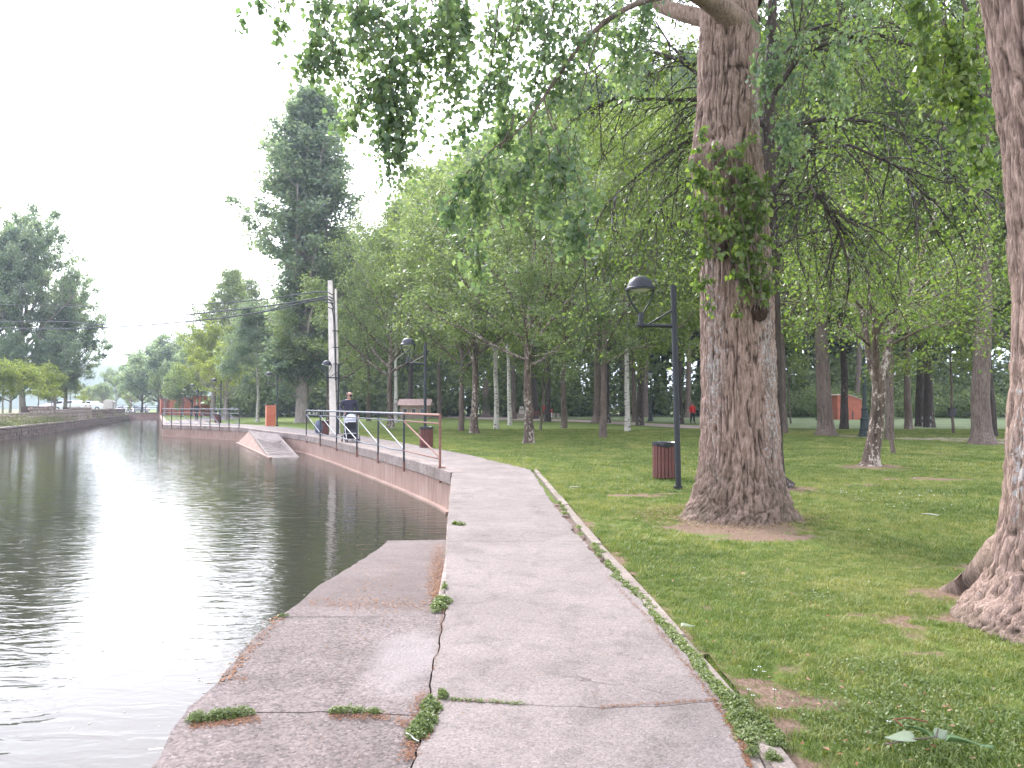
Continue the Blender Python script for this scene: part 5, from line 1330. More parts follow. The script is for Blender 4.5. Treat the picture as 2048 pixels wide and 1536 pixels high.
# right of the trunk, over the top edge
strand([(1530, -60), (1540, 10), (1560, 60), (1545, 130), (1530, 180)], Yb-1.0, 200, .13)
strand([(1600, -100), (1600, 0), (1610, 70), (1590, 150), (1570, 230), (1580, 270)], Yb-.8, 280, .15)
strand([(1660, -120), (1670, -10), (1680, 60), (1660, 130), (1640, 170)], Yb-.9, 240, .15)
strand([(1600, 120), (1640, 150), (1680, 180), (1690, 210)], Yb-.7, 120, .14)
strand([(1530, 180), (1560, 230), (1590, 250), (1580, 300)], Yb-.6, 100, .12)
strand([(1740, -120), (1740, -20), (1730, 40)], Yb-1, 110, .16)
strand([(1500, 20), (1520, 60), (1510, 110), (1500, 140)], Yb-.9, 70, .1)
def strands_to(root, base_, lst, lm, leafsize, seed, wood='twig', nm='hanging_branch'):
    rng = np.random.default_rng(seed)
    for pts, Y, n, sp, w in lst:
        P = np.array([np.array(V(p[0], p[1], Y)) - base_ for p in pts])
        t = np.linspace(0, len(P)-1, len(P)*4); P = np.stack([np.interp(t, np.arange(len(P)), P[:, k]) for k in range(3)], 1)
        for _ in range(3): P[1:-1] = (P[:-2]+2*P[1:-1]+P[2:])/4
        P += np.cumsum(rng.normal(0, .008, P.shape), 0)
        W = Wood(); W.add(P, np.linspace(w, .002, len(P)), 5)
        X = []
        for k in range(max(4, int(n/16))):
            q, d = at(P, rng.uniform(.12, 1)**.8); T, _ = curve(rng, q, d*.4+rng.normal(0, .6, 3)+np.array([0, 0, -.5]), rng.uniform(.5, 1.5)*sp*1.5, 4, -.6, .15)
            W.add(T, [.004, .003, .002, .0015], 3); m = int(n/max(4, int(n/16)))+1
            tt = rng.uniform(.1, 1.05, (m, 1)); X.append(T[0]*(1-tt)+T[-1]*tt+rng.normal(0, sp*.28, (m, 3)))
        X = np.concatenate(X)
        o = link(nm, W.mesh(nm, M[wood]), root)
        N = rng.normal(size=(len(X), 3)); N[:, 2] *= .55
        link('leaves', leaf_mesh('leaves', rng, X, leafsize, M[lm], N=N, droop=1.1, aspect=.98, wide=.34), o)
strands_to(big, base, [(a, b, int(c*1.35), d*1.22, e) for a, b, c, d, e in ST], 'leaf_poplar', .056, 5)
# shoots on the trunk
SH = []
for k in range(34):
    x0 = rngP.uniform(1405, 1545); y0 = rngP.uniform(470, 640)
    if k < 8: x0, y0 = rngP.uniform(1490, 1550), rngP.uniform(590, 640)
    L = rngP.uniform(60, 190) if k < 26 else rngP.uniform(160, 300)
    x1 = x0 + rngP.uniform(-45, 25); 
    SH.append(([(x0, y0), ((x0+x1)/2+rngP.uniform(-14, 14), y0-L*.5), (x1, y0-L)], Yb-.46-rngP.uniform(0, .22), int(L*.42), .075, .006))
for x0, y0, x1, y1 in ((1480, 520, 1480, 270), (1500, 560, 1465, 300), (1460, 520, 1440, 350), (1430, 510, 1385, 330), (1420, 520, 1392, 400), (1500, 500, 1520, 330), (1530, 470, 1540, 320), (1510, 430, 1490, 265), (1410, 470, 1400, 340)):
    SH.append(([(x0, y0), ((x0+x1)/2+rngP.uniform(-14, 14), (y0+y1)/2), (x1, y1)], Yb-.5-rngP.uniform(0, .2), int(abs(y0-y1)*.5), .08, .007))
rngS = np.random.default_rng(6)
strands_to(big, base, SH, 'leaf_shoot', .060, 7, 'bark_grey', 'shoot')
# burr the shoots spring from
W = Wood(); 
for (x, y, r_) in ((1515, 625, .10), (1440, 505, .09), (1500, 560, .10)):
    c = Vb(x, y, Yb-.34); W.add(np.array([c+[0, 0, -r_], c+[0, -.05, -r_*.6], c+[0, -.07, 0], c+[0, -.05, r_*.6], c+[0, 0, r_]]), [.02, r_*.8, r_, r_*.8, .02], 14)
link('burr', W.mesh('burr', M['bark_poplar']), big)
# crown of the giant above the frame
def crown_above(root, base_, c, rxyz, n, size, seed, lm, holes=.35, zmin=None):
    r = np.random.default_rng(seed); cc_ = r.normal(size=(170, 3)); cc_ /= np.linalg.norm(cc_, axis=1, keepdims=True); cc_ *= r.uniform(.3, 1, (170, 1))**.5*np.array(rxyz)
    i = r.integers(0, 170, n); X = cc_[i] + r.normal(0, .42, (n, 3)) + np.array(c) - base_
    if zmin is not None: X = X[(X[:, 2]+base_[2]) > zmin]
    link('crown', leaf_mesh('crown', r, X, size, M[lm], droop=.5), root)
crown_above(big, base, (gb.x-.4, Yb+.8, 10.8), (3.2, 3.2, 3.2), 7000, .15, 31, 'leaf_poplar', zmin=7.6)
# leaves of the right-hand giant seen at the top right
ST2 = []
for pts, n in (([(1900, -80), (1890, 20), (1900, 90), (1920, 150)], 260), ([(1860, -80), (1850, 20), (1840, 80), (1850, 140)], 180), ([(1960, -80), (1950, 40), (1950, 120), (1940, 210)], 230), ([(1930, -60), (1920, 100), (1925, 200), (1935, 300)], 200),
               ([(1830, -100), (1840, -10), (1850, 60)], 150), ([(1980, 120), (1975, 220), (1965, 300), (1960, 340)], 120), ([(1890, 100), (1880, 170), (1895, 240)], 110)):
    ST2.append((pts, Yr+3.2, n, .17, .008))
rb = np.array([gr_.x, Yr, -.02])
W = Wood()
def Vr(px, py, Y): return np.array(V(px, py, Y)) - rb
for pts, rr in (([(2100, -250, Yr), (2050, -200, Yr+1.2), (1990, -120, Yr+2.4), (1930, -90, Yr+3.2), (1830, -110, Yr+3.4)], [.12, .09, .06, .04, .02]), ([(2090, -220, Yr), (2060, -420, Yr+.2), (2050, -700, Yr+.4)], [.32, .24, .12])):
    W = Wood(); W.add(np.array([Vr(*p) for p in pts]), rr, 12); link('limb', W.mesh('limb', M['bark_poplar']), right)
strands_to(right, rb, [(a, b, int(c*1.5), d, e) for a, b, c, d, e in ST2], 'leaf_shoot', .068, 15)
crown_above(right, rb, (gr_.x+.8, Yr-.2, 8.4), (2.6, 2.4, 2.4), 5000, .15, 32, 'leaf_poplar', zmin=5.8)
# root plate of the right giant reaching left
W = Wood(); a = [np.array(V(2090, 1060, Yr+.25))-rb, np.array(V(2010, 1115, Yr+.3))-rb, np.array(G(1955, 1165, .07))-rb, np.array(G(1915, 1180, .03))-rb, np.array(G(1875, 1186, -.03))-rb]
W.add(np.array(a), [.14, .14, .11, .07, .02], 12); link('root', W.mesh('root', M['bark_limb']), right)
# ------------------------------------------------------------------ railings
def tube_obj(name, pts, r, m, parent, n=8):
    return MB().tube(pts, r, n).obj(name, m, parent, smooth=True)
def railing(root, base_pts, ztop, zmid, zbot, zfoot, mats_, last_rust=False, off=.055, r=.024):
    n = len(base_pts); P = [Vector((p[0], p[1], 0)) for p in base_pts]; Q = []
    for i, p in enumerate(P):
        a, b = P[max(0, i-1)], P[min(n-1, i+1)]; d = (b-a).normalized(); Q.append(p + Vector((-d.y, d.x, 0))*off)
    up = lambda v, z: Vector((v.x, v.y, z))
    for i, q in enumerate(Q):
        m = M['rust'] if (last_rust and i == 0) else M['rail_dark']
        o = tube_obj('post', [up(q, zfoot), up(q, ztop)], r*1.1, m, root)
        if not (last_rust and i == 0): tube_obj('rusty_foot', [up(q, zfoot-.02), up(q, zfoot+.22)], r*1.22, M['rust'], root)
        pp = P[i]; d = (Q[i]-pp); MB().box((0, 0, 0), (.09, .03, .09)).obj('bracket', M['rust'], root, loc=up(q - d*.5, zfoot+.14), rot=(0, 0, math.atan2(d.y, d.x)+R(90)))
    for i in range(n-1):
        m = M['rust'] if (last_rust and i == 0) else M['rail_grey']
        a, b = Q[i], Q[i+1]
        tube_obj('top_rail', [up(a, ztop), up(b, ztop)], r*1.15, m, root); tube_obj('middle_rail', [up(a, zmid), up(b, zmid)], r*.75, m, root)
        sag = .03 if i != 0 else 0
        tube_obj('bottom_rail', [up(a, zbot), up((a+b)/2, zbot-sag), up(b, zbot)], r*.75, m, root)
        tube_obj('diagonal_brace', [up(b, zmid-.01), up(a, zbot+.03)], r*.85, m, root)
rl = thing('railing', 'grey tube railing with one rusty end bay along the near canal wall', 'railing')
railing(rl, [RAIL_L[i] for i in range(0, 7)], 1.12, .94, .20, -.30, None, True)
# broken bracket at the end post and the chipped corner
q = Vector((RAIL_L[0][0], RAIL_L[0][1], 0))
MB().box((0, 0, 0), (.16, .10, .02)).obj('base_plate', M['rust'], rl, loc=q+Vector((-.02, .0, .03)))
MB().tube([(0, 0, 0), (.05, -.03, -.16), (.10, -.05, -.24), (.13, -.06, -.38)], [.035, .03, .028, .012], 7).obj('broken_foot', M['rust'], rl, loc=q+Vector((-.03, -.02, .0)))
rl2 = thing('railing', 'dark railing far along the canal, beyond the slipway', 'railing')
far_line = [RAIL_L[8]] + lerp_line([RAIL_L[8], RAIL_L[9], RAIL_L[10]], 8)[1:]
railing(rl2, far_line, 1.12, .86, .15, -.26, None, False, r=.028)
fz = thing('railing', 'thin dark fence on top of the far end wall of the canal', 'railing')
x0, x1 = FAR_L[0]-3, FAR_R[0]+5; yy = FAR_R[1]+.2
for i in range(8):
    x = x0+(x1-x0)*i/7; tube_obj('post', [(x, yy, .3), (x, yy, 1.5)], .05, M['rail_dark'], fz, 5)
for z in (.75, 1.12, 1.5): tube_obj('rail', [(x0, yy, z), (x1, yy, z)], .035, M['rail_dark'], fz, 5)
mf = thing('mesh_fence', 'black bar fence crossing behind the orange cabinet and the columnar poplar', 'fence')
fx0, fx1 = V(470, 813, 112).x, V(690, 813, 100).x
MBb = MB()
for i in range(13):
    t = i/12; x, y = fx0+(fx1-fx0)*t, 112-12*t
    MB().box((x, y, .85), (.12, .12, 1.9)).obj('post', M['black_metal'], mf)
for z in (.1, 1.0, 1.75): tube_obj('rail', [(fx0, 112, z), (fx1, 100, z)], .045, M['black_metal'], mf, 5)
for i in range(120):
    t = i/119; x, y = fx0+(fx1-fx0)*t, 112-12*t; MBb.box((x, y, .92), (.035, .035, 1.65))
tag(MBb.obj('bars', M['black_metal'], mf), kind='stuff')

# ------------------------------------------------------------------ street lamps
def lamp_parts(root):
    MB().tube([(0, 0, -.05), (0, 0, 3.29)], .047, 14).obj('pole', M['black_metal'], root, smooth=True)
    MB().tube([(0, 0, -.05), (0, 0, .05)], .075, 14).obj('foot_collar', M['black_metal'], root, smooth=True)
    MB().tube([(.01, 0, 2.635), (-.61, 0, 2.655)], .030, 10).obj('arm', M['black_metal'], root, smooth=True)
    MB().tube([(-.02, 0, 2.90), (-.42, 0, 2.67)], .014, 8).obj('brace', M['black_metal'], root, smooth=True)
    MB().lathe([(.0, 2.64), (.045, 2.645), (.045, 2.80), (.035, 2.86), (0, 2.865)], 14, (-.545, 0, 0)).obj('socket', M['black_metal'], root, smooth=True)
    for s in (-1, 1):
        pts = [(-.545+s*x, 0, z) for x, z in ((.02, 2.80), (.05, 2.88), (.115, 2.97), (.175, 3.07), (.208, 3.17), (.215, 3.235))]
        MB().tube(pts, .015, 8).obj('fork', M['black_metal'], root, smooth=True)
    dome = MB().lathe([(.245, 3.235), (.25, 3.255), (.215, 3.275), (.20, 3.33), (.165, 3.39), (.115, 3.43), (.05, 3.452), (0, 3.456)], 28, (-.545, 0, 0)).obj('dome', M['black_metal'], root, smooth=True)
    MB().lathe([(0, 3.19), (.10, 3.20), (.165, 3.225), (.175, 3.25), (0, 3.252)], 24, (-.545, 0, 0)).obj('lens', M['glass'], root, smooth=True)
    MB().lathe([(.18, 3.225), (.247, 3.225), (.247, 3.24), (.18, 3.24)], 24, (-.545, 0, 0), ).obj('rim', M['black_metal'], root, smooth=True)
lamp1 = thing('street_lamp', 'near dark lamp post with one dome head, standing between the bin and the giant trunk', 'street lamp', G(1357, 978, -.03), 0, 'dome-headed lamps along the walk')
lamp_parts(lamp1); lamp1.rotation_euler = (0, R(-1.1), R(3))
for px, py, s, rz, lab in ((850, 894, 1.04, 2, 'lamp post rising behind the bin at the rusty railing, head partly in leaves'), (676, 869, 1.02, 0, 'lamp hidden behind the utility pole with its dome showing at the left'),
                           (554, 851.5, 1.08, 0, 'lamp post standing against the right side of the orange cabinet'), (441, 846, 1.04, 0, 'lamp post beside the small bin behind the far railing'),
                           (395, 840.5, 1.02, 0, 'smaller distant lamp at the fork of the walk, left of the far-railing lamp'), (402, 835, .98, 0, 'most distant lamp, its head just right of the one at the fork')):
    dup(lamp1, G(px, py, -.03), R(rz), lab, s).rotation_euler = (0, 0, R(rz))
def green_lamp(px, py, label, H=4.6):
    root = thing('ornate_lamp', label, 'street lamp', G(px, py, -.03), 0)
    MB().lathe([(.30, 0), (.30, .06), (.25, .10), (.23, .28), (.25, .31), (.20, .36), (.185, .72), (.215, .76), (.20, .80), (.145, .84), (.13, 1.18), (.16, 1.22), (.10, 1.30), (.085, 1.5)], 10, close=True).obj('plinth', M['green_metal'], root)
    MB().lathe([(.078, 1.5), (.07, 2.2), (.09, 2.22), (.09, 2.28), (.062, 2.32), (.045, 3.7), (.07, 3.74), (.07, 3.8), (.03, 3.84)], 10, close=True).obj('shaft', M['green_metal'], root)
    MB().lathe([(.05, 3.84), (.13, 3.95), (.20, 4.38), (.0, 4.38)], 6).obj('lantern_glass', M['glass'], root)
    MB().lathe([(.25, 4.37), (.21, 4.42), (.08, 4.62), (.03, 4.66), (.02, 4.76), (0, 4.78)], 6).obj('lantern_roof', M['green_metal'], root)
    for i in range(6):
        a = math.pi*i/3; c, s = math.cos(a), math.sin(a)
        MB().tube([(c*.055, s*.055, 3.84), (c*.14, s*.14, 3.95), (c*.21, s*.21, 4.38)], .012, 5).obj('lantern_bar', M['green_metal'], root)
    return root
green_lamp(1730, 873, 'ornate dark green cast-iron lamp post beside the forked mottled tree')
green_lamp(1301, 842.5, 'ornate dark green lamp post beyond the white birch, at the gravel edge')
green_lamp(936, 832.5, 'most distant ornate green lamp post, between the two shaggy stumps')
green_lamp(1640, 838, 'slim dark lamp post far beyond the meadow left of the orange hut')

# ------------------------------------------------------------------ litter bins with single slats
slat_me = None
def litter_bin(px, py, label, bag=False, s=1.0, up_to=22):
    global slat_me
    root = thing('litter_bin', label, 'bin', G(px, py, -.02), 0, 'round slatted litter bins')
    n = 20; r = .205
    if slat_me is None:
        o = MB().box((0, 0, 0), (.053, .020, .62)).obj('slat', M['bin_wood'], None, bevel=.004); slat_me = o.data; bpy.data.objects.remove(o)
    for i in range(n):
        a = 2*math.pi*i/n
        link('slat', slat_me, root, (r*math.cos(a), r*math.sin(a), .34), (0, 0, a+R(90)))
    MB().lathe([(0, .04), (.188, .04), (.188, .60)], 20).obj('inner_drum', M['dark'], root, smooth=True)
    for z in (.10, .55): MB().lathe([(.19, z), (.196, z), (.196, z+.03), (.19, z+.03)], 20).obj('hoop', M['black_metal'], root)
    rr = random.Random(int(px)); prof = []
    mb = MB(); vs = []; m = 40
    for j, (rad, z) in enumerate(((.16, .58), (.195, .66), (.222, .675), (.226, .64), (.222, .60))):
        for i in range(m):
            a = 2*math.pi*i/m; w = rr.uniform(-.006, .006)*(1 if j > 1 else .5); low = (.02*math.sin(a*3+px)+rr.uniform(-.012, .012)) if j == 4 else 0
            vs.append(((rad+w)*math.cos(a), (rad+w)*math.sin(a), z+low+rr.uniform(-.003, .003)))
    fs = [(j*m+i, j*m+(i+1) % m, (j+1)*m+(i+1) % m, (j+1)*m+i) for j in range(4) for i in range(m)]
    mb.add(vs, fs).obj('bin_liner', M['bin_bag'], root, smooth=True)
    root.scale = (s, s, s)
    return root
litter_bin(1329, 958, 'round slatted bin with black liner beside the near lamp post')
litter_bin(852.5, 896, 'reddish slatted bin standing behind the rusty bay of the railing')
b3 = litter_bin(648, 871, 'small bin in the grass left of the utility pole')
litter_bin(435, 846, 'tiny distant bin at the foot of the far-railing lamp', s=1.05)
bag = thing('plastic_bag', 'crumpled bluish bin bag hanging from the bin left of the utility pole', 'bag', G(637, 873, -.02))
r = np.random.default_rng(4); th = np.linspace(0, 2*np.pi, 18, endpoint=False); zz_ = np.linspace(.1, .72, 8); TH, Z = np.meshgrid(th, zz_)
rad = .17*np.sin((Z-.02)/.74*np.pi)**.5*(1+r.normal(0, .12, Z.shape)); i_ = np.arange(18*8).reshape(8, 18); j_ = np.roll(i_, -1, 1)
link('bag_skin', np_mesh('bag_skin', np.stack([np.cos(TH)*rad, np.sin(TH)*rad, Z], -1), [np.stack([i_[:-1], j_[:-1], j_[1:], i_[1:]], -1).reshape(-1, 4)], simple('bluish_plastic', (.10, .12, .18), .35)), bag)
db = thing('box_on_tree', 'small black box fixed to the thin crooked dark tree on the meadow', 'box', G(1901, 868, 0))
MB().box((0, -.15, 1.02), (.30, .22, .36)).obj('box_body', M['dark'], db, bevel=.01); MB().box((0, -.15, 1.22), (.34, .26, .03)).obj('box_lid', M['black_metal'], db)

# ------------------------------------------------------------------ utility pole and cables
gp = G(669, 869, -.05); up_ = thing('utility_pole', 'pale concrete utility pole leaning slightly left, carrying three cables', 'pole', gp)
H = 7.45; lean = -.235
def pole_box(name, w0, w1, d0, d1, x0, z0, z1, m):
    f = lambda z: x0 + lean*z/H
    vs = []
    for z, w, d in ((z0, w0, d0), (z1, w1, d1)):
        for sx, sy in ((-1, -1), (1, -1), (1, 1), (-1, 1)): vs.append((f(z)+sx*w/2, sy*d/2, z))
    return MB().add(vs, [(0, 1, 5, 4), (1, 2, 6, 5), (2, 3, 7, 6), (3, 0, 4, 7), (4, 5, 6, 7), (3, 2, 1, 0)]).obj(name, m, up_, bevel=.012)
pole_box('pole_shaft', .36, .20, .30, .2, -.02, 0, H, M['pole'])
pole_box('pole_flange', .10, .09, .16, .14, .255-.02, 0, H-.4, M['pole'])
pole_box('pole_web', .08, .07, .05, .05, .20-.02, 0, H-.6, M['dark'])
for z in (.35, .9, 1.5, 2.1, 2.7, 3.4, 4.2, 5.0): MB().box((.18+lean*z/H, -.02, z), (.26, .22, .04)).obj('clamp', M['conduit'] if z < 1 else M['dark'], up_)
MB().tube([(.20+lean*.62, -.12, 2.6), (.20+lean*.8, -.12, 5.2), (.10+lean*.9, -.14, 6.1)], .03, 7).obj('riser_cable', M['cable'], up_, smooth=True)
for z in (6.55, 6.4, 6.15): MB().tube([(-.16+lean*z/H, -.12, z), (.16+lean*z/H, -.14, z-.1)], .02, 6).obj('cable_hook', M['black_metal'], up_, smooth=True)
def cable(name, label, pts, r=.018, th2=None):
    P = [V(px, py, Y) for px, py, Y in pts]; n = len(P); A = np.array([tuple(p) for p in P]); t = np.linspace(0, n-1, n*6)
    A = np.stack([np.interp(t, np.arange(n), A[:, k]) for k in range(3)], 1)
    for _ in range(6): A[1:-1] = (A[:-2]+2*A[1:-1]+A[2:])/4
    o = MB().tube(A.tolist(), r, 6).obj(name, M['cable'], None, smooth=True); tag(o, label, 'cable', 'overhead cables over the canal'); return o
Yp = gp.y
cable('overhead_cable', 'topmost and straightest of the three overhead cables', [(665, 590, Yp-.1), (655, 583, Yp-.1), (620, 585, Yp+.6), (545, 597, Yp+2), (440, 607, Yp+5), (300, 613, Yp+9), (150, 614, Yp+13), (0, 609, Yp+17), (-150, 600, Yp+21)], .030)
cable('overhead_cable', 'middle overhead cable with a slack loop near the left trees', [(666, 598, Yp-.1), (656, 591, Yp-.1), (620, 600, Yp+.6), (540, 612, Yp+2), (400, 627, Yp+6), (258, 639, Yp+10), (228, 646, Yp+10.8), (200, 650.5, Yp+11.6), (172, 648, Yp+12.4), (148, 643.5, Yp+13), (70, 643, Yp+15), (0, 643, Yp+17), (-150, 640, Yp+21)], .036)
cable('overhead_cable', 'lowest of the three overhead cables crossing the canal', [(667, 616, Yp-.1), (662, 603, Yp-.1), (640, 598, Yp+.3), (540, 622, Yp+2), (440, 637, Yp+5), (300, 650, Yp+9), (200, 656, Yp+11.6), (100, 657.5, Yp+14), (0, 656, Yp+17), (-150, 650, Yp+21)], .040)
cable('overhead_cable', 'short slack cable twisting beside the lowest one at the pole', [(666, 606, Yp-.12), (655, 597, Yp-.12), (622, 597, Yp+.6), (590, 606, Yp+1.2), (565, 612, Yp+1.8), (542, 619, Yp+2)], .02)

# ------------------------------------------------------------------ orange cabinet, huts, buildings
gc = G(541, 853, -.03); cab = thing('orange_cabinet', 'tall orange-red service cabinet at the edge of the walk behind the slipway', 'cabinet', gc, R(24))
MB().box((0, 0, .70), (.62, .52, 1.34)).obj('cabinet_body', M['orange_light'], cab, bevel=.01)  # body a paler orange than its door and lid
MB().box((0.0, -.268, .70), (.56, .012, 1.24)).obj('door', M['orange'], cab, bevel=.004)
MB().box((0, 0, 1.395), (.68, .58, .045)).obj('cabinet_lid', M['orange'], cab, bevel=.008)
MB().box((.20, -.283, .72), (.03, .02, .12)).obj('handle', M['dark'], cab)
def panel_box(root, c, w, d, h, rz, m, panel=1.2, gap=.05):
    MB().box((c[0], c[1], h/2), (w-.08, d-.08, h-.04), rz=rz).obj('hut_core', M['dark'], root)
    n = max(1, int(w/panel)); u = Vector((math.cos(rz), math.sin(rz), 0)); v = Vector((-math.sin(rz), math.cos(rz), 0)); cc = Vector((c[0], c[1], 0))
    for i in range(n):
        p = cc + u*(-w/2 + w*(i+.5)/n) - v*d/2; MB().box((p.x, p.y, h/2), (w/n-gap, .06, h), rz=rz).obj('wall_panel', m, root)
    for s in (-1, 1):
        k = max(1, int(d/panel))
        for i in range(k):
            p = cc + u*s*w/2 + v*(-d/2+d*(i+.5)/k); MB().box((p.x, p.y, h/2), (.06, d/k-gap, h), rz=rz).obj('wall_panel', m, root)
    MB().box((c[0], c[1], h+.05), (w+.2, d+.2, .12), rz=rz).obj('roof', m, root)
for px0, px1, Y, h, rz, lab in ((322, 345, 128, 2.6, .5, 'leftmost orange container, partly behind a dark trunk'), (345, 384, 122, 2.7, .15, 'long orange container with vertical panels at the canal bend'), (396, 416, 110, 2.75, -.3, 'rightmost orange container beside the distant lamps')):
    a, b = V(px0, 813, Y), V(px1, 813, Y); t = thing('orange_container', lab, 'container', ((a.x+b.x)/2, Y, -.05)); panel_box(t, (0, 0), b.x-a.x, 2.4, h, rz, M['orange'], .9)
a, b = V(1662, 813, 80), V(1714, 813, 80)
hut = thing('orange_hut', 'small orange-red hut with sloping roof edge beyond the meadow', 'hut', ((a.x+b.x)/2, 80, -.05), .15); hut.scale = (1, 1, .86)
w = b.x-a.x
MB().add([(-w/2, -1, 0), (w/2, -1, 0), (w/2, -1, 2.35), (-w*.1, -1, 2.95), (-w/2, -1, 2.85), (-w/2, 1.5, 0), (w/2, 1.5, 0), (w/2, 1.5, 2.35), (-w*.1, 1.5, 2.95), (-w/2, 1.5, 2.85)],
         [(0, 1, 2, 3, 4), (9, 8, 7, 6, 5), (0, 4, 9, 5), (1, 6, 7, 2)]).obj('hut_wall', M['hut_orange'], hut)
MB().add([(-w/2-.1, -1.1, 2.86), (-w*.1, -1.1, 2.96), (w/2+.1, -1.1, 2.33), (-w/2-.1, 1.6, 2.86), (-w*.1, 1.6, 2.96), (w/2+.1, 1.6, 2.33), (-w/2-.1, -1.1, 2.95), (-w*.1, -1.1, 3.05), (w/2+.1, -1.1, 2.42), (-w/2-.1, 1.6, 2.95), (-w*.1, 1.6, 3.05), (w/2+.1, 1.6, 2.42)],
         [(0, 1, 7, 6), (1, 2, 8, 7), (6, 7, 10, 9), (7, 8, 11, 10), (0, 6, 9, 3), (2, 5, 11, 8), (3, 9, 10, 4), (4, 10, 11, 5), (0, 3, 4, 1), (1, 4, 5, 2)]).obj('roof', M['tile'], hut)
for x in (-w*.28, w*.12): MB().box((x, -1.02, .55), (.12, .05, 1.0)).obj('bollard_slot', M['dark'], hut)
a, b = V(800, 813, 86), V(856, 813, 86); pk = thing('pink_building', 'low pink-walled building with a tiled roof seen between the trunks', 'building', ((a.x+b.x)/2, 86, -.05)); pk.scale = (1, 1, .8)
w = b.x-a.x
MB().box((0, 1.5, .95), (w, 3, 1.9)).obj('wall', M['pink_wall'], pk)
MB().add([(-w/2-.3, -.4, 1.85), (w/2+.3, -.4, 1.85), (w/2+.3, 3.4, 1.85), (-w/2-.3, 3.4, 1.85), (-w/2-.3, 1.5, 2.75), (w/2+.3, 1.5, 2.75)], [(0, 1, 5, 4), (2, 3, 4, 5), (0, 4, 3), (1, 2, 5), (0, 3, 2, 1)]).obj('roof', M['tile'], pk)
for x in (-w*.32, -.02, w*.3):
    wdw = MB().box((x, -.01, 1.0), (.5, .06, .8)).obj('window', M['white_cloth'], pk); MB().box((x, -.045, 1.0), (.38, .03, .68)).obj('pane', M['car_glass'], wdw)
MB().box((0, -.03, .25), (w, .08, .5)).obj('plinth', M['bench'], pk)

# stone seats and picnic benches by the gravel walk
g = G(1043, 834, -.04); fo = thing('stone_fountain', 'squat pale stone drinking fountain block behind the mottled leaning trunk', 'fountain', g)
MB().box((0, 0, .45), (.7, .7, .95)).obj('block', M['slab_white'], fo, bevel=.03); MB().box((0, 0, .97), (.85, .85, .12)).obj('cap', M['bench'], fo, bevel=.02); MB().box((0, -.55, .2), (.9, .5, .4)).obj('basin', M['bench'], fo, bevel=.02); MB().box((0, 0, 1.18), (.5, .5, .3)).obj('head_stone', M['slab_white'], fo, bevel=.03)
def stone_bench(px0, px1, py, label):
    a, b = G(px0, py, -.04), G(px1, py, -.04); t = thing('stone_bench', label, 'bench', (a+b)/2, math.atan2(b.y-a.y, b.x-a.x)); L = (b-a).length
    MB().box((0, 0, .44), (L, .5, .1)).obj('seat', M['bench'], t, bevel=.01)
    for x in (-L*.4, 0, L*.4): MB().box((x, 0, .2), (.3, .42, .4)).obj('support', M['bench'], t)
stone_bench(1032, 1062, 836, 'low stone bench left of the red-jacketed walker')
stone_bench(1104, 1128, 835, 'low stone bench between the walker and the dark forked tree')
def bench(px, py, label, rz=0):
    t = thing('park_bench', label, 'bench', G(px, py, -.04), rz)
    for k in range(4): MB().box((0, -.2+k*.12, .45), (1.9, .09, .035)).obj('seat_slat', M['bin_wood'], t)
    for k in range(3): MB().box((0, .24+.02*k, .60+k*.13), (1.9, .03, .09)).obj('back_slat', M['bin_wood'], t)
    for s in (-.8, .8):
        MB().tube([(s, -.22, 0), (s, -.22, .43), (s, .2, .43), (s, .30, .95)], .028, 6).obj('frame', M['black_metal'], t); MB().tube([(s, .2, .43), (s, .26, 0)], .028, 6).obj('leg', M['black_metal'], t)
bench(796, 829, 'dark park bench in front of the pink building'); bench(1077, 840, 'dark park bench beside the red-jacketed walker', .1)

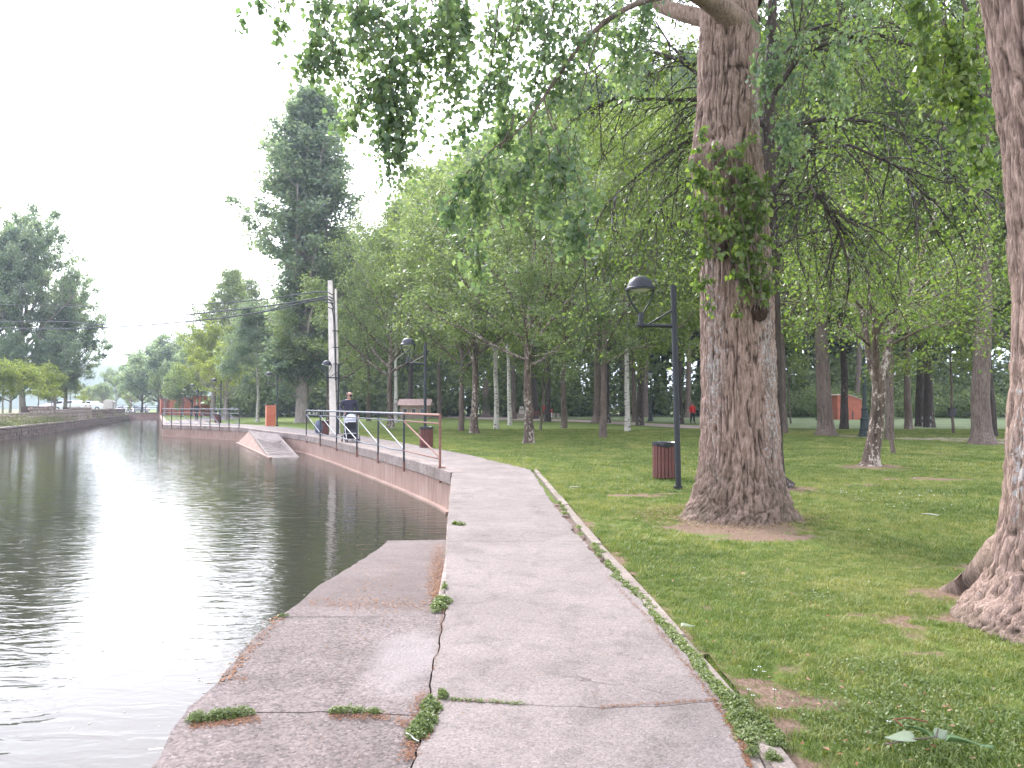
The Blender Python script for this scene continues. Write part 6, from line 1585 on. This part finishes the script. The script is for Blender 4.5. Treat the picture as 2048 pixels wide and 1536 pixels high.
# parked cars seen between the ruins and the young trees
def car(name, label, loc, rz, paint, L=4.2, Hh=1.48):
    root = thing(name, label, 'car', loc, rz)
    prof = [(-.5, .30), (-.5, .62), (-.44, .78), (-.24, .86), (-.10, 1.0*Hh/1.0*.68+.32), (.0, Hh), (.26, Hh-.02), (.42, .98), (.49, .86), (.5, .34)]
    prof = [(-.5, .3), (-.5, .66), (-.46, .80), (-.25, .90), (-.12, Hh-.08), (-.02, Hh), (.27, Hh-.02), (.43, 1.0), (.495, .92), (.5, .34)]
    W_ = .86; vs = []
    for s in (-1, 1):
        for x, z in prof: vs.append((x*L, s*(W_ - (.14 if z > 1.1 else 0)), z))
    n = len(prof); fs = [tuple(range(n-1, -1, -1)), tuple(range(n, 2*n))] + [(i, (i+1) % n, n+(i+1) % n, n+i) for i in range(n)]
    MB().add(vs, fs).obj('body', paint, root, bevel=.04)
    for s in (-1, 1):
        MB().add([(x*L, s*(W_-.04), z) for x, z in ((-.20, .92), (-.11, Hh-.14), (.10, Hh-.10), (.10, .95))] + [(x*L, s*(W_-.12), z) for x, z in ((-.20, .92), (-.11, Hh-.14), (.10, Hh-.10), (.10, .95))], [(0, 1, 2, 3), (7, 6, 5, 4), (0, 4, 5, 1), (1, 5, 6, 2), (2, 6, 7, 3), (3, 7, 4, 0)]).obj('side_window', M['car_glass'], root)
        for x in (-.31, .32):
            w = MB().lathe([(0, -.1), (.31, -.1), (.33, -.05), (.33, .05), (.31, .1), (0, .1)], 16).obj('wheel', M['rubber'], root, loc=(x*L, s*(W_-.06), .33), rot=(R(90), 0, 0))
            MB().lathe([(0, -.115), (.18, -.115), (.18, .115), (0, .115)], 12).obj('rim', M['alu'], w)
    MB().box((-.165*L, 0, 1.14), (.05, 1.3, .5), ry=-.75).obj('windscreen', M['car_glass'], root); MB().box((.37*L, 0, 1.2), (.05, 1.25, .42), ry=.8).obj('rear_window', M['car_glass'], root)
    for s in (-1, 1): MB().box((-.497*L, s*.6, .70), (.06, .3, .14)).obj('headlight', M['glass'], root); MB().box((.497*L, s*.62, .84), (.05, .24, .14)).obj('tail_light', M['red_cloth'], root)
for px, Y, z, rz, pt, lab in ((142, 100, TZ, .1, 'car_white', 'white car parked behind the young trees, nearest the gap in the ruins'), (176, 112, TZ, .3, 'car_white', 'white car parked further back, left of the white stone block'), (112, 104, TZ, 1.2, 'car_white', 'white car half hidden behind the crumbling wall block'),
                              (244, 152, -.05, .2, 'car_white', 'white car beyond the far end of the canal'), (276, 158, -.05, -.1, 'car_grey', 'grey car beyond the far end wall, right of the white one')):
    v = V(px, 813, Y); car('parked_car', lab, (v.x, Y, z), rz, M[pt])
tag(link('far_road', np_mesh('far_road', [(-140, 140, -.05), (-20, 140, -.05), (-20, 170, -.05), (-140, 170, -.05)], [np.array([[0, 1, 2, 3]])], M['gravel'])), kind='structure')

# ------------------------------------------------------------------ people
def skin_obj(name, verts, edges, rad, m, parent, root=0, sub=2):
    me = bpy.data.meshes.new(name); me.from_pydata([tuple(v) for v in verts], edges, [])
    o = link(name, me, parent); md = o.modifiers.new('skin', 'SKIN'); md.use_smooth_shade = True
    sv = me.skin_vertices[0].data
    for i, r_ in enumerate(rad):
        sv[i].radius = (r_, r_) if not hasattr(r_, '__len__') else r_; sv[i].use_root = (i == root)
    s = o.modifiers.new('subd', 'SUBSURF'); s.levels = sub; s.render_levels = sub
    dg = bpy.context.evaluated_depsgraph_get(); ev = o.evaluated_get(dg)
    nm = bpy.data.meshes.new_from_object(ev); nm.name = name; o.modifiers.clear(); o.data = nm; nm.materials.clear(); nm.materials.append(m)
    nm.polygons.foreach_set('use_smooth', [True]*len(nm.polygons))
    bpy.data.meshes.remove(me)
    return o
def person(name_label, loc, rz, H=1.75, top='navy', legs='jeans', hair='hair', head_turn=0.0, armL=None, armR=None, stride=.12, mask=False, shortsleeve=False, bald=False, fingers=True, group=None, shoe='black_cloth', hood=False):
    """faces -Y; R = the person's right hand, at -X seen from the front"""
    root = thing('person', name_label, 'person', loc, rz); k = H/1.75; root.scale = (k, k, k)
    armR = armR or [(-.20, 0, 1.40), (-.25, .02, 1.12), (-.26, -.06, .87)]; armL = armL or [(.20, 0, 1.40), (.25, .02, 1.12), (.26, -.06, .87)]
    ct, st = math.cos(head_turn), math.sin(head_turn)
    def hd(x, y, z): return (x*ct - y*st, x*st + y*ct - .01, z)
    vs = [(0, 0, .94), (0, .01, 1.08), (0, .01, 1.25), (0, .01, 1.40), (0, .0, 1.47), (0, -.005, 1.53), hd(0, -.015, 1.60), hd(0, -.005, 1.665), hd(0, .0, 1.735), hd(0, -.07, 1.595)]
    rd = [(.155, .11), (.14, .10), (.165, .11), (.17, .105), (.068, .065), (.060, .062), (.075, .088), (.086, .104), (.068, .082), (.034, .03)]
    ed = [(0, 1), (1, 2), (2, 3), (3, 4), (4, 5), (5, 6), (6, 7), (7, 8), (6, 9)]
    nose = len(vs); vs.append(hd(0, -.128, 1.64)); rd.append((.012, .012)); ed.append((7, nose))
    for s in (-1, 1): vs.append(hd(s*.102, .0, 1.645)); rd.append((.012, .016)); ed.append((7, len(vs)-1))
    hands = {}
    for s, arm in ((-1, armR), (1, armL)):
        prev = 3
        for i, (p, r_) in enumerate(zip(arm, (.055, .042, .027))):
            vs.append(p); rd.append((r_, r_)); ed.append((prev, len(vs)-1)); prev = len(vs)-1
        a, b = Vector(arm[1]), Vector(arm[2]); d = (b-a).normalized(); pal = b + d*.07; vs.append(tuple(pal)); rd.append((.034, .020)); ed.append((prev, len(vs)-1)); pi = len(vs)-1
        if fingers:
            side = d.cross(Vector((0, 1, 0)) if abs(d.y) < .8 else Vector((1, 0, 0))).normalized(); curl = side.cross(d).normalized()
            if curl.y > 0: curl = -curl
            for f in range(4):
                off = side*(.024*(f-1.5)); L = (.062, .072, .068, .052)[f]
                p1 = pal + off + d*.03; p2 = p1 + d*L*.55 + curl*.012; p3 = p2 + d*L*.3 + curl*.030
                n0 = len(vs); vs += [tuple(p1), tuple(p2), tuple(p3)]; rd += [(.0095, .0095), (.009, .009), (.0075, .0075)]; ed += [(pi, n0), (n0, n0+1), (n0+1, n0+2)]
            q1 = b + d*.03 + side*(-s*.035) + curl*.012; q2 = q1 + d*.035 + side*(-s*.012) + curl*.02
            n0 = len(vs); vs += [tuple(q1), tuple(q2)]; rd += [(.011, .011), (.0085, .0085)]; ed += [(prev, n0), (n0, n0+1)]
    feet = []
    for s in (-1, 1):
        fy = -stride*s
        L = [(s*.095, 0, .86), (s*.10, fy*.5-.02, .50), (s*.10, fy+.01, .10), (s*.105, fy-.01, .05), (s*.115, fy-.15, .035)]
        R_ = [(.088, .092), (.056, .06), (.036, .04), (.036, .045), (.035, .025)]; prev = 0
        for p, r_ in zip(L, R_): vs.append(p); rd.append(r_); ed.append((prev, len(vs)-1)); prev = len(vs)-1
        feet.append(L)
    skin_obj('body', vs, ed, rd, M['skin'], root, 0, 2)
    # clothes
    tv = [(0, 0, .84), (0, 0, .95), (0, .01, 1.08), (0, .01, 1.25), (0, .01, 1.38), (0, .005, 1.46), (0, .0, 1.525)]; tr = [(.175, .135), (.182, .14), (.17, .13), (.188, .135), (.19, .13), (.12, .10), (.082, .08)]; te = [(0, 1), (1, 2), (2, 3), (3, 4), (4, 5), (5, 6)]
    for arm in (armR, armL):
        n0 = len(tv); a = [Vector(p) for p in arm]; end = a[1].lerp(a[2], .93) if not shortsleeve else a[0].lerp(a[1], .75)
        pts = [a[0], a[1], end] if not shortsleeve else [a[0], end]; rs_ = [.078, .062, .046] if not shortsleeve else [.075, .062]
        prev = 4
        for p, r_ in zip(pts, rs_): tv.append(tuple(p)); tr.append((r_, r_)); te.append((prev, len(tv)-1)); prev = len(tv)-1
    skin_obj('sweater' if not shortsleeve else 'shirt', tv, te, tr, M[top], root, 0, 2)
    pv = [(0, .0, 1.04), (0, 0, .90)]; pr = [(.165, .125), (.172, .132)]; pe = [(0, 1)]
    for L in feet:
        prev = 1
        for p, r_ in zip([L[0], L[1], (L[2][0], L[2][1], .09)], (.10, .078, .062)): pv.append(p); pr.append((r_, r_*1.05)); pe.append((prev, len(pv)-1)); prev = len(pv)-1
    skin_obj('trousers', pv, pe, pr, M[legs], root, 0, 2)
    for L in feet:
        x, y = L[3][0], L[3][1]
        skin_obj('shoe', [(x, y+.05, .055), (x, y-.02, .05), (x+.004, y-.12, .04), (x+.006, y-.19, .034)], [(0, 1), (1, 2), (2, 3)], [(.045, .05), (.045, .048), (.046, .036), (.032, .026)], M[shoe], root, 0, 2)
    def cap(name, m, f, keep):
        nu, nv = 24, 16; vs = []; fs = []
        for j in range(nv+1):
            for i in range(nu):
                th, ph = 2*math.pi*i/nu, math.pi*j/nv; x, y, z = .088*f*math.sin(ph)*math.cos(th), .106*f*math.sin(ph)*math.sin(th), 1.668+.118*f*math.cos(ph); vs.append((x, y, z))
        for j in range(nv):
            for i in range(nu):
                q = (j*nu+i, j*nu+(i+1) % nu, (j+1)*nu+(i+1) % nu, (j+1)*nu+i); c = [sum(vs[k][a_] for k in q)/4 for a_ in range(3)]
                if keep(*c): fs.append(q)
        vs = [hd(*v) for v in vs]; o = MB().add(vs, fs).obj(name, m, root, smooth=True); o.modifiers.new('th', 'SOLIDIFY').thickness = .012
    if bald: cap('hair', M[hair], 1.05, lambda x, y, z: z < 1.735 and z > 1.585 and y > -.01)
    else: cap('hair', M[hair], 1.07, lambda x, y, z: (z > 1.715 and y > -.085) or (z > 1.585 and y > .0))
    if mask: cap('face_mask', M['black_cloth'], 1.10, lambda x, y, z: y < -.045 and 1.56 < z < 1.652)
    for s in (-1, 1):
        e = MB().lathe([(0, -.008), (.007, -.004), (.009, 0), (.007, .004), (0, .008)], 8).obj('eye', M['dark'], root, smooth=True); e.location = hd(s*.034, -.098, 1.672)
    if hood: skin_obj('collar', [(-.07, -.02, 1.485), (0, .06, 1.50), (.07, -.02, 1.485)], [(0, 1), (1, 2)], [.032, .04, .032], M[top], root, 1, 2)
    return root
gs = G(703, 884, 0.0)
dirp = Vector((.30, -.95, 0)).normalized(); ang = math.atan2(dirp.x, -dirp.y)
man = person('balding man in a dark navy sweater and black face mask pushing the stroller, looking aside', (gs.x-.26, gs.y+.78, 0), ang, 1.86, 'navy', 'jeans', 'hair', head_turn=R(58), mask=True, bald=True, stride=.14, hood=True,
             armR=[(-.215, 0, 1.395), (-.31, -.02, 1.14), (-.20, -.30, 1.02)], armL=[(.215, 0, 1.395), (.29, .03, 1.13), (.31, -.07, .88)])
def stroller(loc, rz):
    root = thing('stroller', 'black baby stroller with a grey and white striped hood, pushed by the man', 'stroller', loc, rz)
    T = lambda n, pts, r, m: MB().tube(pts, r, 8).obj(n, m, root, smooth=True)
    for s in (-1, 1):
        T('frame_side', [(s*.21, -.42, .12), (s*.23, -.10, .42), (s*.24, .18, .70), (s*.24, .42, .98), (s*.22, .50, 1.03)], .013, M['alu'])
        T('rear_leg', [(s*.24, .02, .50), (s*.29, .36, .11)], .013, M['alu'])
        T('front_strut', [(s*.22, -.26, .30), (s*.27, .18, .30)], .010, M['alu'])
    T('handle', [(-.22, .50, 1.03), (-.2, .53, 1.045), (.2, .53, 1.045), (.22, .50, 1.03)], .017, M['black_cloth'])
    T('cross_bar', [(-.22, -.30, .26), (.22, -.30, .26)], .012, M['alu']); T('rear_axle', [(-.29, .36, .11), (.29, .36, .11)], .012, M['alu'])
    T('footrest_bar', [(-.17, -.40, .33), (.17, -.40, .33)], .014, M['alu'])
    # seat shell
    def shell(name, prof, w, m, taper=1.0, th=.03):
        vs = []; 
        for x in (-1, 1):
            for (y, z) in prof: vs.append((x*w/2, y, z))
        n = len(prof); mb = MB(); fs = [(i, i+1, n+i+1, n+i) for i in range(n-1)] + [(0, n, 2*n-1, n-1)] + [tuple(range(n)), tuple(range(2*n-1, n-1, -1))]
        return mb.add(vs, fs).obj(name, m, root, bevel=.012)
    shell('seat', [(-.40, .34), (-.36, .40), (-.16, .50), (.06, .50), (.20, .86), (.25, .85), (.12, .46), (-.16, .43), (-.38, .31)], .36, M['black_cloth'])
    shell('seat_front', [(-.20, .42), (-.24, .72), (-.21, .74), (-.15, .44)], .34, M['black_cloth'])
    shell('basket', [(-.30, .14), (-.33, .30), (.28, .32), (.26, .13)], .38, M['black_cloth'])
    # hood: ribbed quarter shell with light and grey bands, one part for each band
    nb = 5
    for b in range(nb):
        vs = []; fs = []; m = 12
        for j, f in enumerate((b/nb, (b+.94)/nb)):
            el = R(-8 + 112*f)
            for i in range(m+1):
                a = math.pi*i/m; x = .225*math.cos(a); rr = .31*math.sin(a)**.6 if 0 < i < m else 0
                bul = 1+.03*(j == 0)
                vs.append((x, .17 - rr*math.cos(el)*bul, .72 + rr*math.sin(el)*bul))
        for i in range(m): fs.append((i, i+1, m+1+i+1, m+1+i))
        o = MB().add(vs, fs).obj('hood_band', M['white_cloth' if b % 2 == 0 else 'grey_cloth'], root, smooth=True); o.modifiers.new('th', 'SOLIDIFY').thickness = .008
    for s in (-1, 1):
        w = MB().lathe([(0, -.02), (.10, -.02), (.115, -.01), (.115, .01), (.10, .02), (0, .02)], 18).obj('wheel', M['rubber'], root, loc=(s*.31, .36, .115), rot=(0, R(90), 0)); MB().lathe([(0, -.024), (.06, -.024), (.06, .024), (0, .024)], 12).obj('hub', M['alu'], w)
        for q in (-.028, .028):
            w = MB().lathe([(0, -.014), (.065, -.014), (.075, 0), (.065, .014), (0, .014)], 16).obj('wheel', M['rubber'], root, loc=(s*.22+q, -.44, .075), rot=(0, R(90), 0)); MB().lathe([(0, -.017), (.035, -.017), (.035, .017), (0, .017)], 10).obj('hub', M['alu'], w)
    return root
stroller((gs.x, gs.y, 0.0), ang)
person('walker in a red jacket and jeans by the gravel walk', G(1092, 839, -.04), R(200), 1.72, 'red_cloth', 'bluejeans', 'hair', stride=.15, fingers=False)
person('small child in red beside the low stone bench', G(1103, 836, -.04), R(120), 1.15, 'red_cloth', 'white_cloth', 'hair', fingers=False)
person('person in red top and dark trousers far right of the near lamp pole', G(1385, 847, -.04), R(20), 1.65, 'red_cloth', 'black_cloth', 'hair', fingers=False)
person('white-haired person in a black jacket walking behind the far railing', G(393, 841, -.02), R(10), 1.66, 'black_cloth', 'jeans', 'grey_hair', fingers=False)
person('distant person in a white top behind the far railing near the thick pinkish trunk', G(431, 834, -.05), R(40), 1.6, 'white_cloth', 'jeans', 'grey_hair', fingers=False)

M['straw_f'] = simple('fluff', (.5, .48, .4), .8)
# ------------------------------------------------------------------ weeds, fallen leaves, daisies
def weed_patch(label, pts, n, size, h, seed, m='weed', name='weed_clump', kind=None, z0=0.0, aspect=.8):
    """pts: list of (x, y, rx, ry) mounds in metres"""
    r = np.random.default_rng(seed); X = []; wsum = sum(p[2]*p[3] for p in pts)
    c0 = np.array([pts[0][0], pts[0][1], 0])
    for x, y, rx, ry in pts:
        k = max(20, int(n*rx*ry/wsum)); a = r.uniform(0, 6.28, k); d = r.uniform(0, 1, k)**.6
        irr = .75+.5*noise3(np.cos(a)*2+x*9, np.sin(a)*2+y*9, a*0, seed)
        q = np.stack([x+np.cos(a)*d*rx*irr, y+np.sin(a)*d*ry*irr, z0+.004+h*(1-d**2)*r.uniform(.15, 1, k)], 1); X.append(q)
    X = np.concatenate(X) - c0
    N = r.normal(size=(len(X), 3))*.7; N[:, 2] = 1
    o = link(name, leaf_mesh(name, r, X, size, M[m], N=N, aspect=aspect, wide=.5, droop=-.2), None, c0); tag(o, label, 'weeds' if m != 'litter' else 'leaf litter', kind=kind); return o
def mounds(px0, py0, px1, py1, k, rx, ry, seed, z=0, jit=.5):
    r = random.Random(seed); out = []
    for i in range(k):
        t = (i+.5)/k; g = G(px0+(px1-px0)*t, py0+(py1-py0)*t, z); f = r.uniform(.6, 1.2); out.append((g.x+r.uniform(-jit, jit)*rx, g.y+r.uniform(-jit, jit)*ry, rx*f, ry*f))
    return out
weed_patch('small weed tuft on the edge of the walk above the canal wall', mounds(903, 1049, 922, 1049, 3, .045, .07, 1), 420, .022, .035, 1)
weed_patch('round bright green weed cushion where the slope meets the walk', mounds(868, 1215, 892, 1200, 4, .05, .08, 2) + mounds(888, 1180, 890, 1172, 2, .025, .05, 3), 1900, .014, .042, 2)
weed_patch('long green weed mat filling the crack between ramp and walk at the bottom', mounds(868, 1400, 838, 1475, 9, .038, .05, 4) + mounds(880, 1388, 886, 1400, 2, .02, .03, 5), 5200, .0105, .032, 4)
weed_patch('feathery weed clump at the water end of the ramp crack', mounds(380, 1442, 500, 1430, 7, .05, .035, 6), 2600, .013, .035, 6, aspect=.35)
weed_patch('thin weed strip in the middle of the ramp crack', mounds(655, 1424, 770, 1426, 6, .038, .018, 8), 900, .013, .026, 8, aspect=.45)
weed_patch('hairline of grass in the cross crack of the walk', mounds(900, 1400, 1050, 1410, 12, .026, .007, 9), 500, .011, .012, 9, aspect=.4)
weed_patch('tiny moss spot on the ramp edge', mounds(560, 1234, 572, 1232, 2, .025, .02, 10), 160, .010, .012, 10)
weed_patch('dense clover cushion at the lower end of the kerb', mounds(1465, 1405, 1560, 1490, 9, .055, .045, 11), 6500, .0125, .035, 11, aspect=1.0)
weed_patch('small grass tuft on the broken apron slab', mounds(1500, 1512, 1512, 1508, 2, .03, .02, 12), 240, .014, .03, 12, aspect=.4)
weed_patch('green tuft on the broken apron, nearest the kerb end', mounds(1535, 1512, 1565, 1528, 3, .03, .02, 13), 420, .014, .03, 13, aspect=.4)
# strip between slab and kerb
st = []
rr = random.Random(5)
for py in np.concatenate([np.arange(1005, 1180, 7), np.arange(1180, 1480, 6)]):
    xl = np.interp(py, [938, 1000, 1080, 1150, 1215, 1300, 1400, 1480], [1062, 1101, 1166, 1226, 1291, 1361, 1441, 1482]); xr = np.interp(py, [938, 1000, 1072, 1140, 1200, 1285, 1372, 1480], [1068, 1120, 1180, 1240, 1298, 1374, 1450, 1545])
    if py < 1120 and rr.random() < .35: continue
    for k in range(1 if py < 1230 else 2):
        g = G(xl + (xr-xl)*rr.uniform(.15, .8), py, 0); wdt = (xr-xl)*(g.y/F)*.5
        st.append((g.x, g.y, wdt*rr.uniform(.6, 1.1), wdt*rr.uniform(1.0, 1.8)))
weed_patch('straggling weeds growing all along the joint between walk and kerb', st, 26000, .0125, .028, 14, name='kerb_weeds', kind='stuff', z0=-.01)
gpatch = [(G(x, y).x, G(x, y).y, .35, .22) for x, y in ((1880, 1380), (1790, 1330), (1700, 1400), (1960, 1440), (1650, 1190), (1850, 1480), (1990, 1340), (1480, 1160), (1770, 1440))]
weed_patch('clover patches spread through the near lawn', gpatch, 4200, .013, .018, 15, name='clover', kind='stuff', z0=-.01, aspect=1.0)
# fallen bud scales and leaves
def litter_pts(regs, seed, size=.014, label='', name='leaf_litter', zf=None):
    r = np.random.default_rng(seed); X = []
    for (x0, y0, x1, y1, wx, n) in regs:
        t = r.uniform(0, 1, n); px = x0+(x1-x0)*t + r.normal(0, wx, n)*(1 if abs(y1-y0) > abs(x1-x0) else .3); py = y0+(y1-y0)*t + r.normal(0, wx, n)*(.3 if abs(y1-y0) > abs(x1-x0) else 1)
        for a, b in zip(px, py):
            z = 0
            if zf:
                g = G(a, b, 0)
                for _ in range(6): z = zf(g.x, g.y); g = G(a, b, z)
                if abs(g.z) > .8: continue
                X.append((g.x, g.y, z+.004))
            else: g = G(a, b, 0); X.append((g.x, g.y, .004))
    X = np.array(X); N = r.normal(size=X.shape)*.18; N[:, 2] = 1
    o = link(name, leaf_mesh(name, r, X, size, M['litter'], N=N, aspect=.4)); tag(o, label, 'leaf litter', kind='stuff')
litter_pts([(878, 1090, 878, 1195, 9, 2600), (862, 1120, 868, 1210, 9, 500), (800, 1110, 700, 1200, 50, 420), (620, 1205, 860, 1212, 7, 420), (560, 1230, 440, 1370, 8, 260)], 21, .022, 'orange-brown bud scales gathered on the sloping ramp along the walk', zf=lambda x, y: slope(x, y) if y > yb else 0)
litter_pts([(380, 1450, 520, 1438, 5, 700), (660, 1432, 780, 1434, 4, 350), (845, 1385, 815, 1520, 9, 900), (870, 1400, 850, 1480, 6, 500), (790, 1440, 830, 1450, 6, 160), (480, 1350, 490, 1365, 10, 60), (888, 1210, 882, 1262, 2, 120), (884, 1262, 866, 1340, 2, 60), (1200, 1414, 1440, 1400, 2, 240), (1430, 1400, 1490, 1500, 5, 420), (1300, 1240, 1430, 1400, 4, 420), (1210, 1150, 1300, 1240, 3, 260), (900, 1402, 1000, 1403, 2, 60), (1485, 1495, 1500, 1536, 3, 160)], 22, .012, 'reddish bud scales caught in cracks and weeds')
litter_pts([(1050, 1200, 1150, 1500, 120, 70), (950, 1050, 1150, 1100, 60, 40), (500, 1300, 760, 1500, 90, 140)], 23, .010, 'scattered crumbs of dry leaf on the concrete')
# soil showing beneath the crack weeds
r = np.random.default_rng(8)
def flower(px, py, label, k=1, s=1.0):
    g = G(px, py, -.01); t = thing('daisy', label, 'flower', (g.x, g.y, .0), 0, 'daisies in the lawn')
    for i in range(8):
        a = i*math.pi/4; MB().add([(0, 0, .03), (.006*math.cos(a-.4), .006*math.sin(a-.4), .032), (.012*math.cos(a), .012*math.sin(a), .031), (.006*math.cos(a+.4), .006*math.sin(a+.4), .032)], [(0, 1, 2, 3)]).obj('petal', M['petal'], t)
    MB().lathe([(0, .030), (.004, .031), (.003, .036), (0, .037)], 6).obj('flower_eye', M['leaf_yellow'], t); MB().tube([(0, 0, -.03), (0, 0, .03)], .0012, 4).obj('stem', M['weed'], t)
    t.scale = (s, s, 1)
for px, py, lab in ((1498, 1397, 'daisy in the clover cushion by the kerb, left one'), (1506, 1409, 'daisy in the clover cushion by the kerb, lower one'), (1519, 1350, 'daisy at the edge of the upper bare patch'), (1511, 1357, 'leftmost daisy on the upper bare patch'), (1528, 1360, 'rightmost daisy on the upper bare patch'),
                    (1549, 1397, 'daisy left of the larger bare patch'), (1558, 1436, 'daisy on the lowest bare patch'), (1409, 1168, 'white flower in the lawn below the giant trunk'), (1388, 1146, 'white flower in the grass left of the giant root'), (1778, 1463, 'single daisy in the open lawn at the bottom')):
    flower(px, py, lab, s=.9)
r = np.random.default_rng(91); X = []
for px, py, rx, ry, n in ((1760, 990, 60, 12, 110), (1600, 1030, 200, 40, 25), (1850, 985, 100, 40, 40), (1150, 900, 120, 20, 40), (1700, 1120, 250, 60, 8)):
    for _ in range(n):
        g = G(px+r.normal(0, rx), py+r.normal(0, ry)); X.append((g.x, g.y, .012))
X = np.array(X); N = r.normal(size=X.shape)*.4; N[:, 2] = 1
tag(link('far_daisies', leaf_mesh('far_daisies', r, X, .014, M['petal'], N=N, aspect=1.0)), 'tiny white daisies sprinkled over the lawn', 'flowers', kind='stuff')
# fallen poplar sprig at the bottom right
g = G(1850, 1512, 0); sp = thing('fallen_sprig', 'fallen poplar sprig with large pale leaves at the bottom right of the lawn', 'twig', (g.x, g.y, .03)); sp.scale = (1.5, 1.5, 1.3)
def big_leaf(root, x, y, L, rz, tilt, m):
    vs = [(0, 0, 0)]; n = 9
    for s in (1, -1):
        for i in range(n):
            t = (i+1)/n; w = .42*math.sin(t**.62*math.pi)**.8*(1-.25*t) if i < n-1 else 0
            vs.append((L*t, s*L*w*.75, .012*L/.1*math.cos(t*3)+abs(w)*L*.18))
    vs += [(L*(i+1)/n, 0, .004*math.cos(3*(i+1)/n)) for i in range(n)]
    fs = []
    for s in (0, 1):
        o = 1+s*n; c = 1+2*n; fs.append((0, o, c))
        for i in range(n-1): fs.append((o+i, o+i+1, c+i+1, c+i))
    b = MB().add(vs, fs).obj('leaf', m, root, smooth=True, loc=(x, y, .015), rot=(tilt, R(-8), rz)); b.modifiers.new('t', 'SOLIDIFY').thickness = .0006
M['sprig_leaf'] = leaf_mat('sprig_leaf', (.10, .17, .07), (.16, .25, .11), None, .2); M['sprig_back'] = leaf_mat('sprig_back', (.22, .27, .17), (.28, .32, .20), None, .2)
big_leaf(sp, .03, .02, .085, 1.9, .5, M['sprig_leaf']); big_leaf(sp, .05, .0, .105, -.35, -.3, M['sprig_leaf']); big_leaf(sp, -.015, .01, .075, 3.0, -.25, M['sprig_back']); big_leaf(sp, .04, .03, .06, .5, .7, M['sprig_back'])
tube_obj('stem', [(-.10, .0, .01), (-.02, .01, .02), (.04, .02, .02), (.06, .05, .03)], .0022, M['twig'], sp, 5); tube_obj('stem', [(-.01, .09, .02), (-.02, .11, .03), (.02, .12, .03), (.07, .115, .02)], .0025, M['litter'], sp, 5)
fl = thing('fallen_leaf', 'single pale fallen leaf beside the kerb', 'leaf', G(1372, 1259, -.0)); big_leaf(fl, -.03, 0, .085, .05, .1, M['sprig_back'])
for px, py, lab, rz in ((1862, 1032, 'short pale stick lying in the lawn left of the right-hand trunk', 2.2), (1150, 976, 'short pale stick lying on the grass near the bend of the walk', .2), (822, 1480, 'whitish twig lying in the crack weeds', -1.0)):
    g = G(px, py, .0); o = MB().tube([(-.09, 0, .012), (-.02, .01, .02), (.05, 0, .018), (.10, .02, .012)], [.005, .006, .005, .003], 6).obj('stick', M['slab_white'], None, smooth=True, loc=(g.x, g.y, .005), rot=(0, 0, rz)); tag(o, lab, 'stick')
    if px == 822: o.scale = (.5, .5, .5)
r = np.random.default_rng(33); X = []
for _ in range(220):
    g = G(r.uniform(1150, 2048), r.uniform(960, 1536)); X.append((g.x, g.y, .004+.01*r.random()))
X = np.array(X); X = X[in_poly(X[:, 0], X[:, 1], LAWN_POLY)]; N = r.normal(size=X.shape)*.35; N[:, 2] = 1
tag(link('lawn_litter', leaf_mesh('lawn_litter', r, X, .028, M['litter'], N=N, aspect=.5)), 'small dry leaves and bits lying in the lawn', 'leaf litter', kind='stuff')
X = []
for _ in range(260):
    g = G(r.uniform(60, 880), 880+640*r.random()**1.6, ZW); X.append((g.x, g.y, ZW+.003))
X = np.array(X); N = r.normal(size=X.shape)*.03; N[:, 2] = 1
tag(link('floating_bits', leaf_mesh('floating_bits', r, X, .03, M['straw_f'], N=N, aspect=.5)), 'pale bits of fluff and leaf floating on the canal', 'litter', kind='stuff')
# chips of bark and dry grass round the giant's foot
r = np.random.default_rng(17); X = []
for k in range(2600):
    a = r.uniform(0, 6.28); d = r.normal(.80, .16); X.append((gb.x+math.cos(a)*d*1.05, Yb+math.sin(a)*d, .012+.02*r.random()))
X = np.array(X); k = np.hypot(X[:, 0]-gb.x, X[:, 1]-Yb) > .6; X = X[k]; N = r.normal(size=X.shape)*.4; N[:, 2] = 1
M['straw'] = leaf_mat('straw', (.16, .10, .055), (.26, .19, .10), (.34, .27, .16), .1, .8, .1)
tag(link('bark_litter', leaf_mesh('bark_litter', r, X, .045, M['straw'], N=N, aspect=.16)), 'dry straw and bark chips ringing the foot of the giant poplar', 'litter', kind='stuff')

# ------------------------------------------------------------------ the hazy air
if HAZE > 0:
    hz_ = MB().box((0, 1700, 90), (5600, 3900, 186)).obj('haze', None, None); tag(hz_, 'thin bluish summer haze filling the air over park and canal', 'haze', kind='stuff')
    m = bpy.data.materials.new('haze_air'); m.use_nodes = True; nt = m.node_tree; nt.nodes.clear(); o = nt.nodes.new('ShaderNodeOutputMaterial'); v = nt.nodes.new('ShaderNodeVolumePrincipled')
    v.inputs['Color'].default_value = (.74, .87, 1, 1); v.inputs['Density'].default_value = HAZE; v.inputs['Anisotropy'].default_value = .3
    nt.links.new(v.outputs[0], o.inputs['Volume']); hz_.data.materials.append(m)
